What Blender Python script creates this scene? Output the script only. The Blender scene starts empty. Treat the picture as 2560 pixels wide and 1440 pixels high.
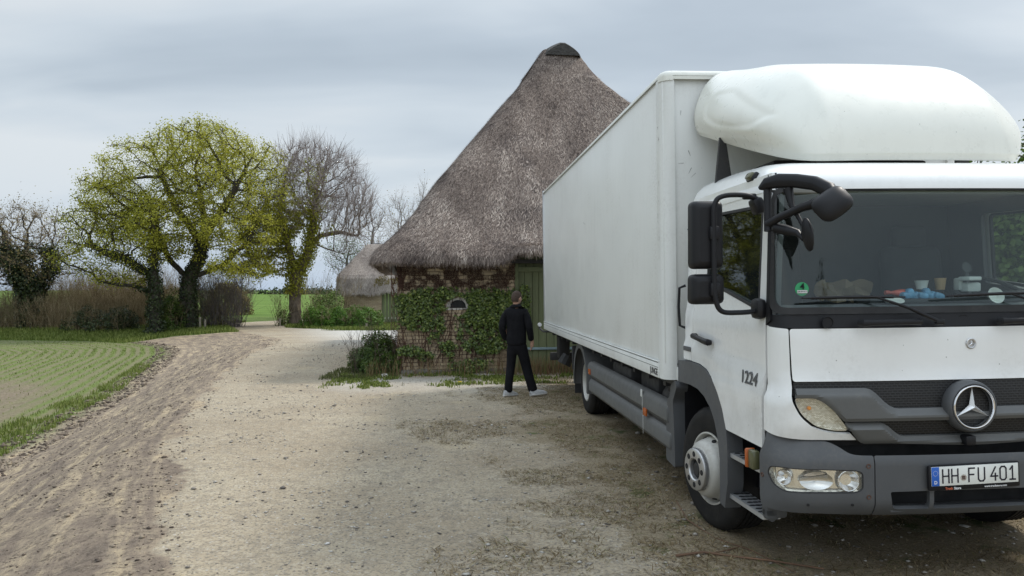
import bpy, bmesh, math, random
import numpy as np
from mathutils import Vector, Matrix, noise
from mathutils.geometry import delaunay_2d_cdt
PI = math.pi
R = math.radians
random.seed(7)
RNG = np.random.default_rng(7)
scene = bpy.context.scene
COL = scene.collection

# ---------------------------------------------------------------- materials
def nodes_of(m):
    m.use_nodes = True
    return m.node_tree.nodes, m.node_tree.links

class NT:
    """tiny node helper"""
    def __init__(s, tree):
        s.t = tree; s.n = tree.nodes; s.l = tree.links
    def add(s, typ, **kw):
        nd = s.n.new(typ)
        for k, v in kw.items():
            if k == 'ins':
                for a, b in v.items():
                    if hasattr(b, 'is_output') or isinstance(b, bpy.types.NodeSocket): s.l.new(b, nd.inputs[a])
                    else: nd.inputs[a].default_value = b
            else: setattr(nd, k, v)
        return nd
    def noise(s, vec, scale, detail=4, rough=.55, dist=0.):
        nd = s.add('ShaderNodeTexNoise', ins={'Scale': scale, 'Detail': detail, 'Roughness': rough, 'Distortion': dist})
        if vec is not None: s.l.new(vec, nd.inputs['Vector'])
        return nd.outputs['Fac']
    def ramp(s, fac, stops, interp='LINEAR'):
        nd = s.add('ShaderNodeValToRGB'); nd.color_ramp.interpolation = interp
        e = nd.color_ramp.elements
        while len(e) < len(stops): e.new(.5)
        for i, (p, c) in enumerate(stops):
            e[i].position = p
            e[i].color = c if len(c) == 4 else (*c, 1)
        s.l.new(fac, nd.inputs[0]); return nd.outputs['Color']
    def mix(s, fac, a, b, mode='MIX'):
        nd = s.add('ShaderNodeMix', data_type='RGBA', blend_type=mode)
        for sock, v in ((nd.inputs[0], fac), (nd.inputs[6], a), (nd.inputs[7], b)):
            if isinstance(v, bpy.types.NodeSocket): s.l.new(v, sock)
            elif isinstance(v, (int, float)): sock.default_value = v
            else: sock.default_value = (*v, 1) if len(v) == 3 else v
        return nd.outputs[2]
    def math(s, op, a, b=None, c=None, clamp=False):
        nd = s.add('ShaderNodeMath', operation=op, use_clamp=clamp)
        for i, v in enumerate((a, b, c)):
            if v is None: continue
            if isinstance(v, bpy.types.NodeSocket): s.l.new(v, nd.inputs[i])
            else: nd.inputs[i].default_value = v
        return nd.outputs[0]
    def attr(s, name):
        return s.add('ShaderNodeAttribute', attribute_name=name)
    def bump(s, h, strength=.3, dist=.01, normal=None):
        nd = s.add('ShaderNodeBump', ins={'Strength': strength, 'Distance': dist})
        s.l.new(h, nd.inputs['Height'])
        if normal is not None: s.l.new(normal, nd.inputs['Normal'])
        return nd.outputs['Normal']
    def smooth(s, v, a, b):
        nd = s.add('ShaderNodeMapRange', interpolation_type='SMOOTHSTEP', ins={1: a, 2: b})
        s.l.new(v, nd.inputs[0]); return nd.outputs[0]

MATS = {}
def newmat(name):
    m = bpy.data.materials.new(name); m.use_nodes = True
    t = NT(m.node_tree); t.n.clear()
    out = t.add('ShaderNodeOutputMaterial')
    bs = t.add('ShaderNodeBsdfPrincipled'); t.l.new(bs.outputs[0], out.inputs[0])
    MATS[name] = m
    return m, t, bs, out

def simple(name, col, rough=.5, metal=0., var=.12, vscale=3., bump=0., bscale=60., coat=0., spec=.5, dirt=0., dirtcol=(.25, .22, .18), bdist=.003):
    m, t, bs, out = newmat(name)
    tc = t.add('ShaderNodeTexCoord'); v = tc.outputs['Object']
    n = t.noise(v, vscale, 6)
    lo = tuple(max(0, c*(1-var)) for c in col); hi = tuple(min(1, c*(1+var)) for c in col)
    c = t.ramp(n, [(.3, lo), (.7, hi)])
    if dirt > 0:
        n2 = t.noise(v, 1.7, 8, .7); n3 = t.noise(v, 45., 3, .6)
        f = t.math('MULTIPLY', t.smooth(n2, .45, .75), t.smooth(n3, .35, .8))
        f = t.math('MULTIPLY', f, dirt)
        c = t.mix(f, c, dirtcol)
    t.l.new(c, bs.inputs['Base Color'])
    bs.inputs['Roughness'].default_value = rough
    bs.inputs['Metallic'].default_value = metal
    bs.inputs['Specular IOR Level'].default_value = spec
    if rough > .12:
        rr = t.ramp(t.noise(v, vscale*4, 4), [(.3, (rough*.85,)*3), (.7, (min(1, rough*1.15),)*3)])
        t.l.new(rr, bs.inputs['Roughness'])
    bs.inputs['Coat Weight'].default_value = coat
    bs.inputs['Coat Roughness'].default_value = .08
    if bump: t.l.new(t.bump(t.noise(v, bscale, 4), bump, bdist), bs.inputs['Normal'])
    return m

# ---------------------------------------------------------------- mesh helpers
class MB:
    def __init__(s): s.v = []; s.f = []; s.attr = []
    def add(s, vs, fs):
        o = len(s.v); s.v += [tuple(p) for p in vs]; s.f += [tuple(i+o for i in f) for f in fs]; return s
    def box(s, c, d, bev=0., rot=None, seg=2):
        bm = bmesh.new(); bmesh.ops.create_cube(bm, size=1)
        bmesh.ops.scale(bm, vec=d, verts=bm.verts)
        if bev: bmesh.ops.bevel(bm, geom=bm.edges[:], offset=bev, segments=seg, affect='EDGES', profile=.5)
        M = Matrix.Translation(c)
        if rot is not None: M = M @ rot.to_4x4()
        bm.transform(M); bm.verts.index_update()
        s.add([v.co for v in bm.verts], [[v.index for v in f.verts] for f in bm.faces]); bm.free(); return s
    def tube(s, pts, r, seg=10, cap=True, closed=False):
        pts = [Vector(p) for p in pts]; n = len(pts)
        rs = r if isinstance(r, (list, tuple)) else [r]*n
        vs = []; up = None
        for i, p in enumerate(pts):
            if closed: d = pts[(i+1) % n]-pts[i-1]
            else: d = pts[min(i+1, n-1)]-pts[max(i-1, 0)]
            d.normalize()
            if up is None:
                up = Vector((0, 0, 1)) if abs(d.z) < .9 else Vector((1, 0, 0))
            a = d.cross(up).normalized(); b = a.cross(d).normalized(); up = b
            for k in range(seg):
                t = 2*PI*k/seg; vs.append(p+(a*math.cos(t)+b*math.sin(t))*rs[i])
        fs = []
        m = n if closed else n-1
        for i in range(m):
            for k in range(seg):
                a0 = i*seg+k; b0 = i*seg+(k+1) % seg; j = (i+1) % n
                fs.append((a0, b0, j*seg+(k+1) % seg, j*seg+k))
        if cap and not closed: fs += [tuple(range(seg))[::-1], tuple((n-1)*seg+k for k in range(seg))]
        return s.add(vs, fs)
    def lathe(s, prof, seg=32, M=None, closed=False):
        """prof [(r, a)] around local X axis -> (a, r cos, r sin)"""
        vs = []; n = len(prof)
        for (r, a) in prof:
            for k in range(seg):
                t = 2*PI*k/seg; vs.append(Vector((a, r*math.cos(t), r*math.sin(t))))
        if M is not None: vs = [M @ v for v in vs]
        fs = []
        for i in range(n if closed else n-1):
            j = (i+1) % n
            for k in range(seg):
                q = (k+1) % seg; fs.append((i*seg+k, i*seg+q, j*seg+q, j*seg+k))
        return s.add(vs, fs)
    def prism(s, poly, fn, a, b):
        """poly 2d; fn(u,v,w)"""
        n = len(poly)
        vs = [fn(u, v, a) for u, v in poly]+[fn(u, v, b) for u, v in poly]
        fs = [tuple(range(n)), tuple(range(2*n-1, n-1, -1))]+[(i, i+n, (i+1) % n+n, (i+1) % n) for i in range(n)]
        return s.add(vs, fs)
    def grid(s, P):
        nu = len(P); nv = len(P[0]); vs = [p for r in P for p in r]
        fs = [(i*nv+j, (i+1)*nv+j, (i+1)*nv+j+1, i*nv+j+1) for i in range(nu-1) for j in range(nv-1)]
        return s.add(vs, fs)
    def build(s, name, mat, parent=None, smooth=True, ang=35, fixn=True):
        me = bpy.data.meshes.new(name); me.from_pydata(s.v, [], s.f); me.update()
        if fixn:
            bm = bmesh.new(); bm.from_mesh(me); bmesh.ops.recalc_face_normals(bm, faces=bm.faces); bm.to_mesh(me); bm.free()
        if smooth:
            me.shade_smooth(); me.set_sharp_from_angle(angle=R(ang))
        if mat is not None: me.materials.append(MATS[mat] if isinstance(mat, str) else mat)
        o = bpy.data.objects.new(name, me); COL.objects.link(o)
        if parent is not None: o.parent = parent
        return o

def tag(o, label=None, cat=None, group=None, kind=None):
    if label: o['label'] = label
    if cat: o['category'] = cat
    if group: o['group'] = group
    if kind: o['kind'] = kind
    return o
def empty(name, loc=(0, 0, 0), rot=(0, 0, 0)):
    o = bpy.data.objects.new(name, None); COL.objects.link(o); o.location = loc; o.rotation_euler = rot
    o.empty_display_size = .2
    return o
def fast_mesh(name, V, F, mat, parent=None, attrs=None, smooth=False):
    """V (n,3) float, F (m,k) int same size faces"""
    V = np.asarray(V, dtype=np.float32); F = np.asarray(F, dtype=np.int32)
    me = bpy.data.meshes.new(name)
    me.vertices.add(len(V)); me.vertices.foreach_set('co', V.ravel())
    k = F.shape[1]
    me.loops.add(F.size); me.loops.foreach_set('vertex_index', F.ravel())
    me.polygons.add(len(F)); me.polygons.foreach_set('loop_start', np.arange(0, F.size, k, dtype=np.int32))
    me.polygons.foreach_set('loop_total', np.full(len(F), k, dtype=np.int32))
    if smooth: me.polygons.foreach_set('use_smooth', np.ones(len(F), dtype=bool))
    me.update(calc_edges=True); me.validate()
    for nm, (dom, arr) in (attrs or {}).items():
        a = me.attributes.new(nm, 'FLOAT', dom); a.data.foreach_set('value', np.asarray(arr, dtype=np.float32))
    me.materials.append(MATS[mat])
    o = bpy.data.objects.new(name, me); COL.objects.link(o)
    if parent is not None: o.parent = parent
    return o

def rpoly(pts, r, n=6):
    """round the corners of a closed polygon. r: number or list"""
    out = []; N = len(pts)
    for i in range(N):
        p = Vector(pts[i]); a = Vector(pts[i-1]); b = Vector(pts[(i+1) % N])
        rr = r[i] if isinstance(r, (list, tuple)) else r
        if rr <= 0: out.append(tuple(p)); continue
        da = (a-p); db = (b-p); L = min(rr, da.length*.49, db.length*.49)
        p0 = p+da.normalized()*L; p1 = p+db.normalized()*L
        for k in range(n+1):
            t = k/n; out.append(tuple(p0*(1-t)**2+p*2*t*(1-t)+p1*t*t))
    return out
def densify(poly, step, closed=True):
    out = []; N = len(poly)
    for i in range(N if closed else N-1):
        a = Vector(poly[i]); b = Vector(poly[(i+1) % N]); k = max(1, int(math.ceil((b-a).length/step)))
        for j in range(k): out.append(tuple(a.lerp(b, j/k)))
    if not closed: out.append(tuple(poly[-1]))
    return out
def inpoly(P, poly):
    P = np.asarray(P, dtype=float); poly = np.asarray(poly, dtype=float)
    x, y = P[:, 0], P[:, 1]; ins = np.zeros(len(P), bool)
    xj, yj = poly[-1]
    for xi, yi in poly:
        c = ((yi > y) != (yj > y))
        with np.errstate(divide='ignore', invalid='ignore'):
            ins ^= c & (x < (xj-xi)*(y-yi)/((yj-yi) if yj != yi else 1e-12)+xi)
        xj, yj = xi, yi
    return ins
def dist_poly(P, poly, closed=True):
    P = np.asarray(P, dtype=float); poly = np.asarray(poly, dtype=float)
    d = np.full(len(P), 1e9); N = len(poly)
    for i in range(N if closed else N-1):
        a = poly[i]; b = poly[(i+1) % N]; ab = b-a; L = (ab**2).sum()+1e-12
        t = np.clip(((P-a)@ab)/L, 0, 1); q = a+t[:, None]*ab
        d = np.minimum(d, np.hypot(*(P-q).T))
    return d
def panel(mb, outline, fn, thick=.012, holes=(), step=.06, inside=(0, 1., 1.2), sheet=False):
    """curved sheet: outline/holes in 2d, fn(u,v)->3d, thickness along -normal (inwards)"""
    outline = densify(outline, step); holes = [densify(h, step) for h in holes]
    ring = [outline]+holes
    pts = []; edges = []
    for rg in ring:
        o = len(pts); pts += rg; edges += [(o+i, o+(i+1) % len(rg)) for i in range(len(rg))]
    xs = [p[0] for p in outline]; ys = [p[1] for p in outline]
    gx = np.arange(min(xs)+step/2, max(xs), step); gy = np.arange(min(ys)+step/2, max(ys), step)
    if len(gx) and len(gy):
        G = np.array([(a, b) for a in gx for b in gy])
        ok = inpoly(G, outline) & (dist_poly(G, outline) > step*.35)
        for h in holes: ok &= ~inpoly(G, h) & (dist_poly(G, h) > step*.35)
        pts += [tuple(g) for g in G[ok]]
    res = delaunay_2d_cdt([Vector(p) for p in pts], edges, [], 0, 1e-5)
    V2 = [tuple(v) for v in res[0]]; T = res[2]
    cen = np.array([[sum(V2[i][0] for i in t)/3, sum(V2[i][1] for i in t)/3] for t in T])
    ok = inpoly(cen, outline)
    for h in holes: ok &= ~inpoly(cen, h)
    T = [t for t, k in zip(T, ok) if k]
    e = 1e-3; F3 = []; B3 = []
    for (u, v) in V2:
        p = Vector(fn(u, v)); du = Vector(fn(u+e, v))-Vector(fn(u-e, v)); dv = Vector(fn(u, v+e))-Vector(fn(u, v-e))
        n = du.cross(dv); n.normalize() if n.length > 0 else None
        if inside is not None and n.dot(p-Vector(inside)) < 0: n = -n
        F3.append(p); B3.append(p-n*thick)
    nV = len(V2); cnt = {}
    if sheet: mb.add(F3, [tuple(t) for t in T]); return mb
    for t in T:
        for i in range(3):
            k = (t[i], t[(i+1) % 3]); cnt[k] = cnt.get(k, 0)+1
    bd = [k for k in cnt if (k[1], k[0]) not in cnt]
    mb.add(F3+B3, [tuple(t) for t in T]+[tuple(i+nV for i in t[::-1]) for t in T]+[(a, a+nV, b+nV, b) for a, b in bd])
    return mb
def interp(x, tab):
    if x <= tab[0][0]: return tab[0][1]
    for (a, b), (c, d) in zip(tab, tab[1:]):
        if x <= c: return b+(d-b)*(x-a)/(c-a)
    return tab[-1][1]
def sm(x, a, b):
    t = min(1, max(0, (x-a)/(b-a))); return t*t*(3-2*t)
def text_mb(txt, size, bold=0., extrude=.002, spacing=1.):
    cu = bpy.data.curves.new('lettering', 'FONT'); cu.body = txt; cu.size = size; cu.extrude = extrude; cu.offset = bold; cu.space_character = spacing
    cu.align_x = 'CENTER'; cu.align_y = 'CENTER'; cu.resolution_u = 3
    o = bpy.data.objects.new('lettering', cu); COL.objects.link(o)
    dg = bpy.context.evaluated_depsgraph_get(); me = bpy.data.meshes.new_from_object(o.evaluated_get(dg))
    vs = [v.co.copy() for v in me.vertices]; fs = [tuple(p.vertices) for p in me.polygons]
    bpy.data.objects.remove(o); bpy.data.meshes.remove(me)
    return vs, fs
# ================================================================ TRUCK
simple('white_paint', (.82, .825, .81), .22, var=.02, coat=.4, dirt=.35, dirtcol=(.42, .40, .36))
simple('cream_paint', (.75, .75, .68), .3, var=.02, coat=.25, dirt=.35, dirtcol=(.45, .43, .38))
simple('box_white', (.74, .75, .725), .42, var=.03, vscale=1.2, coat=.05, dirt=.5, dirtcol=(.42, .40, .36))
simple('grey_plastic', (.080, .083, .087), .55, var=.1, bump=.25, bscale=500, dirt=.5, dirtcol=(.17, .155, .135), bdist=.001)
simple('grey_plastic_light', (.105, .107, .105), .5, var=.1, bump=.2, bscale=500, dirt=.4, dirtcol=(.2, .185, .16), bdist=.001)
simple('black_plastic', (.012, .012, .014), .45, var=.15, bump=.15, bscale=400, bdist=.001, spec=.28)
simple('black_rubber', (.022, .022, .023), .7, var=.2, dirt=.5, dirtcol=(.09, .08, .07))
simple('dark_void', (.008, .008, .009), .8)
simple('chassis_dark', (.025, .024, .024), .65, dirt=.8, dirtcol=(.10, .085, .07))
simple('chrome', (.75, .75, .76), .12, metal=1., var=.04)
simple('rim_paint', (.50, .49, .45), .45, metal=.2, var=.08, dirt=.8, dirtcol=(.22, .18, .13))
simple('hub_metal', (.58, .58, .58), .3, metal=.8, var=.2, dirt=.7, dirtcol=(.12, .10, .08))
simple('aluminium', (.55, .56, .57), .4, metal=.7, var=.1, dirt=.5)
simple('orange_lens', (.42, .10, .02), .25, var=.1)
simple('olive_lens', (.10, .10, .05), .2)
simple('interior_grey', (.10, .105, .11), .7, var=.1)
simple('interior_dark', (.035, .037, .04), .8, var=.15)
simple('interior_light', (.25, .26, .25), .6)
simple('bolt_rust', (.10, .05, .035), .6)
simple('plate_white', (.75, .76, .72), .35)
simple('plate_blue', (.02, .12, .50), .35)
simple('text_dark', (.015, .013, .025), .5)
simple('text_red', (.55, .13, .06), .5)
simple('text_white', (.75, .75, .75), .5)
simple('sticker_green', (.03, .33, .13), .4)
simple('amber_bulb', (.8, .30, .05), .3)

def weather(name, streak=.25, specks=.5, scol=(.30, .28, .24)):
    m = MATS[name]; t = NT(m.node_tree); bs = [n for n in t.n if n.type == 'BSDF_PRINCIPLED'][0]
    src = bs.inputs['Base Color'].links[0].from_socket
    tc = t.add('ShaderNodeTexCoord'); v = tc.outputs['Object']
    mp = t.add('ShaderNodeMapping', ins={'Scale': (7, 7, .35)}); t.l.new(v, mp.inputs[0])
    s1 = t.math('MULTIPLY', t.smooth(t.noise(mp.outputs[0], 1.6, 6, .65), .48, .78), t.smooth(t.noise(v, .9, 4, .5), .35, .65))
    c = t.mix(t.math('MULTIPLY', s1, streak), src, scol)
    vo = t.add('ShaderNodeTexVoronoi', ins={'Scale': 14., 'Randomness': 1.}); t.l.new(v, vo.inputs['Vector'])
    sp = t.math('MULTIPLY', t.math('LESS_THAN', vo.outputs['Distance'], .055), t.math('GREATER_THAN', t.noise(v, 5, 2), .54))
    c = t.mix(t.math('MULTIPLY', sp, specks), c, (.12, .11, .09))
    sz = t.add('ShaderNodeSeparateXYZ'); t.l.new(v, sz.inputs[0])
    low = t.math('MULTIPLY', t.smooth(sz.outputs['Z'], 1.55, .85), t.math('MULTIPLY', t.smooth(t.noise(v, 3.5, 6, .7), .35, .75), .26))
    c = t.mix(low, c, (.33, .29, .23))
    t.l.new(c, bs.inputs['Base Color'])
weather('white_paint', .08, .6); weather('cream_paint', .22, .6); weather('box_white', .13, .25)
m, t, bs, out = newmat('tyre_rubber')
tc = t.add('ShaderNodeTexCoord'); v = tc.outputs['Object']
n = t.noise(v, 6, 6); c = t.ramp(n, [(.3, (.012, .012, .012)), (.75, (.026, .024, .022))])
n2 = t.smooth(t.noise(v, 2.5, 6, .7), .5, .8); c = t.mix(t.math('MULTIPLY', n2, .4), c, (.07, .06, .05))
t.l.new(c, bs.inputs['Base Color']); bs.inputs['Roughness'].default_value = .75; bs.inputs['Specular IOR Level'].default_value = .2
t.l.new(t.bump(t.noise(v, 90, 4), .2, .002), bs.inputs['Normal'])

def glassmat(name, tint, base_refl, trans_tint):
    m, t, bs, out = newmat(name); t.n.remove(bs)
    lw = t.add('ShaderNodeLayerWeight', ins={'Blend': .5})
    f = t.math('MULTIPLY_ADD', t.math('POWER', lw.outputs['Facing'], 5.), 1-base_refl, base_refl, clamp=True)
    g = t.add('ShaderNodeBsdfGlossy', ins={'Color': (*tint, 1), 'Roughness': .02})
    tr = t.add('ShaderNodeBsdfTransparent', ins={'Color': (*trans_tint, 1)})
    mx = t.add('ShaderNodeMixShader'); t.l.new(f, mx.inputs[0]); t.l.new(tr.outputs[0], mx.inputs[1]); t.l.new(g.outputs[0], mx.inputs[2])
    # dust film on the glass
    tc = t.add('ShaderNodeTexCoord'); nn = t.smooth(t.noise(tc.outputs['Object'], 3, 8, .7), .3, .9)
    spots = t.smooth(t.noise(tc.outputs['Object'], 160, 1, .4), .76, .82)
    fac = t.math('ADD', t.math('MULTIPLY', nn, .012), t.math('MULTIPLY', spots, .25), clamp=True)
    df = t.add('ShaderNodeBsdfDiffuse', ins={'Color': (.5, .52, .5, 1)})
    m2 = t.add('ShaderNodeMixShader'); t.l.new(fac, m2.inputs[0]); t.l.new(mx.outputs[0], m2.inputs[1]); t.l.new(df.outputs[0], m2.inputs[2])
    t.l.new(m2.outputs[0], out.inputs[0]); return m
glassmat('windscreen_glass', (.85, .93, .93), .058, (.78, .86, .83))
glassmat('side_glass', (.8, .85, .85), .07, (.62, .68, .66))
glassmat('lamp_glass', (1, 1, 1), .07, (.93, .93, .9))

# headlamp reflector / ribbed lens
m, t, bs, out = newmat('reflector')
tc = t.add('ShaderNodeTexCoord'); w = t.add('ShaderNodeTexWave', wave_type='BANDS', bands_direction='X', ins={'Scale': 7., 'Distortion': .4}); t.l.new(tc.outputs['Object'], w.inputs['Vector'])
bs.inputs['Metallic'].default_value = .85; bs.inputs['Roughness'].default_value = .16; bs.inputs['Base Color'].default_value = (.93, .92, .88, 1)
t.l.new(t.bump(w.outputs['Fac'], .35, .004), bs.inputs['Normal'])
m, t, bs, out = newmat('indicator_reflector')
tc = t.add('ShaderNodeTexCoord'); br = t.add('ShaderNodeTexBrick', ins={'Scale': 40., 'Mortar Size': .025, 'Color1': (.95, .93, .84, 1), 'Color2': (.62, .58, .48, 1), 'Mortar': (.36, .32, .24, 1)})
mp = t.add('ShaderNodeMapping', ins={'Rotation': (R(90), 0, 0)}); t.l.new(tc.outputs['Object'], mp.inputs[0]); t.l.new(mp.outputs[0], br.inputs['Vector'])
t.l.new(br.outputs['Color'], bs.inputs['Base Color']); bs.inputs['Metallic'].default_value = .15; bs.inputs['Roughness'].default_value = .22
t.l.new(t.bump(br.outputs['Fac'], .4, .003), bs.inputs['Normal'])

# honeycomb grille
m, t, bs, out = newmat('grille_mesh')
tc = t.add('ShaderNodeTexCoord'); mp = t.add('ShaderNodeMapping', ins={'Rotation': (R(90), 0, 0)}); t.l.new(tc.outputs['Object'], mp.inputs[0])
br = t.add('ShaderNodeTexBrick', ins={'Scale': 26., 'Mortar Size': .11, 'Mortar Smooth': .4, 'Brick Width': .8, 'Row Height': .38, 'Color1': (.004, .004, .004, 1), 'Color2': (.006, .006, .006, 1), 'Mortar': (.024, .024, .025, 1)})
t.l.new(mp.outputs[0], br.inputs['Vector']); t.l.new(br.outputs['Color'], bs.inputs['Base Color']); bs.inputs['Roughness'].default_value = .5
t.l.new(t.bump(br.outputs['Fac'], 1., .006), bs.inputs['Normal'])

TW = (2.585, 5.666, .014); TR = (0, -.012, R(4.8))
truck = empty('box_truck', TW); truck.rotation_euler = TR; truck.rotation_mode = 'XYZ'
# rotation order: Rz * Ry  (XYZ euler = Rz Ry Rx) fits
tag(truck, 'white box truck with grey bumper and roof fairing parked beside the thatched barn', 'truck')

WT = [(.8, 1.165), (1.1, 1.165), (1.16, 1.15), (1.5, 1.15), (2.42, 1.10), (2.6, 1.09)]
YF = [(.85, -1.25), (.95, -1.285), (1.12, -1.285), (1.2, -1.275), (1.245, -1.262), (1.5, -1.255), (1.6, -1.235), (2.34, -1.10), (2.45, -1.03)]
YS = [(.8, -1.06), (1.5, -1.06), (2.45, -1.02)]
RX = .12; CA = .2
def S(u, z, off=0.):
    """cab outer skin; u>0 is the near (photo left) side"""
    sg = 1 if u >= 0 else -1; a = abs(u); w = interp(z, WT); yf = interp(z, YF); ys = interp(z, YS)
    U0 = 1.15-RX
    if a <= U0:
        x = a/U0*(w-RX); y = yf+.055*(a/U0)**2.5; n = (0, -1)
    elif a <= U0+CA:
        th = (a-U0)/CA*PI/2; y0 = yf+.055
        x = w-RX+RX*math.sin(th); y = ys-(ys-y0)*math.cos(th); n = (math.sin(th), -math.cos(th))
    else:
        x = w; y = ys+(a-U0-CA); n = (1, 0)
    return (-sg*(x+n[0]*off), y+n[1]*off, z)
UD = 1.03+.2  # u at side start
def part(name, mat, fnbuild, par=truck, **kw):
    mb = MB(); fnbuild(mb); return mb.build(name, mat, par, **kw)
def mir(poly): return [(-u, z) for u, z in poly][::-1]

# glass + surround
ws = rpoly([(-1.165, 1.635), (1.165, 1.635), (1.145, 2.325), (-1.145, 2.325)], [.09, .09, .10, .10], 8)
wo = rpoly([(-1.205, 1.595), (1.205, 1.595), (1.18, 2.355), (-1.18, 2.355)], [.11, .11, .13, .13], 8)
windscreen = part('windscreen', 'windscreen_glass', lambda b: panel(b, wo, lambda u, z: S(u, z, -.012), .004, step=.08, sheet=True), fixn=False)
part('windscreen_seal', 'black_rubber', lambda b: panel(b, wo, lambda u, z: S(u, z, .004), .014, [ws], step=.06))
# black inner band at foot and head of the glass
def cowl(b):
    panel(b, rpoly([(-1.225, 1.517), (1.225, 1.517), (1.215, 1.592), (-1.215, 1.592)], .015), lambda u, z: S(u, z, -.004), .02, step=.06)
part('cowl_panel', 'black_plastic', cowl)
def apillar(b):
    for sg in (1, -1):
        o = [(1.185, 1.56), (1.228, 1.53), (1.228, 2.38), (1.155, 2.40), (1.175, 2.3), (1.2, 1.7)]
        if sg < 0: o = mir(o)
        panel(b, o, lambda u, z: S(u, z, .006), .02, step=.05)
part('pillar_trim', 'black_plastic', apillar)
def pillar_back(b):
    for sg in (1, -1):
        o = [(1.16, 1.56), (1.24, 1.50), (1.24, 2.44), (1.13, 2.44)]
        if sg < 0: o = mir(o)
        panel(b, o, lambda u, z: S(u, z, -.012), .03, step=.05)
part('pillar', 'interior_grey', pillar_back)
# bonnet
bonnet = part('bonnet', 'white_paint', lambda b: panel(b, rpoly([(-1.062, 1.21), (1.062, 1.21), (1.072, 1.512), (-1.072, 1.512)], .018), lambda u, z: S(u, z, .0), .02, step=.05))
def small_badge(b):
    M = Matrix.Translation((-.012, -1.268, 1.415)) @ Matrix.Rotation(-PI/2, 4, 'Z')
    b.lathe([(.0001, -.001), (.020, -.001), (.020, .004), (.027, .006), (.031, .003), (.031, -.003)], 24, Matrix.Translation((-.012, -1.26, 1.415)) @ Matrix.Rotation(-PI/2, 4, 'Z'))
part('badge', 'hub_metal', small_badge, bonnet)
def star3(b, c, r, depth, k=.13):
    cx, cy, cz = c
    vs = [(cx, cy-depth, cz), (cx, cy, cz)]
    for i in range(3):
        a = PI/2+i*2*PI/3
        vs.append((cx+r*math.cos(a), cy-.002, cz+r*math.sin(a)))
        vs.append((cx+r*k*math.cos(a+PI/3), cy, cz+r*k*math.sin(a+PI/3)))
    fs = []
    for i in range(6): fs.append((0, 2+i, 2+(i+1) % 6))
    b.add(vs, fs)
part('star_emblem', 'chrome', lambda b: star3(b, (-.012, -1.267, 1.415), .024, .005), bonnet, smooth=False, fixn=False)
# black shadow gap backing behind bonnet edges and grille
def backing(b):
    panel(b, [(-1.09, .83), (1.09, .83), (1.1, 1.53), (-1.1, 1.53)], lambda u, z: S(u, z, -.035), .01, step=.08)
part('front_backing', 'dark_void', backing)
# corner panels
ind = rpoly([(1.046, 1.122), (.95, 1.12), (.865, 1.085), (.80, 1.01), (.742, .925), (.83, .928), (.93, .955), (1.005, 1.02), (1.035, 1.08)], .03, 4)
cornr = rpoly([(1.078, 1.512), (1.071, 1.13), (1.052, 1.075), (1.018, 1.01), (.94, .942), (.835, .914), (.733, .910), (.695, .872), (1.0, .876), (1.15, .895), (UD-.008, .915), (UD-.008, 1.53), (1.20, 1.522)], [.01, .01, .03, .04, .04, .04, 0, .005, .05, .05, 0, 0, .02], 4)
for sg in (1, -1):
    nm = 'corner_panel'
    o = cornr if sg > 0 else mir(cornr); i2 = ind if sg > 0 else mir(ind)
    part(nm, 'white_paint', lambda b: panel(b, o, lambda u, z: S(u, z, .012*sm(z, 1.17, 1.10)), .02, step=.04))
    tl = part('indicator', 'lamp_glass', lambda b: panel(b, i2, lambda u, z: S(u, z, .008), .004, step=.04, sheet=True), fixn=False)
    part('indicator_housing', 'indicator_reflector', lambda b: panel(b, i2, lambda u, z: S(u, z, -.018+.016*(1 if dist_poly([(abs(u), z)], ind)[0] < .012 else 0)), .006, step=.02), tl)
    def bulb(b):
        bm = bmesh.new(); bmesh.ops.create_icosphere(bm, subdivisions=2, radius=.018); p = S(sg*.965, 1.06, -.002)
        bm.transform(Matrix.Translation(p) @ Matrix.Scale(.7, 4)); b.add([v.co for v in bm.verts], [[v.index for v in f.verts] for f in bm.faces]); bm.free()
    part('bulb', 'amber_bulb', bulb, tl)

# grille: mesh backing + two slats
part('grille', 'grille_mesh', lambda b: panel(b, [(-.68, .86), (.68, .86), (.735, .93), (.79, 1.015), (.86, 1.092), (.95, 1.127), (1.06, 1.13), (1.06, 1.205), (-1.06, 1.205), (-1.06, 1.13), (-.95, 1.127), (-.86, 1.092), (-.79, 1.015), (-.735, .93)], lambda u, z: S(u, z, -.012), .01, step=.06))
def slat(ztop, zbot, ucut, name):
    N = 70
    us = [ucut*(-1+2*i/N) for i in range(N+1)]
    top = [(u, ztop(abs(u))) for u in us]; bot = [(u, zbot(abs(u))) for u in us]
    TC = [(ucut*k/60, ztop(ucut*k/60)) for k in range(61)]
    def f(u, z):
        d = dist_poly([(abs(u), z)], TC, False)[0]
        o = .004+.036*sm(d, 0, .038)
        zb = zbot(abs(u)); o -= .012*sm(zb+.02-z, 0, .02)
        return S(u, z, o)
    part(name, 'grey_plastic_light', lambda b: panel(b, bot+top[::-1], f, .03, step=.0125))
slat(lambda a: 1.052+.120*sm(a, .47, .66), lambda a: .985+(0 if a < .78 else .135*math.sin(min(1, (a-.78)/.19)*PI/2)), 1.052, 'grille_slat')
slat(lambda a: .888+.088*sm(a, .42, .58), lambda a: .832+.02*sm(a, 0, .6)+(0 if a < .66 else .115*((a-.66)/.105)**1.6), .765, 'grille_slat')
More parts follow.
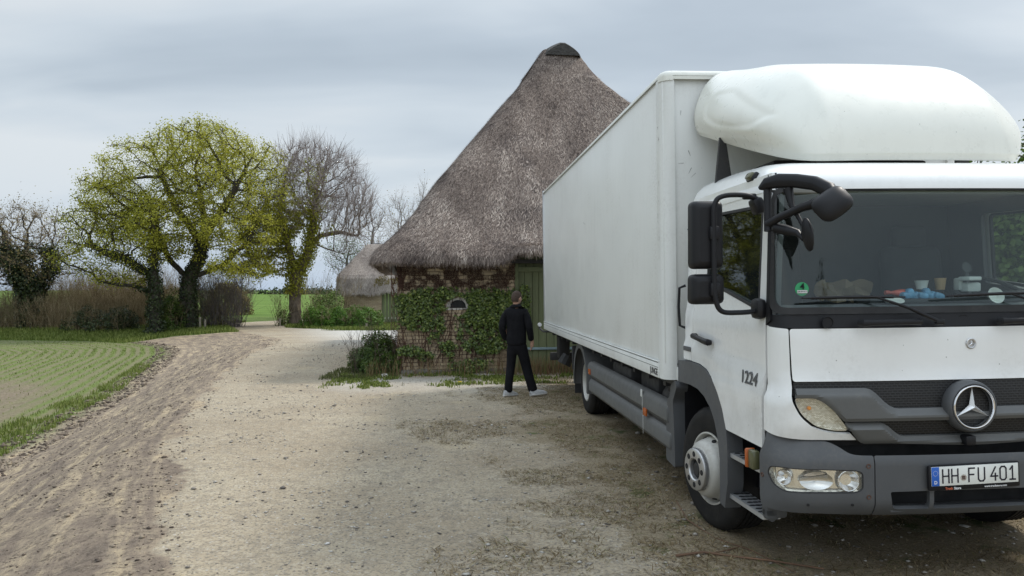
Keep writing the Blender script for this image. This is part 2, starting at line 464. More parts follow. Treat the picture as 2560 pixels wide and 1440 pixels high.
# emblem
def ringb(b, r0, r1, y0, y1, cx=-.058, cz=1.06):
    M = Matrix.Translation((cx, 0, cz)) @ Matrix.Rotation(PI/2, 4, 'Z')
    pr = []
    for k in range(12):
        a = 2*PI*k/12; pr.append(((r0+r1)/2+(r1-r0)/2*math.cos(a), (y0+y1)/2+(y1-y0)/2*math.sin(a)))
    b.lathe(pr, 56, M, closed=True)
emb = part('emblem_housing', 'grey_plastic', lambda b: (ringb(b, .116, .150, -1.345, -1.25),))
part('emblem_grid', 'grille_mesh', lambda b: b.lathe([(.0001, -1.310), (.125, -1.310)], 40, Matrix.Translation((-.058, 0, 1.06)) @ Matrix.Rotation(PI/2, 4, 'Z')), emb)
part('emblem_ring', 'chrome', lambda b: ringb(b, .112, .126, -1.352, -1.328), emb)
simple('bright_chrome', (.82, .82, .82), .22, metal=.45, var=.03)
part('star', 'bright_chrome', lambda b: star3(b, (-.058, -1.326, 1.06), .115, .026, .17), emb, smooth=False, fixn=False)
part('lift_handle', 'black_plastic', lambda b: b.box((-.065, -1.30, .865), (.06, .06, .055), .008))
part('lower_intake', 'dark_void', lambda b: b.box((0, -1.05, .80), (2.1, .2, .25)))

# bumper
BZ = [(.44, .055), (.47, .02), (.52, 0), (.76, 0), (.79, .012), (.815, .03), (.90, .075)]
def SB(u, z, off=0.):
    sg = 1 if u >= 0 else -1; a = abs(u); w = 1.205; rx = .26; U0 = w-rx; A = .36
    yf = -1.345+interp(z, BZ); ys = -1.07
    w2 = w-interp(z, BZ)*.35
    if a <= U0: x = a; y = yf+.07*(a/U0)**2.2; n = (0, -1)
    else:
        th = min(1., (a-U0)/A)*PI/2; y0 = yf+.07
        x = w2-rx+rx*math.sin(th); y = ys-(ys-y0)*math.cos(th); n = (math.sin(th), -math.cos(th))
        if a > U0+A: y = ys+(a-U0-A)
    return (-sg*(x+n[0]*off), y+n[1]*off, z)
UB = .945+.36
hol = [rpoly([(.325, .487), (.535, .487), (.545, .588), (.325, .592)], [.01, .04, .015, .01]), rpoly([(-.29, .487), (.305, .487), (.305, .592), (-.29, .592)], .012)]
hol.append([(-u, z) for u, z in hol[0]][::-1])
hol[1] = rpoly([(-.305, .487), (.305, .487), (.305, .592), (-.305, .592)], .012)
hol2 = [rpoly([(-.305, .487), (-.012+.2, .487), (.188, .592), (-.305, .592)], .012)]
H1 = rpoly([(.325, .487), (.535, .487), (.548, .588), (.325, .592)], [.01, .035, .012, .01]); H2 = rpoly([(-.29, .487), (.30, .487), (.30, .592), (-.29, .592)], .012); H3 = rpoly([(-.535, .487), (-.31, .487), (-.31, .592), (-.548, .588)], [.035, .01, .01, .012])
bumper = part('bumper', 'grey_plastic', lambda b: panel(b, rpoly([(-.632, .445), (.632, .445), (.632, .792), (-.632, .792)], .012), SB, .03, [H1, H2, H3], step=.03))
def tread(b):
    for i in range(-26, 27):
        x = i*.04+.02
        if abs(abs(x)-.315) < .03 or abs(x) > .54: continue
        p = SB(x, .478, 0)
        b.box((-x, p[1]+.03, .4855), (.012, .05, .006), .002)
    pass
part('step_tread', 'grey_plastic', lambda b: [b.box((0, -1.255, .475), (1.08, .10, .02), .004), tread(b)], bumper)
part('bumper_recess', 'dark_void', lambda b: b.box((0, -1.16, .54), (1.14, .06, .16)), bumper)
lens = rpoly([(1.205, .718), (1.15, .722), (.745, .712), (.70, .70), (.70, .60), (.745, .583), (1.12, .583), (1.19, .62), (1.225, .68)], [.03, .03, .03, .05, .05, .03, .04, .05, .04], 5)
bc = rpoly([(.638, .445), (UB, .47), (UB, .79), (UB-.035, .83), (UB-.05, .905), (1.05, .872), (.87, .866), (.81, .835), (.765, .80), (.71, .793), (.638, .792)], [.01, .02, .03, .03, .01, .05, .03, .03, .03, .02, .01], 4)
def rim_fn(u, z):
    return SB(u, z)
for sg in (1, -1):
    o = bc if sg > 0 else mir(bc); l2 = lens if sg > 0 else mir(lens)
    cb = part('bumper_corner', 'grey_plastic', lambda b: panel(b, o, SB, .03, [l2], step=.035))
    hl = part('headlight', 'lamp_glass', lambda b: panel(b, l2, lambda u, z: SB(u, z, -.008), .004, step=.04, sheet=True), fixn=False)
    def bowl(b, uc, zc, r, dep, squash=1.):
        P = []
        for i in range(9):
            q = i/8; row = []
            for k in range(25):
                a = 2*PI*k/24; uu = uc+r*q*math.cos(a)*squash; zz = zc+r*q*math.sin(a)
                row.append(SB(sg*uu, zz, -.014-dep*(1-q**2)))
            P.append(row)
        b.grid(P)
    def refl(b):
        panel(b, l2, lambda u, z: SB(u, z, -.045), .004, step=.04)
        # walls
        n = len(l2); v0 = [SB(u, z, -.01) for u, z in l2]; v1 = [SB(u, z, -.05) for u, z in l2]
        b.add(v0+v1, [(i, (i+1) % n, (i+1) % n+n, i+n) for i in range(n)])
    part('reflector', 'reflector', refl, hl, fixn=False)
    def bowls(b):
        bowl(b, .775, .648, .056, .045); bowl(b, 1.125, .662, .042, .035); bowl(b, .95, .648, .052, .03, 1.75)
    part('lamp_bowl', 'chrome', bowls, hl, fixn=False)
    def rings(b):
        for uc, zc, r in ((.775, .648, .058), (1.125, .662, .043)):
            b.tube([SB(sg*(uc+r*math.cos(a)), zc+r*math.sin(a), -.013) for a in np.linspace(0, 2*PI, 29)[:-1]], .0035, 6, closed=True)
    part('bezel', 'chrome', rings, hl)
    part('lamp_socket', 'dark_void', lambda b: [b.lathe([(.0001, .004), (.010, .004), (.011, 0)], 10, Matrix.Translation(SB(sg*uu, .642, -.05)) @ Matrix.Rotation(-PI/2, 4, 'Z')) for uu in (.95, 1.125)], hl)
    part('lamp_seal', 'black_rubber', lambda b: b.tube([SB(u, z, -.004) for u, z in densify(l2, .03)], .005, 6, closed=True), cb)
    def bolts(b):
        for (uu, zz) in ((.67, .735), (.67, .56), (1.27, .655)):
            p = Vector(SB(sg*uu, zz, 0)); q = Vector(SB(sg*uu, zz, .006)); d = (q-p).normalized()
            M = Matrix.Translation(p) @ Vector((1, 0, 0)).rotation_difference(d).to_matrix().to_4x4()
            b.lathe([(.0001, -.004), (.006, -.004), (.008, .003), (.013, .004), (.014, .0)], 14, M)
    part('bolt', 'bolt_rust', bolts, cb)
    def dots(b):
        for (uu, zz) in ((1.0, .515), (.76, .515)):
            p = Vector(SB(sg*uu, zz, 0)); q = Vector(SB(sg*uu, zz, .006)); d = (q-p).normalized()
            M = Matrix.Translation(p) @ Vector((1, 0, 0)).rotation_difference(d).to_matrix().to_4x4()
            b.lathe([(.0001, .002), (.008, .002), (.008, -.002)], 12, M)
    part('mounting_hole', 'dark_void', dots, cb)

# number plate
pc = Vector((-.078, -1.37, .68)); ptilt = Matrix.Rotation(R(-1.2), 3, 'Y')
def P3(x, z, y=0.): return pc+ptilt @ Vector((x, y, z))
plate = part('number_plate', 'black_plastic', lambda b: b.box(pc+Vector((0, .01, -.006)), (.545, .022, .142), .008, ptilt))
part('plate_face', 'plate_white', lambda b: b.box(P3(.0, .004, -.002), (.518, .004, .108), .001, ptilt), plate)
part('plate_band', 'plate_blue', lambda b: b.box(P3(-.236, .004, -.0035), (.045, .004, .106), .0005, ptilt), plate)
def put_text(b, txt, size, x, z, y, bold=0., sx=1., M=None, spacing=1.):
    vs, fs = text_mb(txt, size, bold, .0008, spacing)
    if M is None: pts = [P3(x+v.x*sx, z+v.y, y-v.z) for v in vs]
    else: pts = [M(v.x*sx, v.y, v.z) for v in vs]
    b.add(pts, fs)
def plate_chars(b):
    # stroke letters in the proportions of the plate font
    h = .0375; T = .0062
    G = {'H': [[(0, 0), (0, 2)], [(1, 0), (1, 2)], [(0, 1), (1, 1)]], 'F': [[(0, 0), (0, 2), (1, 2)], [(0, 1.05), (.85, 1.05)]],
         'U': [[(0, 2), (0, .3), (.25, 0), (.75, 0), (1, .3), (1, 2)]], '4': [[(.75, 2), (.0, .62), (1.1, .62)], [(.72, 1.05), (.72, 0)]],
         '0': [[(0, .3), (0, 1.7), (.25, 2), (.75, 2), (1, 1.7), (1, .3), (.75, 0), (.25, 0), (0, .3)]], '1': [[(.1, 1.5), (.55, 2), (.55, 0)], [(.05, 0), (1.05, 0)]]}
    for ch, x0, wd in (('H', -.193, .036), ('H', -.139, .036), ('F', -.038, .035), ('U', .019, .037), ('4', .093, .038), ('0', .149, .036), ('1', .205, .034)):
        for st in G[ch]:
            pts = [(x0+p[0]*wd, .004-h+p[1]*h) for p in st]
            for a, c in zip(pts, pts[1:]):
                a = Vector(a); c = Vector(c); d = (c-a).normalized(); nn = Vector((-d.y, d.x))*T*.72
                e = d*T*.5; q = [a-e+nn, c+e+nn, c+e-nn, a-e-nn]
                b.add([P3(p.x, p.y, -.0052) for p in q], [(0, 1, 2, 3)])
part('plate_lettering', 'text_dark', plate_chars, plate, smooth=False, fixn=False)
def seal(b):
    b.lathe([(.0001, 0), (.019, 0), (.019, .002)], 20, Matrix.Translation(P3(-.069, -.010, -.0045)) @ Matrix.Rotation(PI/2, 4, 'Z'))
part('plate_seal', 'hub_metal', seal, plate)
def sealm(b):
    for i in range(3): b.add([P3(-.069+x, -.010+z, -.0062) for x, z in ((-.009+i*.007, -.010), (-.005+i*.007, -.010), (-.005+i*.007, .006), (-.009+i*.007, .006))], [(0, 1, 2, 3)])
    b.add([P3(-.069+x, -.010+z, -.0062) for x, z in ((-.011, .006), (.011, .006), (.008, .011), (-.008, .011))], [(0, 1, 2, 3)])
part('seal_mark', 'bolt_rust', sealm, plate, smooth=False, fixn=False)
part('plate_country', 'text_white', lambda b: (put_text(b, 'D', .026, -.236, -.030, -.0058, .0004), [b.add([P3(-.236+.014*math.cos(a)+dx, .022+.014*math.sin(a)+dz, -.0058) for dx, dz in ((-.0014, -.0014), (.0014, -.0014), (.0014, .0014), (-.0014, .0014))], [(0, 1, 2, 3)]) for a in np.linspace(0, 2*PI, 13)[:-1]]), plate, smooth=False, fixn=False)
part('frame_lettering', 'text_red', lambda b: put_text(b, 'Truck', .0185, -.160, -.0655, -.0045, .0006), plate, smooth=False, fixn=False)
part('frame_lettering', 'text_white', lambda b: (put_text(b, 'Store', .0185, -.110, -.0655, -.0045, .0006), put_text(b, 'www.truckstore.com', .0155, .118, -.064, -.0045, .0003)), plate, smooth=False, fixn=False)
# the frame lettering sits on the front of the frame
for o in plate.children:
    if o.name.startswith('frame_lettering'): o.location = (0, -.004, 0)

# ---- side skins
def side_sign(sg): return lambda y, z, off=0.: (-sg*(interp(z, WT)+off+.0*z), y, z)
def crease(y, z):
    zl = 1.335-.085*(0.3-y)/1.3
    return .016*sm(zl-z, 0, .05)-.010*sm(z, 1.53, 1.62)
ARCH_O = [(.60, 1.165), (.30, 1.182), (.10, 1.18), (-.06, 1.155), (-.19, 1.105), (-.30, 1.02), (-.39, .92), (-.455, .80), (-.49, .65), (-.50, .45), (-.45, .27)]
ARCH_I = [(.60, .995), (.30, 1.005), (.12, .995), (-.02, .96), (-.14, .90), (-.23, .82), (-.30, .71), (-.345, .58), (-.36, .42), (-.35, .28)]
for sg in (1, -1):
    def sf(y, z): return (-sg*(interp(z, WT)+crease(y, z)), y, z) if True else None
    def sfo(off): return lambda y, z: (-sg*(interp(z, WT)+crease(y, z)+off), y, z)
    def flip(poly): return poly if sg < 0 else poly[::-1]
    # door
    door_o = [(-1.052, .80), (-.462, .80), (-.395, .925), (-.305, 1.025), (-.195, 1.11), (-.062, 1.16), (.10, 1.186), (.292, 1.188), (.292, 2.36), (.2, 2.385), (-.98, 2.375), (-1.032, 2.33)]
    door_o = rpoly(door_o, [.01, .01, .02, .03, .03, .03, .03, .01, .06, .03, .06, .06], 5)
    win_o = rpoly([(-.925, 1.606), (-.24, 1.740), (.04, 1.765), (.04, 2.29), (-.925, 2.262)], [.03, .08, .04, .05, .05], 5)
    win_i = rpoly([(-.905, 1.628), (-.24, 1.760), (.02, 1.785), (.02, 2.272), (-.905, 2.244)], [.03, .08, .04, .04, .04], 5)
    def pan(outline, hl=(), off=0., th=.02, step=.05, sheet=False):
        mb = MB()
        f = sfo(off)
        # parameter order gives outward normal on each side
        if sg > 0: panel(mb, [(a, b2) for b2, a in outline], lambda z, y: f(y, z), th, [[(a, b2) for b2, a in h] for h in hl], step, sheet=sheet)
        else: panel(mb, outline, f, th, hl, step, sheet=sheet)
        return mb
    door = pan(door_o, [win_o]).build('door', 'white_paint', truck)
    pan(win_o, (), -.012, .004, sheet=True).build('door_window', 'side_glass', door)
    pan(win_o, [win_i], .003, .02, .03).build('window_seal', 'black_rubber', door)
    # rear pillar / side of cab behind door
    pan(rpoly([(.30, 1.19), (.49, 1.19), (.49, 2.42), (.30, 2.42)], [.005, .01, .05, .005])).build('rear_pillar', 'white_paint', truck)
    pan([(-1.04, 2.335), (-.98, 2.383), (.2, 2.393), (.298, 2.37), (.298, 2.44), (-1.02, 2.44)], (), 0, .02).build('roof_rail', 'white_paint', truck)
    pan([(-1.06, .79), (.47, 1.2), (.47, 2.42), (-1.03, 2.42)], [win_o], -.05, .03).build('door_lining', 'interior_grey', door)
    # door handle
    hb = MB(); xh = -sg*(1.166+.03)
    hb.tube([(xh+sg*.03, .185, 1.392), (xh-sg*.0, .16, 1.39), (xh-sg*.006, .05, 1.382), (xh, -.09, 1.366), (xh+sg*.006, -.15, 1.362), (xh+sg*.03, -.15, 1.362)], [.018, .022, .020, .022, .024, .018], 10)
    hb.build('handle', 'black_plastic', door)
    # dish behind the handle
    # lettering on the door
    if sg > 0:
        lb = MB()
        def MM(x, y, z): 
            yy = -.835-x; zz = 1.187+y
            return (-(interp(zz, WT)+crease(yy, zz)+.005+z*1.5), yy, zz)
        put_text(lb, '1224', .112, 0, 0, 0, .0016, 1.15, MM); lb.build('model_lettering', 'grey_plastic', door, smooth=False)
        lb = MB()
        def MM2(x, y, z):
            yy = .385-x; zz = 1.275+y
            return (-(interp(zz, WT)+crease(yy, zz)+.004+z*1.5), yy, zz)
        lb.box((-1.170, .39, 1.275), (.006, .17, .036), .002); lb.build('side_badge', 'grey_plastic', truck)
    # fender
    fb = MB(); ring = ARCH_O+ARCH_I[::-1]
    ring = rpoly(ring, [.02]+[.0]*(len(ring)-2)+[.02], 3)
    def ff(y, z, o=0): return (-sg*(1.178+.012*sm(z, .9, .3)), y, z)
    if sg > 0: panel(fb, [(a, b2) for b2, a in ring], lambda z, y: ff(y, z), .11, step=.05)
    else: panel(fb, ring, ff, .11, step=.05)
    fb.build('fender', 'grey_plastic', truck)
    # wheel arch liner
    lb = MB(); P = []
    arc = [(.62, .55), (.62, .9)]+ARCH_I+[(-.34, .28)]
    P = [[(-sg*1.12, y, z) for y, z in arc], [(-sg*.6, y, z) for y, z in arc]]
    lb.grid(P); lb.add([(-sg*.6, y, z) for y, z in arc]+[(-sg*.6, .0, .3)], [tuple(range(len(arc)+1))]); lb.build('arch_liner', 'black_plastic', truck)
    # step well
    sb = MB(); X = 1.15
    sb.box((-sg*.955, -.72, .62), (.02, .60, .44)); sb.box((-sg*1.05, -.42, .56), (.2, .03, .58)); sb.box((-sg*1.04, -.75, .83), (.2, .6, .02))
    step = sb.build('step_well', 'black_plastic', truck)
    for zz, y0, y1 in ((.648, -.985, -.465), (.372, -.985, -.44)):
        tb = MB()
        xi = -.975 if zz > .5 else -1.03
        outl = rpoly([(-1.145, y0+.02), (-1.165, y1), (xi, y1), (xi, y0+.02)], .012)
        panel(tb, outl if sg > 0 else [(-x, y) for x, y in outl][::-1], lambda x, y: (x, y, zz), .028, step=.08, inside=(0, -.7, -5))
        tr = tb.build('step_plate', 'aluminium', step)
        db = MB()
        for i in range(7):
            for j in range(3):
                xx = 1.125-j*(.052 if zz > .5 else .036)-(i % 2)*.012; yy = y1-.05-i*.068
                if yy < y0+.04: continue
                db.lathe([(.0001, .003), (.013, .003), (.015, -.001)], 10, Matrix.Translation((-sg*xx, yy, zz)) @ Matrix.Rotation(-PI/2, 4, 'Y') @ Matrix.Diagonal((1, 1., 1.5, 1)))
        db.build('step_hole', 'dark_void', step)
    gb = MB()
    gb.box((-sg*1.10, -1.03, .60), (.13, .09, .44), .02)
    gb.box((-sg*1.125, -1.035, .41), (.08, .08, .08), .02)
    gb.tube([(-sg*1.1, -1.0, .36), (-sg*1.10, -.8, .345), (-sg*1.11, -.5, .335)], [.02, .015, .012], 8)
    gb.build('step_frame', 'grey_plastic', truck)
    ob = MB(); ob.box((-sg*1.20, -.975, .715), (.05, .085, .115), .014); sl = ob.build('side_marker', 'olive_lens', truck)
    ob = MB(); ob.box((-sg*1.205, -.925, .715), (.062, .03, .118), .012); ob.build('marker_lens', 'orange_lens', sl)
    # door-side grab bar behind the cab
    gb = MB(); gb.tube([(-sg*1.14, .5, 1.77), (-sg*1.185, .52, 1.75), (-sg*1.19, .53, 1.6), (-sg*1.185, .52, 1.45), (-sg*1.14, .5, 1.43)], .011, 8)
    gb.build('grab_handle', 'black_plastic', truck)
    # mirrors on tube frame
    xo = 1.452
    def smoothpath(pts, n=6):
        return [tuple(p) for p in catmull(pts, n)]
    def catmull(pts, n):
        P = [Vector(p) for p in pts]; out = []
        for i in range(len(P)-1):
            p0 = P[max(i-1, 0)]; p1 = P[i]; p2 = P[i+1]; p3 = P[min(i+2, len(P)-1)]
            for k in range(n):
                t_ = k/n; out.append(.5*((2*p1)+(-p0+p2)*t_+(2*p0-5*p1+4*p2-p3)*t_**2+(-p0+3*p1-3*p2+p3)*t_**3))
        out.append(P[-1]); return out
    mf = MB()
    mf.tube(smoothpath([(-sg*1.15, -1.0, 2.275), (-sg*1.25, -1.02, 2.305), (-sg*1.39, -1.03, 2.300), (-sg*1.445, -1.03, 2.25), (-sg*xo, -1.03, 2.1), (-sg*xo, -1.03, 1.8), (-sg*(xo-.005), -1.03, 1.69), (-sg*1.41, -1.03, 1.615), (-sg*1.3, -1.02, 1.605), (-sg*1.17, -1.0, 1.612)]), .0155, 10)
    frame = mf.build('mirror_frame', 'black_plastic', truck)
    mf = MB(); mf.box((-sg*1.165, -.985, 2.245), (.07, .10, .10), .022, Matrix.Rotation(R(sg*-20), 3, 'Y')); mf.box((-sg*1.165, -.985, 1.625), (.07, .12, .125), .03); mf.box((-sg*1.22, -1.0, 2.30), (.08, .045, .035), .01)
    mf.build('bracket', 'black_plastic', frame)
    for (x0, x1, z0, z1, zc) in ((1.378, 1.572, 1.868, 2.278, 2.08), (1.375, 1.578, 1.655, 1.838, 1.745)):
        mm = MB(); ol = rpoly([(x0, z0), (x1+.004, z0), (x1, z1), (x0, z1)], .035, 5)
        cx = (x0+x1)/2; cz = (z0+z1)/2
        layers = [(.045, .0), (.05, .2), (.03, .75), (-.01, 1.)]
        P = []
        for dy, k in [(-.045, .55), (-.04, .82), (-.02, .96), (.01, 1.), (.05, .99), (.052, .9)]:
            P.append([(-sg*(cx+(u-cx)*k), -.965+dy, cz+(z-cz)*(1-(1-k)*(x1-x0)/(z1-z0))) for u, z in ol+[ol[0]]])
        mm.grid(P); nn = len(ol)+1
        mm.add(P[0][:-1], [tuple(range(nn-1))]); mm.add(P[-1][:-1], [tuple(range(nn-1))])
        mir_o = mm.build('mirror', 'black_plastic', frame, ang=50)
        mm = MB(); mm.box((-sg*(xo-.006), -1.015, zc), (.062, .05, .085), .014); mm.build('mirror_clamp', 'black_plastic', frame)
        frame.children
        mm = MB(); mm.box((-sg*cx, -.912, cz), (x1-x0-.03, .004, z1-z0-.03), .001); mm.build('mirror_glass', 'chrome', frame)

# front mirror on its bracket
def arm(b, pts, wd, hh):
    b.tube(pts, wd, 10)
fm = MB()
def sweep(b, pts, ws, hs, seg=12):
    P = [Vector(p) for p in pts]; rows = []
    for i, p in enumerate(P):
        d = (P[min(i+1, len(P)-1)]-P[max(i-1, 0)]).normalized()
        up = Vector((0, 0, 1)); up = (up-d*up.dot(d)).normalized(); sd = d.cross(up)
        rows.append([p+up*(hs[i]*(abs(math.sin(a))**.6)*(1 if math.sin(a) > 0 else -1))+sd*(ws[i]*(abs(math.cos(a))**.6)*(1 if math.cos(a) > 0 else -1)) for a in [2*PI*k/seg for k in range(seg+1)]])
    b.grid(rows); b.add(rows[0][:-1], [tuple(range(seg))]); b.add(rows[-1][:-1], [tuple(range(seg))])
sweep(fm, [(-1.19, -1.10, 2.335), (-1.17, -1.14, 2.358), (-1.12, -1.19, 2.368), (-1.05, -1.26, 2.358), (-.99, -1.36, 2.33), (-.955, -1.44, 2.285), (-.94, -1.49, 2.232)], [.022, .03, .03, .03, .03, .032, .026], [.012, .035, .042, .04, .04, .042, .03])
fm.tube([(-1.175, -1.15, 2.12), (-1.13, -1.22, 2.155), (-1.05, -1.33, 2.20), (-.97, -1.45, 2.225)], [.026, .022, .024, .034], 10)
fm.tube([(-1.165, -1.13, 2.36), (-1.168, -1.14, 2.2), (-1.175, -1.155, 2.08)], .022, 10)
fbk = fm.build('front_mirror_bracket', 'black_plastic', truck, ang=50)
fm = MB()
bm = bmesh.new(); bmesh.ops.create_uvsphere(bm, u_segments=36, v_segments=20, radius=1)
for v_ in bm.verts:
    x, y, z = v_.co; n4 = (abs(x)**3.4+abs(z)**3.4)**(1/3.4); k = math.hypot(x, z)/max(n4, 1e-6)
    v_.co = Vector((x*k*.105, y*.055 if y < 0 else y*.02, z*k*.080))
bm.transform(Matrix.Translation((-.965, -1.50, 2.20)) @ Matrix.Rotation(R(-34), 4, 'Y') @ Matrix.Rotation(R(-22), 4, 'X'))
fm.add([v_.co.copy() for v_ in bm.verts], [[v_.index for v_ in f.verts] for f in bm.faces]); bm.free()
fm.build('front_mirror', 'black_plastic', fbk, ang=60)
# second small mirror seen edge on in front of the glass
fm = MB()
fm.tube([(-1.08, -1.22, 2.32), (-1.07, -1.24, 2.22), (-1.06, -1.30, 2.15), (-1.045, -1.33, 2.09)], [.03, .018, .012, .012], 8)
fm.tube([(-1.14, -1.17, 2.10), (-1.09, -1.22, 2.08), (-1.065, -1.30, 2.06), (-1.045, -1.33, 2.02)], [.03, .03, .02, .012], 8)
bm = bmesh.new(); bmesh.ops.create_uvsphere(bm, u_segments=20, v_segments=14, radius=1)
bm.transform(Matrix.Translation((-1.035, -1.36, 2.045)) @ Matrix.Rotation(R(-8), 4, 'Y') @ Matrix.Diagonal((.026, .05, .095, 1)))
fm.add([v_.co.copy() for v_ in bm.verts], [[v_.index for v_ in f.verts] for f in bm.faces]); bm.free()
fm.build('kerb_mirror', 'black_plastic', fbk, ang=60)

# roof cap
def roofcap(b):
    rows = []
    for k in range(9):
        ph = k/8*PI/2; ins = .30*(1-math.cos(ph)); zz = 2.335+.205*math.sin(ph) if True else 0
        row = []
        w = 1.098; yb = .49; yfr = -1.075
        n = 64
        ring = rpoly([(-w+ins*.55, yb-ins*.1), (-w+ins*.55, yfr+ins*1.25), (w-ins*.55, yfr+ins*1.25), (w-ins*.55, yb-ins*.1)], [.04, .16, .16, .04], 9)
        ring = densify(ring, .08)
        rows.append((ring, zz))
    # same count for every ring
    N = 120
    R3 = []
    for ring, zz in rows:
        L = [0]; 
        for i in range(len(ring)): L.append(L[-1]+(Vector(ring[(i+1) % len(ring)])-Vector(ring[i])).length)
        out_ = []
        for k in range(N):
            s_ = L[-1]*k/N; i = 0
            while L[i+1] < s_: i += 1
            t_ = (s_-L[i])/(L[i+1]-L[i]+1e-9); p = Vector(ring[i]).lerp(Vector(ring[(i+1) % len(ring)]), t_)
            yy = p.y
            zadd = 0 if zz < 2.34 else 0
            # header meets the bowed windscreen head
            yy += -.055*(1-min(1, abs(p.x)/1.0)**2.5)*sm(yy, -.3, -.95)*1.0+.02*sm(yy, -.3, -.95)
            zr = zz+.0*zadd + (.095*sm(yy, -1.0, -.4) if zz < 2.36 else 0)*(1 if abs(p.x) > 1.0 else 1)
            out_.append((p.x, yy, zz+.03*sm(yy, -.9, 0)*(zz-2.335)/.19))
        R3.append(out_+[out_[0]])
    b.grid(R3); b.add(R3[-1][:-1], [tuple(range(N))])
part('cab_roof', 'white_paint', roofcap)
part('cab_back', 'white_paint', lambda b: b.box((0, .49, 1.75), (2.16, .03, 1.25), .008))
part('marker_lamp', 'olive_lens', lambda b: b.box((-1.085, -.70, 2.462), (.05, .085, .05), .014, Matrix.Rotation(R(35), 3, 'Y')))
part('marker_lamp_base', 'black_plastic', lambda b: b.box((-1.072, -.70, 2.458), (.04, .115, .062), .014, Matrix.Rotation(R(35), 3, 'Y')))

# roof fairing: moulded shell from a control cage
YB, YE = -.80, .58
def fairing_mesh():
    yz0 = [(-.795, 2.556), (-.812, 2.60), (-.80, 2.75), (-.665, 3.02), (-.36, 3.295), (.08, 3.44), (.58, 3.53)]
    cols = []
    cols.append([(0, y, z) for y, z in yz0])
    cols.append([(x, y+.008, z) for x, (y, z) in zip((.36, .36, .35, .34, .33, .31, .30), yz0)])
    cols.append([(x, y+.03, z-.003) for x, (y, z) in zip((.60, .61, .60, .58, .575, .565, .52), yz0)])
    cols.append([(.715, -.735, 2.558), (.74, -.745, 2.602), (.80, -.70, 2.76), (.80, -.53, 2.98), (.76, -.24, 3.245), (.72, .15, 3.40), (.66, .58, 3.522)])
    cols.append([(.795, -.55, 2.60), (.825, -.555, 2.648), (.95, -.48, 2.80), (.965, -.31, 2.97), (.91, -.02, 3.185), (.84, .28, 3.35), (.78, .58, 3.505)])
    cols.append([(.895, -.02, 2.775), (.925, -.02, 2.82), (1.015, .03, 2.94), (1.02, .12, 3.07), (.975, .27, 3.22), (.91, .42, 3.36), (.85, .58, 3.475)])
    cols.append([(.985, .58, 2.985), (1.01, .585, 3.02), (1.03, .585, 3.10), (1.025, .585, 3.19), (.99, .585, 3.29), (.945, .58, 3.38), (.90, .58, 3.43)])
    full = [[(-x, y, z) for x, y, z in c] for c in cols[::-1]]+cols[1:]
    mb = MB(); mb.grid(full)
    # roll the lip inwards underneath
    low = [c[0] for c in full]; und = [(x*.93, y+(.05 if abs(x) < .8 else 0), z+.012) for x, y, z in low]
    mb2 = MB(); nC = len(full); nR = 7
    vs = [p for c in full for p in c]+und
    fs = [(i*nR+j, (i+1)*nR+j, (i+1)*nR+j+1, i*nR+j+1) for i in range(nC-1) for j in range(nR-1)]
    fs += [(len(full)*nR+i, len(full)*nR+i+1, (i+1)*nR, i*nR) for i in range(nC-1)]
    # turn the rear edge in so the shell has a rounded rear rim
    me = bpy.data.meshes.new('cage'); me.from_pydata(vs, [], fs); me.update()
    bm = bmesh.new(); bm.from_mesh(me); cl = bm.edges.layers.float.new('crease_edge'); bm.verts.ensure_lookup_table(); bm.edges.ensure_lookup_table()
    def eid(a, b_): 
        for e in bm.verts[a].link_edges:
            if e.other_vert(bm.verts[a]).index == b_: return e
    for i in range(nC-1):
        eid(i*nR, (i+1)*nR)[cl] = .75; eid(i*nR+1, (i+1)*nR+1)[cl] = .55
    for i in (4, nC-5):                                 # shoulder crease beside the centre panel
        for j in range(1, 6): eid(i*nR+j, i*nR+j+1)[cl] = .45
    bm.to_mesh(me); bm.free()
    o = bpy.data.objects.new('cage', me); COL.objects.link(o); m_ = o.modifiers.new('s', 'SUBSURF'); m_.levels = 4; m_.render_levels = 4
    dg = bpy.context.evaluated_depsgraph_get(); m2 = bpy.data.meshes.new_from_object(o.evaluated_get(dg)); bpy.data.objects.remove(o)
    m2.name = 'roof_fairing'
    poly = rpoly([(.06, 3.255), (.30, 3.285), (.41, 3.19), (.39, 3.05), (.2, 2.945), (-.1, 2.86), (-.35, 2.825), (-.58, 2.90), (-.44, 2.985), (-.2, 3.115)], .06, 4)
    co = np.empty(len(m2.vertices)*3); m2.vertices.foreach_get('co', co); co = co.reshape(-1, 3)
    side = (np.abs(co[:, 0]) > .72) & (co[:, 2] > 2.72) & (co[:, 1] > -.62)
    ins = inpoly(co[:, 1:], poly) & side; dd = dist_poly(co[:, 1:], poly); q = np.clip(dd/.06, 0, 1); q = q*q*(3-2*q)
    co[:, 0] -= np.where(ins, np.sign(co[:, 0])*.014*q, 0)
    m2.vertices.foreach_set('co', co.ravel()); m2.update(); m2.shade_smooth(); m2.materials.clear(); m2.materials.append(MATS['cream_paint'])
    o = bpy.data.objects.new('roof_fairing', m2); COL.objects.link(o); o.parent = truck
    s_ = o.modifiers.new('th', 'SOLIDIFY'); s_.thickness = .012; s_.offset = -1
    return o
fairing_o = fairing_mesh()
def trim(b):
    r0 = [fz(YB+(YE-YB)*(q**1.35)) for q in np.linspace(0, 1, 46)]
    pts = []
    pass
part('fairing_mount', 'chassis_dark', lambda b: b.box((0, .25, 2.62), (1.2, .4, .16), .02), fairing_o)
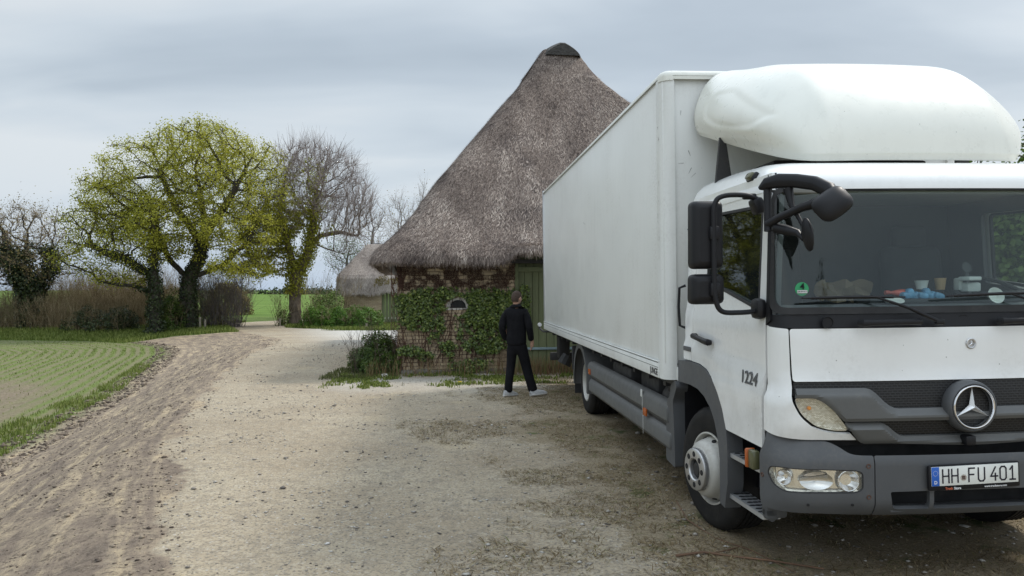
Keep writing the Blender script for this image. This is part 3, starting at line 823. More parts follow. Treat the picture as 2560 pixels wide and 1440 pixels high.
part('fairing_strut', 'chassis_dark', lambda b: (b.add([(-1.02, .12, 2.53), (-.89, .12, 2.53), (-.915, .2, 2.92), (-.95, .2, 2.92), (-1.02, .15, 2.53), (-.89, .15, 2.53), (-.915, .23, 2.92), (-.95, .23, 2.92)], [(0, 1, 2, 3), (4, 5, 6, 7), (0, 1, 5, 4), (1, 2, 6, 5), (2, 3, 7, 6), (3, 0, 4, 7)]), b.box((.95, .15, 2.72), (.1, .03, .4))), smooth=False)
part('fairing_lamp', 'box_white', lambda b: b.tube([(.95, .60, 3.42), (.95, .60, 3.50), (.95, .58, 3.515)], [.03, .03, .02], 12))
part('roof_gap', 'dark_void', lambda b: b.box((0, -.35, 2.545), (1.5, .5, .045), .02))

# wipers
def wiper(b, tip0, tip1, pivot, mid):
    a = Vector(tip0); c = Vector(tip1); n_ = 14
    b.tube([a.lerp(c, i/n_)+Vector((0, -.008*math.sin(PI*i/n_), .004*math.sin(PI*i/n_))) for i in range(n_+1)], [.005+.004*math.sin(PI*i/n_) for i in range(n_+1)], 6)
    b.tube([a.lerp(c, .1)+Vector((0, .012, -.004)), a.lerp(c, .9)+Vector((0, .012, -.004))], .004, 6)
    b.tube([mid, Vector(mid).lerp(Vector(pivot), .5)+Vector((0, -.012, .008)), pivot], [.006, .009, .014], 8)
    b.box(pivot, (.055, .03, .035), .01)
part('wiper', 'black_plastic', lambda b: wiper(b, (-1.03, -1.262, 1.690), (-.425, -1.285, 1.690), (-.225, -1.295, 1.545), (-.60, -1.285, 1.693)))
part('wiper', 'black_plastic', lambda b: wiper(b, (-.18, -1.29, 1.692), (.42, -1.28, 1.705), (.62, -1.295, 1.545), (.22, -1.29, 1.70)))
def cowlbits(b):
    for x0 in (-.51, .33):
        b.tube([(x0-.18, -1.27, 1.545), (x0-.17, -1.295, 1.543), (x0-.12, -1.30, 1.545), (x0+.12, -1.302, 1.548), (x0+.165, -1.295, 1.548), (x0+.18, -1.27, 1.55)], [.02, .022, .018, .018, .020, .016], 10)
cw = part('cowl_grip', 'black_plastic', cowlbits)
part('cowl_cap', 'black_plastic', lambda b: [b.lathe([(.0001, -.001), (.028, -.001), (.031, .004), (.034, .004), (.035, -.006)], 20, Matrix.Translation((x, interp(1.545, YF)+.012, 1.548)) @ Matrix.Rotation(-PI/2, 4, 'Z')) for x in (-.86, -.04, .78)], cw)
# sticker
def stk(b):
    b.lathe([(.0001, 0), (.04, 0)], 28, Matrix.Translation(Vector(S(.985, 1.742, -.008))) @ Matrix.Rotation(-PI/2, 4, 'Z') @ Matrix.Rotation(R(-6), 4, 'Z'))
st = part('emission_sticker', 'sticker_green', stk, windscreen)
sp = Vector(S(.985, 1.742, -.005))
def stx(x, y, z): return (sp.x+x, sp.y-.003-x*.12, sp.z+y)
part('sticker_number', 'text_dark', lambda b: put_text(b, '4', .052, 0, 0, 0, .001, 1., lambda x, y, z: stx(x, y+.013, z)), windscreen, smooth=False, fixn=False)
part('sticker_strip', 'text_white', lambda b: b.add([stx(x, y, 0) for x, y in ((-.029, -.024), (.029, -.024), (.029, -.007), (-.029, -.007))], [(0, 1, 2, 3)]), windscreen, smooth=False, fixn=False)
part('sticker_lettering', 'text_dark', lambda b: put_text(b, 'DE EV 4117', .011, 0, 0, 0, .0003, 1., lambda x, y, z: (stx(x, y-.0155, z)[0], stx(x, y, z)[1]-.002, stx(x, y-.0155, z)[2])), windscreen, smooth=False, fixn=False)

# cab interior
def dash(b):
    prof = [(-1.20, 1.585), (-1.15, 1.60), (-.95, 1.635), (-.80, 1.64), (-.72, 1.60), (-.66, 1.45), (-.70, 1.1)]
    b.grid([[(x, y+(.10 if abs(x) > 1.0 else 0), z) for y, z in prof] for x in np.linspace(-1.09, 1.09, 12)])
dsh = part('dashboard', 'interior_grey', dash)
part('defrost_vent', 'interior_dark', lambda b: [b.box((-1.0+.1*i, -1.13, 1.608), (.088, .03, .006), .001) for i in range(21)], dsh)
part('dash_tray', 'interior_dark', lambda b: b.box((.1, -.78, 1.655), (1.0, .2, .03), .008), dsh)
part('instrument_hood', 'interior_dark', lambda b: (b.box((.72, -.74, 1.665), (.5, .18, .09), .03),), dsh)
part('cab_floor', 'interior_dark', lambda b: b.box((0, -.3, 1.05), (2.1, 1.5, .06)))
part('rear_lining', 'interior_dark', lambda b: b.box((0, .44, 1.75), (2.12, .03, 1.3)))
part('headliner', 'interior_light', lambda b: b.box((0, -.3, 2.40), (2.05, 1.35, .03), .01))
part('header_trim', 'interior_light', lambda b: b.box((0, -1.02, 2.345), (2.05, .10, .07), .02))
def seat(b, x):
    b.box((x, -.05, 1.38), (.5, .5, .14), .05, seg=3); b.box((x, .25, 1.72), (.48, .14, .68), .06, Matrix.Rotation(R(-8), 3, 'X'), seg=3); b.box((x, .30, 2.13), (.27, .1, .18), .04, seg=3)
for x in (-.55, .6):
    part('seat', 'interior_dark', lambda b: seat(b, x))
def wheelb(b):
    M = Matrix.Translation((.62, -.60, 1.68)) @ Matrix.Rotation(R(-58), 4, 'X')
    b.tube([M @ Vector((.235*math.cos(a), 0, .235*math.sin(a))) for a in np.linspace(0, 2*PI, 37)[:-1]], .015, 8, closed=True)
    for a in (0, PI, -PI/2): b.tube([M @ Vector((0, .03, 0)), M @ Vector((.235*math.cos(a), 0, .235*math.sin(a)))], .016, 6)
    b.tube([M @ Vector((0, .02, 0)), M @ Vector((0, .3, 0))], [.05, .04], 12)
part('steering_wheel', 'interior_dark', wheelb)
None and part('cab_curtain', 'interior_dark', lambda b: b.grid([[(-1.06+.012*math.sin(i*1.3), -.9+i*.02, 1.62), (-1.04+.012*math.sin(i*1.3), -.9+i*.02, 2.33)] for i in range(12)]))

# ---- cargo box
X0, Y0, Y1, Z0, Z1 = 1.275, .64, 8.42, 1.0, 3.53
rb = .088
def cbody(b):
    b.box((0, (Y0+Y1)/2+.0, (Z0+Z1)/2+.05), (2*X0-.02, Y1-Y0-.06, Z1-Z0-.16), .01)
cargo = part('cargo_box', 'box_white', cbody)
def posts(b):
    for sx in (1, -1):
        P = []
        for zz in (Z0-.0, Z1-.05):
            row = []
            row.append((-sx*(X0+.003), Y0+.17, zz))
            for k in range(9):
                a = k/8*PI/2
                row.append((-sx*(X0-rb+rb*math.cos(a)+.003), Y0+rb-rb*math.sin(a), zz))
            row.append((-sx*(X0-rb-.015), Y0+.0, zz)); row.append((-sx*(X0-rb-.015), Y0+.03, zz))
            P.append(row)
        b.grid(P)
        b.add(P[0], [tuple(range(len(P[0])))])
part('corner_post', 'box_white', posts, cargo)
def railtop(b):
    for sx in (1, -1):
        rows = []
        for y in (Y0+.088, Y1+.005):
            rows.append([(-sx*(X0+.008), y, Z1-.055)]+[(-sx*(X0-.05+.058*math.cos(a)), y, Z1-.05+.055*math.sin(a)) for a in np.linspace(0, PI/2, 8)]+[(-sx*(X0-.2), y, Z1+.006)])
        b.grid(rows)
    rows = []
    for x in np.linspace(-X0+.088, X0-.088, 8):
        rows.append([(x, Y0-.008, Z1-.075), (x, Y0-.008, Z1-.045)]+[(x, Y0+.045-.053*math.cos(a), Z1-.05+.055*math.sin(a)) for a in np.linspace(0, PI/2, 8)]+[(x, Y0+.2, Z1+.006)])
    b.grid(rows)
    for sx in (1, -1):
        # rounded top corner
        rows = []
        for a in np.linspace(0, PI/2, 7):
            c0 = Vector((-sx*(X0-.09), Y0+.09)); row = []
            for ph in np.linspace(0, PI/2, 6):
                r_ = .04+.06*math.cos(ph)
                row.append((c0.x-sx*r_*math.cos(a), c0.y-r_*math.sin(a), Z1-.05+.055*math.sin(ph)))
            row.insert(0, (c0.x-sx*.1*math.cos(a), c0.y-.1*math.sin(a), Z1-.085))
            rows.append(row)
        b.grid(rows)
part('roof_edge', 'cream_paint', railtop, cargo)
part('box_roof', 'box_white', lambda b: b.box((0, (Y0+Y1)/2, Z1-.02), (2*X0-.1, Y1-Y0-.1, .05), .01), cargo)
def lowrail(b):
    for sx in (1, -1):
        b.box((-sx*(X0+.004), (Y0+Y1)/2+.07, 1.065), (.022, Y1-Y0-.16, .13), .006)
        b.box((-sx*(X0+.006), (Y0+Y1)/2+.07, 1.137), (.022, Y1-Y0-.16, .008), .002)
    b.box((0, Y0-.004, 1.05), (2*X0-.2, .02, .11), .004)
part('lower_rail', 'box_white', lowrail, cargo)
part('rail_groove', 'grey_plastic', lambda b: [b.box((-sx*(X0+.0155), (Y0+Y1)/2+.07, z_), (.0016, Y1-Y0-.17, .004)) for sx in (1, -1) for z_ in (1.128, 1.088)], cargo)
part('rear_frame', 'aluminium', lambda b: [b.box((-sx*(X0-.02), Y1-.01, (Z0+Z1)/2), (.06, .07, Z1-Z0), .01) for sx in (1, -1)]+[b.box((0, Y1+.03, (Z0+Z1)/2), (2*X0-.1, .03, Z1-Z0-.1), .005)], cargo)
part('tail_lift_plate', 'aluminium', lambda b: b.box((0, Y1+.10, 1.75), (2.4, .05, 1.55), .01), cargo)
def decal(b):
    vs, fs = text_mb('JUNGE', .078, .001, .0006)
    b.add([(-(X0+.0178), Y0+.28-v.x*1.0, 1.045+v.y) for v in vs], fs)
part('maker_lettering', 'text_dark', decal, cargo, smooth=False)
simple('scuff', (.16, .15, .15), .6, var=.3)
def scuffs(b):
    rr = random.Random(3)
    for k in range(26):
        if k < 12: y, z, L_ = Y0+rr.uniform(.1, .14), rr.uniform(1.6, 3.2), rr.uniform(.01, .05); f = lambda a, c: (-(X0+.0045), y+a, z+c)
        elif k < 19: y, z, L_ = rr.uniform(4, 8.3), rr.uniform(1.3, 2.8), rr.uniform(.02, .16); f = lambda a, c: (-(X0-.008), y+a, z+c)
        else: y, z, L_ = -rr.uniform(.9, 1.12), rr.uniform(2.2, 3.3), rr.uniform(.02, .07); f = lambda a, c: (y+a, Y0+.0275, z+c)
        an = rr.uniform(0, PI); w_ = rr.uniform(.001, .003)
        d = Vector((math.cos(an), math.sin(an)))*L_/2; n_ = Vector((-d.y, d.x)).normalized()*w_
        b.add([f(*(d+n_)), f(*(-d+n_*.3)), f(*(-d-n_*.3)), f(*(d-n_))], [(0, 1, 2, 3)])
part('scuff_mark', 'scuff', scuffs, cargo, smooth=False, fixn=False)
part('data_plate', 'aluminium', lambda b: b.box((-1.0, Y0+.02, 1.37), (.14, .03, .10), .002), cargo)
part('data_print', 'text_dark', lambda b: [b.box((-1.0+dx, Y0+.0035, 1.40-i*.016), (w_, .002, .006)) for i, (dx, w_) in enumerate([(0, .11), (-.01, .09), (0, .11), (-.02, .07), (0, .1)])], cargo)

# ---- chassis
def frame_b(b):
    for sx in (1, -1): b.box((sx*.42, 3.6, .83), (.09, 9.4, .22), .01)
    for y in (1.0, 2.5, 4.0, 5.6, 7.2): b.box((0, y, .82), (.8, .1, .18))
    b.box((0, 4.5, .965), (2.3, 7.6, .06))
    for y in np.arange(1.1, 8.4, .55): b.box((0, y, .94), (2.3, .08, .09))
    b.tube([(-1.0, 0, .43), (1.0, 0, .43)], .07, 10); b.tube([(-1.0, 5.1, .43), (1.0, 5.1, .43)], .09, 10)
    b.tube([(-.2, 5.1, .43), (.2, 5.1, .43)], [.26, .26], 16)
    b.box((0, -.35, .75), (1.3, 1.2, .5), .05)
part('chassis_frame', 'chassis_dark', frame_b)
def kit(b):
    b.box((-.83, 3.1, .68), (.5, .9, .42), .05); b.box((-.8, 1.9, .72), (.55, .65, .4), .04)
    b.tube([(-.95, .95, .75), (-.95, 1.3, .75)], [.17, .17], 16); b.tube([(-1.0, 1.0, .58), (-.85, 1.55, .80), (-.8, 1.8, .84)], .05, 10)
    b.tube([(.85, 1.2, .62), (.85, 2.4, .62)], [.28, .28], 20)
    b.box((-.6, 4.0, .6), (.4, .5, .3), .03)
part('tanks', 'chassis_dark', kit)
part('air_filter', 'black_plastic', lambda b: (b.tube([(-1.0, .78, .96), (-1.0, 1.05, .92), (-.9, 1.3, .9)], [.09, .10, .07], 12), b.box((-1.04, 1.15, .86), (.1, .12, .1), .02)))
def rear_mud(b, sg):
    arc = [(5.1+.56*math.cos(a), .42+.56*math.sin(a)) for a in np.linspace(R(-8), R(188), 26)]
    b.grid([[(-sg*1.205, y, z) for y, z in arc], [(-sg*.62, y, z) for y, z in arc]])
    b.grid([[(-sg*1.205, y, z) for y, z in arc], [(-sg*1.205, 5.1+(y-5.1)*.87, .42+(z-.42)*.87) for y, z in arc]])
for sg in (1, -1):
    part('rear_mudguard', 'grey_plastic_light', lambda b: rear_mud(b, sg), fixn=False)
def guard(b, sg, z0, z1, y0, y1):
    # one rail of the side guard with folded profile
    prof = [(1.17, z0), (1.19, z0+.02), (1.215, z0+.05), (1.215, z1-.06), (1.195, z1-.02), (1.16, z1)]
    def row(y, k=0): return [(-sg*(x-k), y, z) for x, z in prof]
    b.grid([row(y0, .03), row(y0+.02), row(y1-.02), row(y1, .03)])
    b.grid([[(-sg*(x-.03), y, z) for x, z in prof] for y in (y0, y1)])
for sg in (1, -1):
    sgp = part('side_guard', 'grey_plastic_light', lambda b: (guard(b, sg, .585, .79, .80, 4.46), guard(b, sg, .375, .575, .72, 4.40)))
    part('guard_back', 'chassis_dark', lambda b: b.box((-sg*1.16, 2.6, .58), (.03, 3.6, .36)), sgp)
    part('guard_strap', 'box_white', lambda b: (b.box((-sg*1.2155, 1.62, .685), (.002, .007, .2), .0005), b.box((-sg*1.2155, 1.60, .475), (.002, .007, .19), .0005), b.box((-sg*1.213, 1.66, .755), (.008, .05, .07), .003)), sgp)
    for y in (1.50, 4.28):
        mb = MB(); mb.box((-sg*1.222, y, .60 if y < 2 else .67), (.02, .10, .07), .006); mb.build('side_reflector', 'orange_lens', sgp)
    # end cap behind front wheel
    eb = MB(); ol = rpoly([(.64, .28), (.90, .30), (.88, .62), (.84, .82), (.78, .84), (.74, .95), (.62, 1.0), (.58, .95), (.69, .82), (.66, .6)], .03, 3)
    if sg > 0: panel(eb, [(z, y) for y, z in ol], lambda z, y: (-sg*1.20, y, z), .10, step=.08)
    else: panel(eb, ol, lambda y, z: (-sg*1.20, y, z), .10, step=.08)
    eb.build('guard_end', 'grey_plastic', truck)
    part('mud_flap', 'black_rubber', lambda b: (b.box((-sg*.93, 5.68, .45), (.5, .02, .5)), b.box((-sg*1.15, 5.72, .72), (.12, .06, .35), .01)))
part('rear_bumper', 'chassis_dark', lambda b: (b.box((0, 8.6, .48), (2.3, .12, .14), .01), b.box((-.95, 8.3, .7), (.2, .3, .45), .02), b.box((.95, 8.3, .7), (.2, .3, .45), .02), b.tube([(-1.0, 7.4, .6), (-1.08, 7.4, .45)], [.1, .12], 10)))
part('tail_arm', 'chassis_dark', lambda b: (b.tube([(-1.15, 8.35, .95), (-1.29, 8.5, .95), (-1.34, 8.6, 1.0), (-1.34, 8.62, 1.06)], .018, 8),))
part('tail_lamp', 'text_white', lambda b: b.tube([(-1.34, 8.585, 1.07), (-1.34, 8.65, 1.07)], .035, 12))

# ---- wheels
def wheel(name, cx, cy, sg, rear=False, cz=.43):
    """sg +1: outer face towards photo left (-x)"""
    Rr = .442; wd = .275
    M = Matrix.Translation((cx, cy, cz)) @ Matrix.Rotation(R(0 if rear else 10), 4, 'Z') @ (Matrix.Rotation(PI, 4, 'Z') if sg > 0 else Matrix.Identity(4))
    w = empty(name, (0, 0, 0)); w.parent = truck
    # tyre (outer face at a=0 => -a inwards)
    prof = [(.262, -.005), (.272, .002), (.30, .0), (.36, .012), (.40, .006), (.424, -.012), (.438, -.035)]
    zs = []
    for g in range(5):
        a0 = -.04-g*.0385
        zs += [(Rr-.0015, a0), (Rr, a0-.024), (Rr-.012, a0-.026), (Rr-.012, a0-.035)]
    prof = prof+zs+[(.438, -wd+.03), (.42, -wd+.01), (.36, -wd), (.28, -wd), (.262, -wd+.01)]
    b = MB(); b.lathe(prof, 72, M)
    # shoulder blocks
    for k in range(72):
        a = 2*PI*k/72; Mk = M @ Matrix.Rotation(a, 4, 'X')
        b.add([Mk @ Vector(p) for p in ((-.012, 0, .424), (-.040, 0, Rr+.003), (-.040, .022, Rr+.003), (-.012, .022, .424), (-.02, 0, .41), (-.02, .022, .41))], [(0, 1, 2, 3), (0, 1, 4), (3, 2, 5)])
    b.build('tyre', 'tyre_rubber', w, ang=40, fixn=False)
    b = MB()
    if not rear:
        b.lathe([(.262, -.004), (.262, .004), (.252, .006), (.246, -.004), (.240, -.05), (.235, -.08), (.225, -.09)], 56, M)
        b.lathe([(.236, -.075), (.226, -.03), (.208, .03), (.196, .058), (.178, .074), (.158, .08), (.155, .085), (.0001, .085)], 56, M)
    else:
        b.lathe([(.262, -.004), (.262, .004), (.250, .006), (.244, -.004), (.235, -.06), (.228, -.10), (.20, -.13), (.15, -.135), (.10, -.135), (.0001, -.14)], 56, M)
    b.build('rim', 'rim_paint', w)
    b = MB()
    for k in range(10):
        a = 2*PI*(k+.5)/10; Mk = M @ Matrix.Rotation(a, 4, 'X') @ Matrix.Translation((-.0 if not rear else -.10, 0, .219 if not rear else .19)) @ (Matrix.Rotation(R(-74), 4, 'Y') if not rear else Matrix.Identity(4))
        b.lathe([(.0001, .004), (.016, .004), (.018, -.003)], 12, Mk)
    b.build('vent_hole', 'dark_void', w)
    b = MB()
    if not rear:
        b.lathe([(.150, .078), (.155, .112), (.150, .123), (.140, .127), (.082, .127), (.074, .119), (.071, .085)], 56, M)
    else:
        b.lathe([(.12, -.135), (.115, -.05), (.09, -.03), (.0001, -.03)], 40, M)
    b.build('hub_ring', 'hub_metal', w)
    b = MB()
    for k in range(8 if not rear else 10):
        a = 2*PI*k/(8 if not rear else 10); Mk = M @ Matrix.Rotation(a, 4, 'X') @ Matrix.Translation((.1275 if not rear else -.12, 0, .111 if not rear else .145))
        b.lathe([(.0001, .001), (.020, .001), (.022, -.002)], 14, Mk)
    if not rear: b.lathe([(.072, .095), (.0001, .095)], 30, M)
    b.build('nut_recess', 'dark_void', w)
    b = MB()
    for k in range(8):
        a = 2*PI*k/8; Mk = M @ Matrix.Rotation(a, 4, 'X') @ Matrix.Translation((.118 if not rear else -.115, 0, .111 if not rear else .145))
        b.lathe([(.0001, .013), (.009, .012), (.0105, .0)], 6, Mk)
    if not rear: b.lathe([(.0001, .112), (.040, .112), (.048, .104), (.05, .09)], 24, M)
    b.build('wheel_nut', 'chassis_dark', w)
    return w
wheel('front_wheel', -1.135, 0, 1); wheel('front_wheel', 1.125, 0, -1)
wheel('rear_wheel', -1.115, 5.1, 1, True); wheel('rear_wheel', 1.115, 5.1, -1, True)
def inner(b):
    for sg in (1, -1):
        M = Matrix.Translation((-sg*.80, 5.1, .43)) @ (Matrix.Rotation(PI, 4, 'Z') if sg > 0 else Matrix.Identity(4))
        b.lathe([(.26, 0), (.30, 0), (.42, -.01), (.442, -.03), (.442, -.22), (.42, -.25), (.26, -.25)], 48, M)
part('inner_tyre', 'tyre_rubber', inner)

# ---- loose things lying on the dashboard (top-level things)
TM = Matrix.Translation(TW) @ Matrix.Rotation(TR[2], 4, 'Z') @ Matrix.Rotation(TR[1], 4, 'Y')
simple('paper_white', (.72, .72, .68), .7); simple('cup_brown', (.42, .27, .14), .7); simple('card_brown', (.17, .125, .08), .8, var=.25)
simple('plastic_blue', (.12, .32, .52), .2, var=.4, vscale=20); simple('plastic_red', (.55, .10, .07), .3, var=.3, vscale=20); simple('device_white', (.62, .64, .63), .4)
def loose(mb, name, mat, label, cat, **kw):
    o = mb.build(name, mat, None, **kw); o.matrix_world = TM; tag(o, label, cat); return o
def vert(b, prof, M=Matrix.Identity(4), seg=24): b.lathe([(r, a) for r, a in prof], seg, M @ Matrix.Rotation(-PI/2, 4, 'Y'))
zt = 1.668
b = MB(); vert(b, [(.0001, 0), (.030, 0), (.042, .055), (.044, .057), (.040, .054), (.028, .004), (.0001, .004)], Matrix.Translation((.03, -.74, zt+.06)))
loose(b, 'paper_tub', 'paper_white', 'small white paper tub on the dashboard beside the brown cup', 'tub')
b = MB(); vert(b, [(.0001, 0), (.026, 0), (.036, .075), (.038, .077), (.034, .074), (.024, .004), (.0001, .004)], Matrix.Translation((.165, -.73, zt+.055)))
loose(b, 'paper_cup', 'cup_brown', 'small brown paper cup on the dashboard near the wheel', 'cup')
b = MB(); b.box((-.10, -.76, zt+.05), (.10, .07, .07)); 
b = MB()
P = [[(-.62+.045*i, -.70+.05*math.sin(i*1.7+j)+.02*j, zt-.01+j*.032+.015*math.sin(i*2.1+j*3)) for j in range(5)] for i in range(9)]
b.grid(P); b.grid([[(p[0], p[1]+.03, p[2]) for p in r] for r in P])
loose(b, 'paper_bag', 'card_brown', 'crumpled brown paper bag lying behind the windscreen', 'bag')
b = MB(); vert(b, [(.0001, 0), (.048, 0), (.050, .004), (.046, .012), (.038, .006), (.0001, .006)], Matrix.Translation((-.275, -.93, 1.658)) @ Matrix.Rotation(R(18), 4, 'X') @ Matrix.Diagonal((1.3, 1, 1, 1)))
loose(b, 'oval_lid', 'paper_white', 'white oval lid lying on the dashboard behind the left wiper', 'lid')  # loose white oval lid, shallow dished shape
b = MB(); vert(b, [(.0001, 0), (.030, 0), (.050, .035), (.052, .037), (.046, .034), (.026, .004), (.0001, .004)], Matrix.Translation((.335, -.98, 1.675)) @ Matrix.Rotation(R(70), 4, 'X'))
loose(b, 'plastic_cup', 'paper_white', 'white cup tipped on its side under the white reader', 'cup')
b = MB()
for i in range(7): b.box((-.115+.045*i*.8, -.80+.01*(i % 3), zt+.022+.012*math.sin(i*2.)), (.07, .06, .045), .018, Matrix.Rotation(i*1.1, 3, 'Y'))
loose(b, 'drink_pack', 'plastic_blue', 'clear and blue shrink wrapped pack beside the red bottle top', 'package')
b = MB(); b.tube([(-.23, -.76, zt+.04), (-.21, -.76, zt+.042), (-.19, -.76, zt+.04), (-.13, -.76, zt+.035), (-.07, -.76, zt+.03)], [.014, .014, .010, .028, .03], 12)
loose(b, 'drink_bottle', 'plastic_red', 'small red capped bottle lying on the dashboard', 'bottle')
b = MB(); b.box((.32, -.80, zt+.07), (.11, .07, .06), .012, Matrix.Rotation(R(12), 3, 'Z')); b.box((.29, -.84, zt+.125), (.10, .09, .026), .008, Matrix.Rotation(R(10), 3, 'Z')); b.box((.26, -.77, zt+.09), (.03, .06, .08), .01)
loose(b, 'toll_reader', 'device_white', 'white boxy reader device standing on the dashboard', 'device')
b = MB(); vert(b, [(.0001, .0), (.036, 0), (.040, .008), (.036, .014)], Matrix.Translation((.475, -.55, 1.87)) @ Matrix.Rotation(R(80), 4, 'X'), 20); b.tube([(.475, -.55, 1.84), (.48, -.56, 1.72), (.49, -.58, 1.62)], .014, 8)
loose(b, 'desk_fan', 'interior_grey', 'small round grey fan on a stalk beside the steering wheel', 'fan')
# ================================================================ WORLD, CAMERA, SUN
cam_d = bpy.data.cameras.new('camera'); cam = bpy.data.objects.new('camera', cam_d); COL.objects.link(cam)
cam.location = (0, 0, 1.75); cam.rotation_euler = (R(90), 0, 0)
cam_d.sensor_width = 36; cam_d.lens = 36*1900/2560; cam_d.clip_start = .05; cam_d.clip_end = 5000
scene.camera = cam
SUN_DIR = Vector((.58, .335, .743)).normalized()
sl = bpy.data.lights.new('sun', 'SUN'); sl.energy = 2.2; sl.angle = R(10); sl.color = (1, .95, .88)
so = bpy.data.objects.new('sun', sl); COL.objects.link(so); so.rotation_euler = SUN_DIR.to_track_quat('Z', 'Y').to_euler()
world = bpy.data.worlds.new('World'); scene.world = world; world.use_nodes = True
t = NT(world.node_tree); t.n.clear()
out = t.add('ShaderNodeOutputWorld'); bg = t.add('ShaderNodeBackground'); t.l.new(bg.outputs[0], out.inputs[0])
sky = t.add('ShaderNodeTexSky', sky_type='NISHITA', sun_disc=False, sun_elevation=math.asin(SUN_DIR.z), sun_rotation=math.atan2(SUN_DIR.x, SUN_DIR.y), air_density=1.2, dust_density=2.)
tc = t.add('ShaderNodeTexCoord'); sx = t.add('ShaderNodeSeparateXYZ'); t.l.new(tc.outputs['Generated'], sx.inputs[0])
zc = t.math('ADD', t.math('MAXIMUM', sx.outputs['Z'], 0.), .16)
u = t.math('DIVIDE', sx.outputs['X'], zc); v = t.math('DIVIDE', sx.outputs['Y'], zc)
cb = t.add('ShaderNodeCombineXYZ'); t.l.new(u, cb.inputs[0]); t.l.new(v, cb.inputs[1])
mp = t.add('ShaderNodeMapping', ins={'Rotation': (0, 0, R(25)), 'Scale': (.5, 1.0, 1.), 'Location': (9.1, -2., 0)}); t.l.new(cb.outputs[0], mp.inputs[0])
n1 = t.noise(mp.outputs[0], .78, 5, .46, .5)
n2 = t.noise(mp.outputs[0], 2.2, 4, .45, .4)
nn = t.math('ADD', t.math('MULTIPLY', n1, .75), t.math('MULTIPLY', n2, .25))
cl = t.ramp(nn, [(.36, (3.2, 3.85, 4.6)), (.45, (3.9, 4.6, 5.4)), (.53, (4.8, 5.5, 6.25)), (.62, (5.9, 6.4, 6.9))])
# towards the horizon: pale blue band
hz = t.ramp(t.math('ABSOLUTE', sx.outputs['Z']), [(0., (5.0, 6.2, 7.9)), (.10, (5.8, 6.7, 8.0)), (.30, (1, 1, 1))])
hf = t.ramp(sx.outputs['Z'], [(.0, (.85,)*3), (.10, (.5,)*3), (.22, (0,)*3)])
c = t.mix(hf, cl, t.ramp(sx.outputs['Z'], [(0., (4.1, 5.2, 6.8)), (.14, (4.9, 5.6, 6.5))]))
c = t.mix(.88, sky.outputs[0], c)
c = t.mix(1., c, (1.06, 1.03, .99), 'MULTIPLY')
gain = t.math('ADD', t.math('MULTIPLY_ADD', t.smooth(sx.outputs['Z'], .38, .95), 1.5, 1.), t.math('MULTIPLY', t.smooth(t.math('MULTIPLY', sx.outputs['Y'], -1.), -.1, .8), .35))  # added fill: sky brightened overhead and behind the camera, out of view
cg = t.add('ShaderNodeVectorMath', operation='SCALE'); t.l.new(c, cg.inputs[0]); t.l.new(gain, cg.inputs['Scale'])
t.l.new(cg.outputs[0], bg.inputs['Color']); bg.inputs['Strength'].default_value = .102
scene.view_settings.view_transform = 'Standard'; scene.view_settings.look = 'None'; scene.view_settings.exposure = .32; scene.view_settings.gamma = 1
scene.cycles.max_bounces = 8; scene.cycles.transparent_max_bounces = 12

# ================================================================ TERRAIN
H = 1.75; F = 1900.
EDGE = [(-.2, -12), (-.8, -5), (-1.3, 0), (-2.1, 4.6), (-3.15, 6.9), (-3.9, 8.9), (-5.1, 13.), (-6.6, 18.5), (-7.7, 24.5), (-8.7, 28.5), (-11., 33.), (-14.5, 40.)]
FIELD = [(-3.6, -12), (-4.2, -4), (-5.3, 3), (-6.6, 8.6), (-7.9, 13.3), (-9.2, 18.), (-10.9, 23.), (-12.6, 28.), (-14.3, 31.5), (-16.6, 34.), (-19.5, 35.6), (-24, 36.3), (-30, 36.4), (-70, 36.), (-70, -12)]
def sstep(x, a, b):
    t_ = np.clip((x-a)/(b-a), 0, 1); return t_*t_*(3-2*t_)
def vnoise(x, y, s, seed=0):
    """cheap value noise"""
    x = x/s+seed*17.3; y = y/s+seed*9.1
    xi = np.floor(x); yi = np.floor(y); fx = x-xi; fy = y-yi; fx = fx*fx*(3-2*fx); fy = fy*fy*(3-2*fy)
    def h(a, b):
        v_ = np.sin(a*127.1+b*311.7+seed)*43758.5453; return v_-np.floor(v_)
    return (h(xi, yi)*(1-fx)+h(xi+1, yi)*fx)*(1-fy)+(h(xi, yi+1)*(1-fx)+h(xi+1, yi+1)*fx)*fy
EPOLY = np.array(EDGE+[(-60, 60), (-60, -12)], float)
FPOLY = np.array(FIELD, float)
def masks(P):
    P = np.atleast_2d(np.asarray(P, float))
    dE = dist_poly(P, EDGE, False); inE = inpoly(P, EPOLY)
    dE = np.where(inE, dE, -dE)                     # positive to the left of the track
    dF = dist_poly(P, FPOLY); inF = inpoly(P, FPOLY); dF = np.where(inF, -dF, dF)   # negative inside the field
    return dE, dF
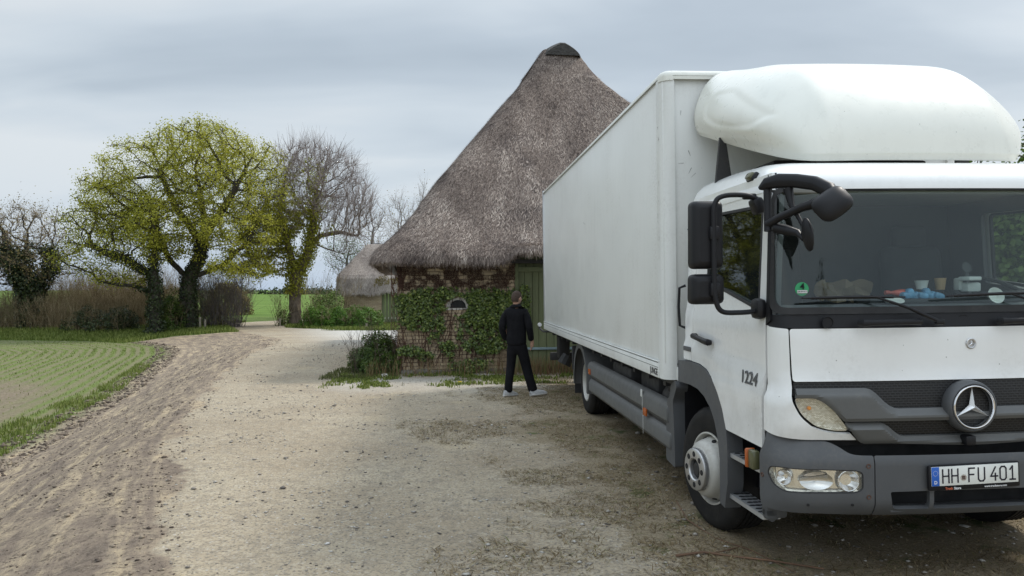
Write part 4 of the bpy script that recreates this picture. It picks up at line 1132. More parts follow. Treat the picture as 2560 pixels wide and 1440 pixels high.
def ground_h(P):
    P = np.atleast_2d(np.asarray(P, float)); x, y = P[:, 0], P[:, 1]
    base = -.40*sstep(y, 19, 40)
    base = base+.57*sstep(y, 60, 190)-3.*sstep(y, 190, 420)
    dE, dF = masks(P)
    tt = np.clip(dE, 0, None)/(np.clip(dE, 0, None)+np.clip(dF, 0, None)+1e-6); tt = np.where(dF < 0, 1, tt); tt = np.where(dE < 0, 0, tt)
    drop = (.72-.38*sstep(y, 18, 38))*(1-.9*sstep(y, 36, 41))
    h = base-drop*sstep(tt, 0.02, 1.)
    # ridges of the tipped soil on the bank, running along it
    emb = np.where((dE > 0) & (dF > 0), sstep(tt, 0, .25)*(1-sstep(tt, .8, 1.)), 0)*(1-sstep(y, 34, 38))
    h += emb*(.012*(vnoise(tt*6, y*.5, .45, 3)-.5)+.05*(vnoise(x, y, .35, 5)-.5)+.03*(vnoise(x, y, .12, 8)-.5))
    h += np.where((dE < 0), .012*(vnoise(x, y, .8, 2)-.5)+.006*(vnoise(x, y, .15, 6)-.5), 0)
    fl = np.where(dF < 0, 1, 0)*sstep(-dF, 0, .5)
    h += fl*(.02*np.sin(dF*2*PI/.55)+.03*(vnoise(x, y, .25, 9)-.5))
    # churned lip where the field starts
    h += np.exp(-(dF/.28)**2)*.07*(vnoise(x, y, .25, 11)-.2)*(y < 34)
    h += np.where(y > 42, .12*sstep(y, 42, 60)*(vnoise(x, y, 14, 4)-.5), 0)
    return h
def gz(x, y): return float(ground_h([(x, y)])[0])
def px2g(px, py):
    d = Vector(((px-1280)/F, 1, (720-py)/F)); y = 2.
    while y < 400:
        if H+d.z*y < gz(d.x*y, y): return Vector((d.x*y, y, gz(d.x*y, y)))
        y *= 1.01
    return Vector((d.x*y, y, 0))
def axis(segs):
    out_ = []
    for a, b, s_ in segs: out_ += list(np.arange(a, b, s_))
    out_.append(segs[-1][1]); return np.array(out_)
ys = axis([(-90, -12, 6), (-12, -2, .5), (-2, 3, .2), (3, 14, .07), (14, 24, .11), (24, 42, .2), (42, 60, .6), (60, 120, 3), (120, 420, 12), (420, 1500, 120)])
xs = axis([(-900, -90, 90), (-90, -32, 3), (-32, -16, .35), (-16, -8, .16), (-8, 3.5, .08), (3.5, 8, .2), (8, 30, 1), (30, 90, 5), (90, 900, 90)])
XX, YY = np.meshgrid(xs, ys); P2 = np.column_stack([XX.ravel(), YY.ravel()])
HH = ground_h(P2)
dE, dF = masks(P2)
x_, y_ = P2[:, 0], P2[:, 1]
nz = vnoise(x_, y_, 1.2, 21)-.5; nz2 = vnoise(x_, y_, .4, 22)-.5
tt = np.clip(dE, 0, None)/(np.clip(dE, 0, None)+np.clip(dF, 0, None)+1e-6)
a_emb = sstep(dE+.22*nz+.30*nz2+.2*(vnoise(x_, y_, .15, 23)-.5), -.15, .25)*(1-sstep(-dF+.3*nz, -.25, .3))
a_field = sstep(-dF+.25*nz+.2*nz2, -.15, .25)
PATH = np.array([(-14.5, 39.), (-16.6, 44), (-17.0, 47.5), (-15.4, 52), (-9, 57), (-7.5, 53.5), (-12.2, 49.6), (-13.3, 46), (-12.2, 41.2), (-8, 38.5)], float)
dP = dist_poly(P2, PATH); inP = inpoly(P2, PATH); dP = np.where(inP, dP, -dP)
YARD = np.array([(-14.5, 39.6), (-12.6, 39.8), (-9, 38.4), (-6, 38.5), (-5.2, 44.5), (30, 44.5), (30, -12), (-20, -12), (-20, 30)], float)
dY = dist_poly(P2, YARD); inY = inpoly(P2, YARD); dY = np.where(inY, dY, -dY)
a_grass = 1-np.maximum(sstep(dP+.25*nz, -.1, .25), sstep(dY+.3*nz, -.1, .3)); a_grass = np.where(dF < -.2, 0, a_grass)
a_grass = np.where(y_ < 34, a_grass*sstep(-x_, 12., 16.), a_grass)
# bank turns to grass near its far end
a_grass = np.maximum(a_grass, sstep(y_+.9*nz, 35.8, 37.4)*(dE > .3)*(dF > -.3)*1.0)
a_grass = np.maximum(a_grass, np.where((dF > -.6) & (x_ < -17) & (y_ > 30), 1, 0)*1.0)
a_emb = a_emb*(1-a_grass)
a_grass = np.where((x_ > 9) & (y_ > 6), 1, a_grass)
a_yard = sstep(x_+.35*(y_-17), -4.6, -.2)*sstep(y_+nz, 19, 26)*(a_grass < .5)   # pale gravel forecourt
bank = sstep(y_+1.2*nz+.5*nz2, 12.4, 14.3)*sstep(x_+nz, -3.6, -2.6)*(1-sstep(y_, 21, 24))*(1-sstep(x_, 9, 10))  # foot of the barn
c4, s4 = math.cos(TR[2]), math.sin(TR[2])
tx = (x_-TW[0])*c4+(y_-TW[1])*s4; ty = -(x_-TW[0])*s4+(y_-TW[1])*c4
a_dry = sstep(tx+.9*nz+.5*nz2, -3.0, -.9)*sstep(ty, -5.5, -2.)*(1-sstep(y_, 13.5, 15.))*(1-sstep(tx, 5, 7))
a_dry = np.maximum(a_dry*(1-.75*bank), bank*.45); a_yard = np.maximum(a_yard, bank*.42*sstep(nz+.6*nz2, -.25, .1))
ny_, nx_ = len(ys), len(xs)
idx = np.arange(ny_*nx_).reshape(ny_, nx_)
FQ = np.column_stack([idx[:-1, :-1].ravel(), idx[:-1, 1:].ravel(), idx[1:, 1:].ravel(), idx[1:, :-1].ravel()])
fc = P2[FQ].mean(axis=1)
fE = dE[FQ].mean(axis=1); fF = dF[FQ].mean(axis=1); fG = a_grass[FQ].mean(axis=1)
fpath = (dP[FQ].mean(axis=1) > 0) & (fc[:, 1] > 39.8)
cls = np.full(len(FQ), 0)
cls[(fE > 0) & (fF > 0)] = 1
cls[fF <= 0] = 2
cls[(fG > .5)] = 3
cls[(fc[:, 1] > 58)] = 4
cls[fpath] = 5
cls[(fc[:, 0] < -32) & (fc[:, 1] > 36.4) & (fc[:, 1] <= 58)] = 3

m, t, bs, out = newmat('ground_mix')
geo = t.add('ShaderNodeNewGeometry'); pos = geo.outputs['Position']
def A(n): return t.attr(n).outputs['Fac']
# driveway: compacted gravel
d1 = t.noise(pos, .55, 6, .6); d2 = t.noise(pos, 5, 6, .7); d3 = t.noise(pos, 42, 4, .6)
base = t.mix(t.smooth(d1, .35, .68), (.345, .28, .195), (.43, .365, .265))
base = t.mix(t.math('MULTIPLY', t.smooth(d2, .46, .66), .5), base, (.235, .203, .16))
mid = t.noise(pos, 13, 5, .75); base = t.mix(t.math('MULTIPLY', t.smooth(mid, .50, .66), .6), base, (.20, .175, .14)); base = t.mix(t.math('MULTIPLY', t.smooth(mid, .50, .34), .45), base, (.50, .45, .36))
sand = t.math('MULTIPLY', t.smooth(t.noise(pos, .8, 4, .5), .60, .72), .8); base = t.mix(sand, base, (.46, .375, .25))
base = t.mix(t.math('MULTIPLY', t.smooth(d3, .50, .62), .65), base, (.16, .14, .115))
base = t.mix(t.math('MULTIPLY', t.smooth(t.noise(pos, 60, 2, .5), .62, .7), .6), base, (.48, .46, .42))
vor = t.add('ShaderNodeTexVoronoi', ins={'Scale': 28.}); t.l.new(pos, vor.inputs['Vector'])
peb = t.math('MULTIPLY', t.math('LESS_THAN', vor.outputs['Distance'], .26), t.math('GREATER_THAN', t.noise(pos, 9, 2), .50))
hsv = t.add('ShaderNodeSeparateColor'); t.l.new(vor.outputs['Color'], hsv.inputs[0])
pcol = t.ramp(hsv.outputs[0], [(0., (.10, .09, .08)), (.35, (.20, .18, .15)), (.7, (.36, .33, .28)), (1., (.56, .54, .5))])
base = t.mix(t.math('MULTIPLY', peb, .8), base, pcol)
yard = t.mix(t.smooth(t.noise(pos, 25, 5, .7), .35, .65), (.40, .39, .36), (.60, .59, .56))
base = t.mix(A('yard'), base, yard)
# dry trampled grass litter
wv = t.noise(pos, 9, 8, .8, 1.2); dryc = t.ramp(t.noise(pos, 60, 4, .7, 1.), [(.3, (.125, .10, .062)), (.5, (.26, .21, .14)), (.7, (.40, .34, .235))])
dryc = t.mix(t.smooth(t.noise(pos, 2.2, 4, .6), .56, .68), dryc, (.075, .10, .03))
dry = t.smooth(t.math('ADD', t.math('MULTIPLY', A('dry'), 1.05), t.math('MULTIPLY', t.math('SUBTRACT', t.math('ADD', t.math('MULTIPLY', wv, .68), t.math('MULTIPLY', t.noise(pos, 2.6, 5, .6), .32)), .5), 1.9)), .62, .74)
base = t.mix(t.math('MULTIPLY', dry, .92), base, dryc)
# bank of tipped soil: dark loam with sandy streaks along it
su = A('bank_u')
sv = t.add('ShaderNodeCombineXYZ'); t.l.new(t.math('MULTIPLY', su, 11.), sv.inputs[0]); px_ = t.add('ShaderNodeSeparateXYZ'); t.l.new(pos, px_.inputs[0]); t.l.new(t.math('MULTIPLY', px_.outputs['Y'], .48), sv.inputs[1])
st1 = t.noise(sv.outputs[0], 1.5, 6, .65, .6)
rag = t.noise(pos, 3.2, 8, .78)
stn = t.math('ADD', t.math('MULTIPLY', st1, .56), t.math('MULTIPLY', rag, .46))
soil = t.ramp(stn, [(.36, (.16, .13, .105)), (.46, (.25, .20, .155)), (.53, (.345, .28, .205)), (.60, (.50, .40, .27))])
soil = t.mix(t.math('MULTIPLY', t.smooth(t.noise(pos, 17, 7, .8), .50, .60), .7), soil, (.095, .075, .06))
soil = t.mix(t.math('MULTIPLY', t.smooth(t.noise(pos, 38, 3, .6), .63, .70), .6), soil, (.36, .32, .26))
base = t.mix(t.smooth(t.math('ADD', A('bank'), t.math('MULTIPLY', t.math('SUBTRACT', rag, .5), .8)), .35, .6), base, soil)
# drilled field
row = t.math('SINE', t.math('MULTIPLY', A('rowc'), 2*PI/.33))
rown = t.math('ADD', row, t.math('MULTIPLY', t.math('SUBTRACT', t.noise(pos, 5, 6, .7), .5), 4.5))
dens = t.smooth(t.math('ADD', t.noise(pos, .16, 4, .55), t.math('MULTIPLY', A('green'), .55)), .40, .82)
earth = t.ramp(t.noise(pos, 14, 8, .8), [(.3, (.10, .08, .058)), (.5, (.195, .158, .112)), (.72, (.30, .25, .185))])
grn = t.ramp(t.noise(pos, 30, 4, .6), [(.3, (.088, .13, .03)), (.7, (.16, .215, .058))])
fieldc = t.mix(t.math('MULTIPLY', t.math('MULTIPLY_ADD', t.smooth(rown, -.9, 1.3), .62, .36), t.math('MULTIPLY', dens, .95)), earth, grn)
base = t.mix(A('field'), base, fieldc)
# grass
gc = t.ramp(t.noise(pos, 1.6, 8, .7), [(.3, (.05, .08, .016)), (.5, (.09, .135, .03)), (.72, (.15, .19, .055))])
gc = t.mix(t.math('MULTIPLY', t.smooth(t.noise(pos, 11, 6, .7), .5, .7), .5), gc, (.10, .095, .045))
base = t.mix(t.smooth(t.math('ADD', A('grass'), t.math('MULTIPLY', t.math('SUBTRACT', t.noise(pos, 7, 5, .7), .5), .6)), .4, .6), base, gc)
# far winter wheat
fs = t.add('ShaderNodeMapping', ins={'Scale': (.02, .35, 1)}); t.l.new(pos, fs.inputs[0])
far = t.ramp(t.noise(fs.outputs[0], 1.1, 5, .6), [(.35, (.085, .145, .026)), (.6, (.115, .185, .034)), (.72, (.18, .20, .07))])
farm = t.smooth(px_.outputs['Y'], 55, 62); base = t.mix(farm, base, far)
t.l.new(base, bs.inputs['Base Color']); bs.inputs['Roughness'].default_value = .95; bs.inputs['Specular IOR Level'].default_value = .15
hgt = t.math('ADD', t.math('ADD', t.math('MULTIPLY', d3, .5), t.math('MULTIPLY', peb, .5)), t.math('MULTIPLY', t.noise(pos, 18, 6, .8), 1.6))
hgt = t.math('ADD', hgt, t.math('MULTIPLY', t.math('MULTIPLY', A('bank'), t.noise(pos, 9, 8, .8)), 3.))
t.l.new(t.bump(hgt, .8, .016), bs.inputs['Normal'])

a_green = np.clip(.75*sstep(-dF, 1.9, .4)*(1)+.9*sstep(y_, 15, 27)*sstep(-dF, 0, 1)-.35*sstep(-dF, 1.6, 3.)*(1-sstep(y_, 17, 24)), 0, 1)
V3 = np.column_stack([x_, y_, HH])
for k, nm, lab in ((0, 'driveway', 'pale gravel driveway running up past the truck and barn'), (1, 'soil_bank', 'brown bank of tipped soil with sandy streaks between drive and field'), (2, 'field', 'freshly drilled field with thin green rows in curved lines'), (3, 'grass_verge', 'rough grass verge under the trees and hedge'), (4, 'far_field', 'distant green field of young cereal rising to the horizon'), (5, 'path', 'sandy lane bending away between the two big trees')):
    sel = FQ[cls == k]
    if not len(sel): continue
    used = np.unique(sel); rm = np.full(len(V3), -1); rm[used] = np.arange(len(used))
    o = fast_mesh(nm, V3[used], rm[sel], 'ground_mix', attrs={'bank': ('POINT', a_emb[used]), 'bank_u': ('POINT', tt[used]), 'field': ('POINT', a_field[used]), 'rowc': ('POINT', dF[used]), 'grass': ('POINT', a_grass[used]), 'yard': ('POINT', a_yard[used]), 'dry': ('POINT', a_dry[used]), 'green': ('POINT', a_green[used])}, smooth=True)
    tag(o, lab, None, None, 'structure')

# ---------------------------------------------------------------- scattered small stuff
def colattr_mat(name, stops, rough=.8, trans=0., spec=.2, var_scale=0.):
    m, t, bs, out = newmat(name)
    c = t.ramp(t.attr('var').outputs['Fac'], stops)
    t.l.new(c, bs.inputs['Base Color']); bs.inputs['Roughness'].default_value = rough; bs.inputs['Specular IOR Level'].default_value = spec
    if trans:
        tr = t.add('ShaderNodeBsdfTranslucent'); t.l.new(c, tr.inputs['Color'])
        mx = t.add('ShaderNodeMixShader', ins={0: trans}); t.l.new(bs.outputs[0], mx.inputs[1]); t.l.new(tr.outputs[0], mx.inputs[2]); t.l.new(mx.outputs[0], out.inputs[0])
    return m
colattr_mat('stone_mix', [(0, (.09, .08, .075)), (.3, (.19, .17, .145)), (.7, (.33, .30, .26)), (.97, (.45, .43, .39)), (1, (.55, .53, .5))], .85)
colattr_mat('soil_mix', [(0, (.07, .056, .047)), (.6, (.17, .138, .11)), (1, (.36, .30, .22))], .95, 0, .1)
colattr_mat('grass_blade', [(0, (.075, .105, .022)), (.5, (.15, .195, .040)), (1, (.28, .31, .10))], .7, .35)
colattr_mat('dry_green', [(0, (.05, .055, .02)), (.5, (.10, .12, .035)), (1, (.19, .18, .09))], .8, .25)
colattr_mat('dry_blade', [(0, (.09, .062, .03)), (.5, (.22, .165, .09)), (.85, (.38, .30, .18)), (1, (.10, .13, .03))], .85, .2)
colattr_mat('red_blade', [(0, (.16, .09, .05)), (.5, (.26, .17, .10)), (1, (.15, .20, .06))], .85, .2)
ICO_V = np.array([(0, 0, 1), (.9, 0, .3), (.28, .85, .3), (-.73, .53, .3), (-.73, -.53, .3), (.28, -.85, .3), (0, 0, -.5)])
ICO_F = np.array([(0, 1, 2), (0, 2, 3), (0, 3, 4), (0, 4, 5), (0, 5, 1), (6, 2, 1), (6, 3, 2), (6, 4, 3), (6, 5, 4), (6, 1, 5)])
def stones(name, P, size, mat, label, flat=.55, rng=RNG):
    n = len(P); z = ground_h(P); ang = rng.uniform(0, 2*PI, n); ca, sa = np.cos(ang), np.sin(ang)
    sc = size[:, None]*rng.uniform(.55, 1.25, (n, 3))*np.array([1, 1, flat])
    L_ = ICO_V[None]*sc[:, None, :]*rng.uniform(.75, 1.2, (n, 7, 1))
    X = L_[..., 0]*ca[:, None]-L_[..., 1]*sa[:, None]+P[:, 0:1]; Y = L_[..., 0]*sa[:, None]+L_[..., 1]*ca[:, None]+P[:, 1:2]; Z = L_[..., 2]+z[:, None]+size[:, None]*.08
    V = np.stack([X, Y, Z], -1).reshape(-1, 3); Fc = (ICO_F[None]+np.arange(n)[:, None, None]*7).reshape(-1, 3)
    o = fast_mesh(name, V, Fc, mat, attrs={'var': ('POINT', np.repeat(rng.uniform(0, 1, n), 7))}); tag(o, label, None, None, 'stuff'); return o
def blades(name, P, h, w, mat, label, lean=.5, var=None, rng=RNG, zoff=0., flat=1.):
    n = len(P); z = ground_h(P)+zoff; ang = rng.uniform(0, 2*PI, n); la = rng.uniform(0, 2*PI, n); ln = rng.uniform(0, lean, n)
    hh = h*rng.uniform(.5, 1.2, n)
    bx, by = np.cos(ang)*w/2, np.sin(ang)*w/2
    dx, dy = np.cos(la)*ln*hh, np.sin(la)*ln*hh
    V = np.zeros((n, 5, 3))
    V[:, 0] = np.column_stack([P[:, 0]-bx, P[:, 1]-by, z]); V[:, 1] = np.column_stack([P[:, 0]+bx, P[:, 1]+by, z])
    V[:, 2] = np.column_stack([P[:, 0]+bx*.8+dx*.35, P[:, 1]+by*.8+dy*.35, z+hh*.6*flat]); V[:, 3] = np.column_stack([P[:, 0]-bx*.8+dx*.35, P[:, 1]-by*.8+dy*.35, z+hh*.6*flat])
    V[:, 4] = np.column_stack([P[:, 0]+dx, P[:, 1]+dy, z+flat*hh*np.clip(1-ln*.45, .15, 1)])
    Fb = np.array([(0, 1, 2), (0, 2, 3), (3, 2, 4)]); Fc = (Fb[None]+np.arange(n)[:, None, None]*5).reshape(-1, 3)
    vv = rng.uniform(0, 1, n) if var is None else var
    o = fast_mesh(name, V.reshape(-1, 3), Fc, mat, attrs={'var': ('POINT', np.repeat(vv, 5))}); tag(o, label, None, None, 'stuff'); return o
def scatter(n, x0, x1, y0, y1, keep, power=1.):
    y = y0+(y1-y0)*RNG.uniform(0, 1, n)**power; x = RNG.uniform(x0, x1, n)
    P = np.column_stack([x, y]); return P[keep(P)]
def on_drive(P): dE, dF = masks(P); return dE < -.0
def on_bank(P): dE, dF = masks(P); return (dE > -.1) & (dF > -.1) & (P[:, 1] < 35)
P = scatter(60000, -9, 6, 2.2, 26, on_drive, 2.0); P = P[vnoise(P[:, 0], P[:, 1], .9, 31)*.6+vnoise(P[:, 0], P[:, 1], .3, 32)*.4+RNG.uniform(-.25, .25, len(P)) > .52]
stones('gravel', P, RNG.gamma(2., .0042, len(P))+.003, 'stone_mix', 'loose pebbles scattered over the driveway')
P = scatter(60000, -12, -1, 2.2, 34, on_bank, 1.5); P = P[vnoise(P[:, 0], P[:, 1], .5, 33)+RNG.uniform(-.3, .3, len(P)) > .45]
stones('soil_clods', P, RNG.gamma(2., .0034, len(P))+.003, 'soil_mix', 'crumbly dark soil clods over the bank', .7)
def lip(P): dE, dF = masks(P); return (np.abs(dF+.05) < .4) & (dE > 0)
P = scatter(60000, -17, -5, 6, 34, lip); stones('turned_clods', P, RNG.gamma(2., .010, len(P))+.004, 'soil_mix', 'larger turned clods along the edge of the field', .7)
def clump(P, thr, s=.9, seed=41, j=.25): return P[vnoise(P[:, 0], P[:, 1], s, seed)*.6+vnoise(P[:, 0], P[:, 1], s*.3, seed+1)*.4+RNG.uniform(-j, j, len(P)) > thr]
# green rows in the field
def in_field(P): dE, dF = masks(P); return (dF < -.05) & (P[:, 0] < -3)
P = scatter(230000, -34, -5.5, 6, 37, in_field); dF_ = masks(P)[1]
g_ = np.clip(.75*sstep(-dF_, 1.9, .4)+.9*sstep(P[:, 1], 15, 27), 0, 1)
keep = (np.sin(dF_*2*PI/.33)+RNG.uniform(-1.35, 1.35, len(P)) > .55) & (RNG.uniform(0, 1, len(P)) < .15+.85*g_) & (vnoise(P[:, 0], P[:, 1], 2., 44)+RNG.uniform(-.3, .3, len(P)) > .35)
P = P[keep]; blades('field_seedlings', P, .065, .014, 'grass_blade', 'thin young green seedlings in the drilled field rows', .9)
def edge_strip(P): dE, dF = masks(P); return (dF < -.1) & (dF > -1.25+.045*(P[:, 1]-8)) & (P[:, 1] < 24)
P = clump(scatter(140000, -13, -5.5, 6, 26, edge_strip), .53, .6, 47, .2); blades('headland_grass', P, .11, .014, 'grass_blade', 'brighter strip of grass growing along the field edge', .8)
# verge under the trees
def verge(P):
    return (interp_mask(P) > .5)
from mathutils.bvhtree import BVHTree
def interp_mask(P):
    # nearest grid vertex lookup of the grass mask
    ix = np.clip(np.searchsorted(xs, P[:, 0]), 1, len(xs)-1); ix -= (P[:, 0]-xs[ix-1] < xs[ix]-P[:, 0])
    iy = np.clip(np.searchsorted(ys, P[:, 1]), 1, len(ys)-1); iy -= (P[:, 1]-ys[iy-1] < ys[iy]-P[:, 1])
    return a_grass[iy*len(xs)+ix]
P = scatter(110000, -42, -5, 33, 48, verge); blades('verge_grass', P, .20, .03, 'grass_blade', 'long green grass on the verge below the hedge and trees', .8)
# dry litter and tufts round the truck
def local(P): return (P[:, 0]-TW[0])*c4+(P[:, 1]-TW[1])*s4, -(P[:, 0]-TW[0])*s4+(P[:, 1]-TW[1])*c4
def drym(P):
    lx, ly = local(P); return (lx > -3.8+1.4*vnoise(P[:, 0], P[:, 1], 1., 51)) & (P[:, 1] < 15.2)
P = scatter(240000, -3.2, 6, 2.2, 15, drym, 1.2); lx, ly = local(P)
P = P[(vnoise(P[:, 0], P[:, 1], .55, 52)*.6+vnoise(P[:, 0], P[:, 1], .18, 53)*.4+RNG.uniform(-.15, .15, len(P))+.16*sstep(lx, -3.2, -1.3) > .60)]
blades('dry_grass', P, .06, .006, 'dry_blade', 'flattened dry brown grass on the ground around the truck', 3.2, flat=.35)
P = scatter(26000, -6, 5, 2.5, 15, on_drive, 1.2); P = P[vnoise(P[:, 0], P[:, 1], .38, 61)*.7+vnoise(P[:, 0], P[:, 1], 1.5, 62)*.3+RNG.uniform(-.04, .04, len(P)) > .80]
blades('drive_tufts', P, .035, .005, 'dry_blade', 'small scattered grass tufts growing through the driveway', 2.2, flat=.5)
# greenery at the foot of the barn
def foot(P):
    yy = P[:, 1]-.145*(P[:, 0]+2.3); return (yy > 12.9+.9*vnoise(P[:, 0], P[:, 1], .8, 71)) & (yy < 15.45) & (P[:, 0] > -3.6)
P = clump(scatter(40000, -3.4, 3.4, 12.6, 16, foot), .62, .45, 72, .14); blades('weeds', P, .075, .02, 'grass_blade', 'low green weeds in the gravel before the barn', .9)
def foot2(P):
    yy = P[:, 1]-.145*(P[:, 0]+2.3); return (yy > 14.7) & (yy < 15.42)
P = scatter(9000, -2.9, 3.6, 14.5, 16.4, foot2); P = P[RNG.uniform(0, 1, len(P)) < .2+.8*sstep(P[:, 0], -.6, .6)]
blades('tall_grass', P, .42, .008, 'red_blade', 'tall thin reddish grass against the foot of the barn', .5)
def lefts(P):
    yy = P[:, 1]-.145*(P[:, 0]+2.3); return (yy > 14.1) & (yy < 19) & (P[:, 0] < -2.2+.2*(15-P[:, 1]))
P = scatter(9000, -3.7, -2.2, 14.5, 18, lefts); P = clump(P, .5, .35, 91, .2); blades('corner_grass', P, .09, .012, 'dry_green', 'grass around the bush at the barn corner', .8)
# ================================================================ BARNS
m, t, bs, out = newmat('thatch')
tc = t.add('ShaderNodeTexCoord'); pos = tc.outputs['Object']
mp = t.add('ShaderNodeMapping', ins={'Scale': (1., 1., .22)}); t.l.new(pos, mp.inputs[0])
f1 = t.noise(mp.outputs[0], 38, 6, .75); f2 = t.noise(pos, 1.1, 6, .6); f3 = t.noise(mp.outputs[0], 9, 5, .7)
c = t.ramp(f1, [(.34, (.04, .031, .028)), (.45, (.155, .124, .108)), (.56, (.31, .255, .218)), (.70, (.51, .435, .37))])
c = t.mix(t.math('MULTIPLY', t.smooth(f2, .50, .62), .6), c, (.085, .07, .07))
c = t.mix(t.math('MULTIPLY', t.smooth(f3, .55, .7), .4), c, (.11, .09, .085))
t.l.new(c, bs.inputs['Base Color']); bs.inputs['Roughness'].default_value = .95; bs.inputs['Specular IOR Level'].default_value = .1
t.l.new(t.bump(t.math('ADD', t.math('MULTIPLY', f1, 1.), t.math('MULTIPLY', f3, 1.2)), 1., .05), bs.inputs['Normal'])
colattr_mat('straw', [(0, (.04, .032, .03)), (.35, (.155, .122, .108)), (.7, (.35, .29, .25)), (1, (.63, .55, .48))], .9, .1, .1)
colattr_mat('straw_pale', [(0, (.20, .17, .155)), (.5, (.40, .355, .325)), (1, (.60, .54, .49))], .9, .1, .1)
colattr_mat('moss', [(0, (.07, .06, .015)), (.5, (.14, .11, .03)), (1, (.22, .17, .06))], .95, .1, .1)
m, t, bs, out = newmat('thatch_pale')
tc = t.add('ShaderNodeTexCoord'); mp = t.add('ShaderNodeMapping', ins={'Scale': (1., 1., .3)}); t.l.new(tc.outputs['Object'], mp.inputs[0])
f1 = t.noise(mp.outputs[0], 22, 6, .75); c = t.ramp(f1, [(.3, (.20, .168, .15)), (.5, (.36, .32, .29)), (.7, (.52, .47, .43))])
t.l.new(c, bs.inputs['Base Color']); bs.inputs['Roughness'].default_value = .95; t.l.new(t.bump(f1, .8, .04), bs.inputs['Normal'])

m, t, bs, out = newmat('old_brick')
tc = t.add('ShaderNodeTexCoord'); mp = t.add('ShaderNodeMapping', ins={'Rotation': (R(90), 0, 0)}); t.l.new(tc.outputs['Object'], mp.inputs[0])
wob = t.mix(.03, mp.outputs[0], t.add('ShaderNodeTexNoise', ins={'Scale': 3.}).outputs['Color'])
br = t.add('ShaderNodeTexBrick', ins={'Scale': 4.4, 'Mortar Size': .035, 'Mortar Smooth': .6, 'Brick Width': .95, 'Row Height': .33, 'Color1': (.50, .40, .26, 1), 'Color2': (.38, .29, .19, 1), 'Mortar': (.13, .10, .075, 1)})
t.l.new(wob, br.inputs['Vector']); nn = t.noise(tc.outputs['Object'], 6, 8, .7)
c = t.mix(t.smooth(nn, .4, .7), br.outputs['Color'], (.46, .38, .27)); c = t.mix(t.smooth(t.noise(tc.outputs['Object'], 1.5, 6, .7), .5, .7), c, (.33, .25, .17))
t.l.new(c, bs.inputs['Base Color']); bs.inputs['Roughness'].default_value = .95
t.l.new(t.bump(t.math('ADD', t.math('MULTIPLY', br.outputs['Fac'], -1.), t.math('MULTIPLY', nn, .8)), .9, .03), bs.inputs['Normal'])
m, t, bs, out = newmat('green_boards')
tc = t.add('ShaderNodeTexCoord'); mp = t.add('ShaderNodeMapping', ins={'Scale': (8, 8, .6)}); t.l.new(tc.outputs['Object'], mp.inputs[0])
nn = t.noise(mp.outputs[0], 3, 6, .7); c = t.ramp(nn, [(.3, (.105, .125, .060)), (.6, (.145, .165, .082)), (.8, (.19, .20, .125))])
t.l.new(c, bs.inputs['Base Color']); bs.inputs['Roughness'].default_value = .7; t.l.new(t.bump(nn, .3, .006), bs.inputs['Normal'])
simple('limewash', (.62, .60, .56), .8, var=.15, bump=.5, bscale=20, bdist=.01)
simple('ridge_thatch', (.055, .052, .048), .95, var=.4, vscale=14, bump=1., bscale=30, bdist=.04)
simple('iron_blue', (.20, .27, .29), .6, var=.2)
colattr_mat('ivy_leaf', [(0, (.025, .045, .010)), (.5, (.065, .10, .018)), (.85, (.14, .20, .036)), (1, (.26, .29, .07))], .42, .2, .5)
colattr_mat('ivy_stem', [(0, (.04, .018, .013)), (1, (.12, .06, .04))], .9)

def roof_mesh(W, D, prof, cx, ridge_half, rc0=.7, nz=1., seed=5, dip=None, wav=.03):
    """prof: list of (t_in, z): inset fraction from eave to ridge, height. returns rows"""
    rows = []; N = 160
    for k, (ti, z) in enumerate(prof):
        x0, x1 = ti*(cx-ridge_half[0]), W-ti*(W-cx-ridge_half[0])
        y0 = ti*ridge_half[1]; y1 = D-ti*ridge_half[1]
        rc = min(rc0*(1-.3*ti), (x1-x0)*.48, (y1-y0)*.48)
        ring = densify(rpoly([(x0, y0), (x1, y0), (x1, y1), (x0, y1)], rc, 8), .4)
        L = [0]
        for i in range(len(ring)): L.append(L[-1]+(Vector(ring[(i+1) % len(ring)])-Vector(ring[i])).length)
        row = []
        # sample each side proportionally so rows line up
        c_ = Vector(((x0+x1)/2, (y0+y1)/2))
        i0 = 0
        for q in range(N):
            s_ = L[-1]*q/N; i = 0
            while L[i+1] < s_: i += 1
            p = Vector(ring[i]).lerp(Vector(ring[(i+1) % len(ring)]), (s_-L[i])/(L[i+1]-L[i]+1e-9))
            d = (p-c_).normalized()
            w_ = wav*(noise.noise(Vector((p.x*.7, p.y*.7, z*.8+seed)))*2+.7*noise.noise(Vector((p.x*2.5, p.y*2.5, z*2+seed)))) if k > 0 else 0
            zz = z+(.05*noise.noise(Vector((p.x*1.1, p.y*1.1, seed))) if k <= 3 else 0)
            if dip: zz += dip(p.x, p.y, k)
            row.append((p.x+d.x*w_*1.5, p.y+d.y*w_*1.5, zz))
        rows.append(row+[row[0]])
    return rows
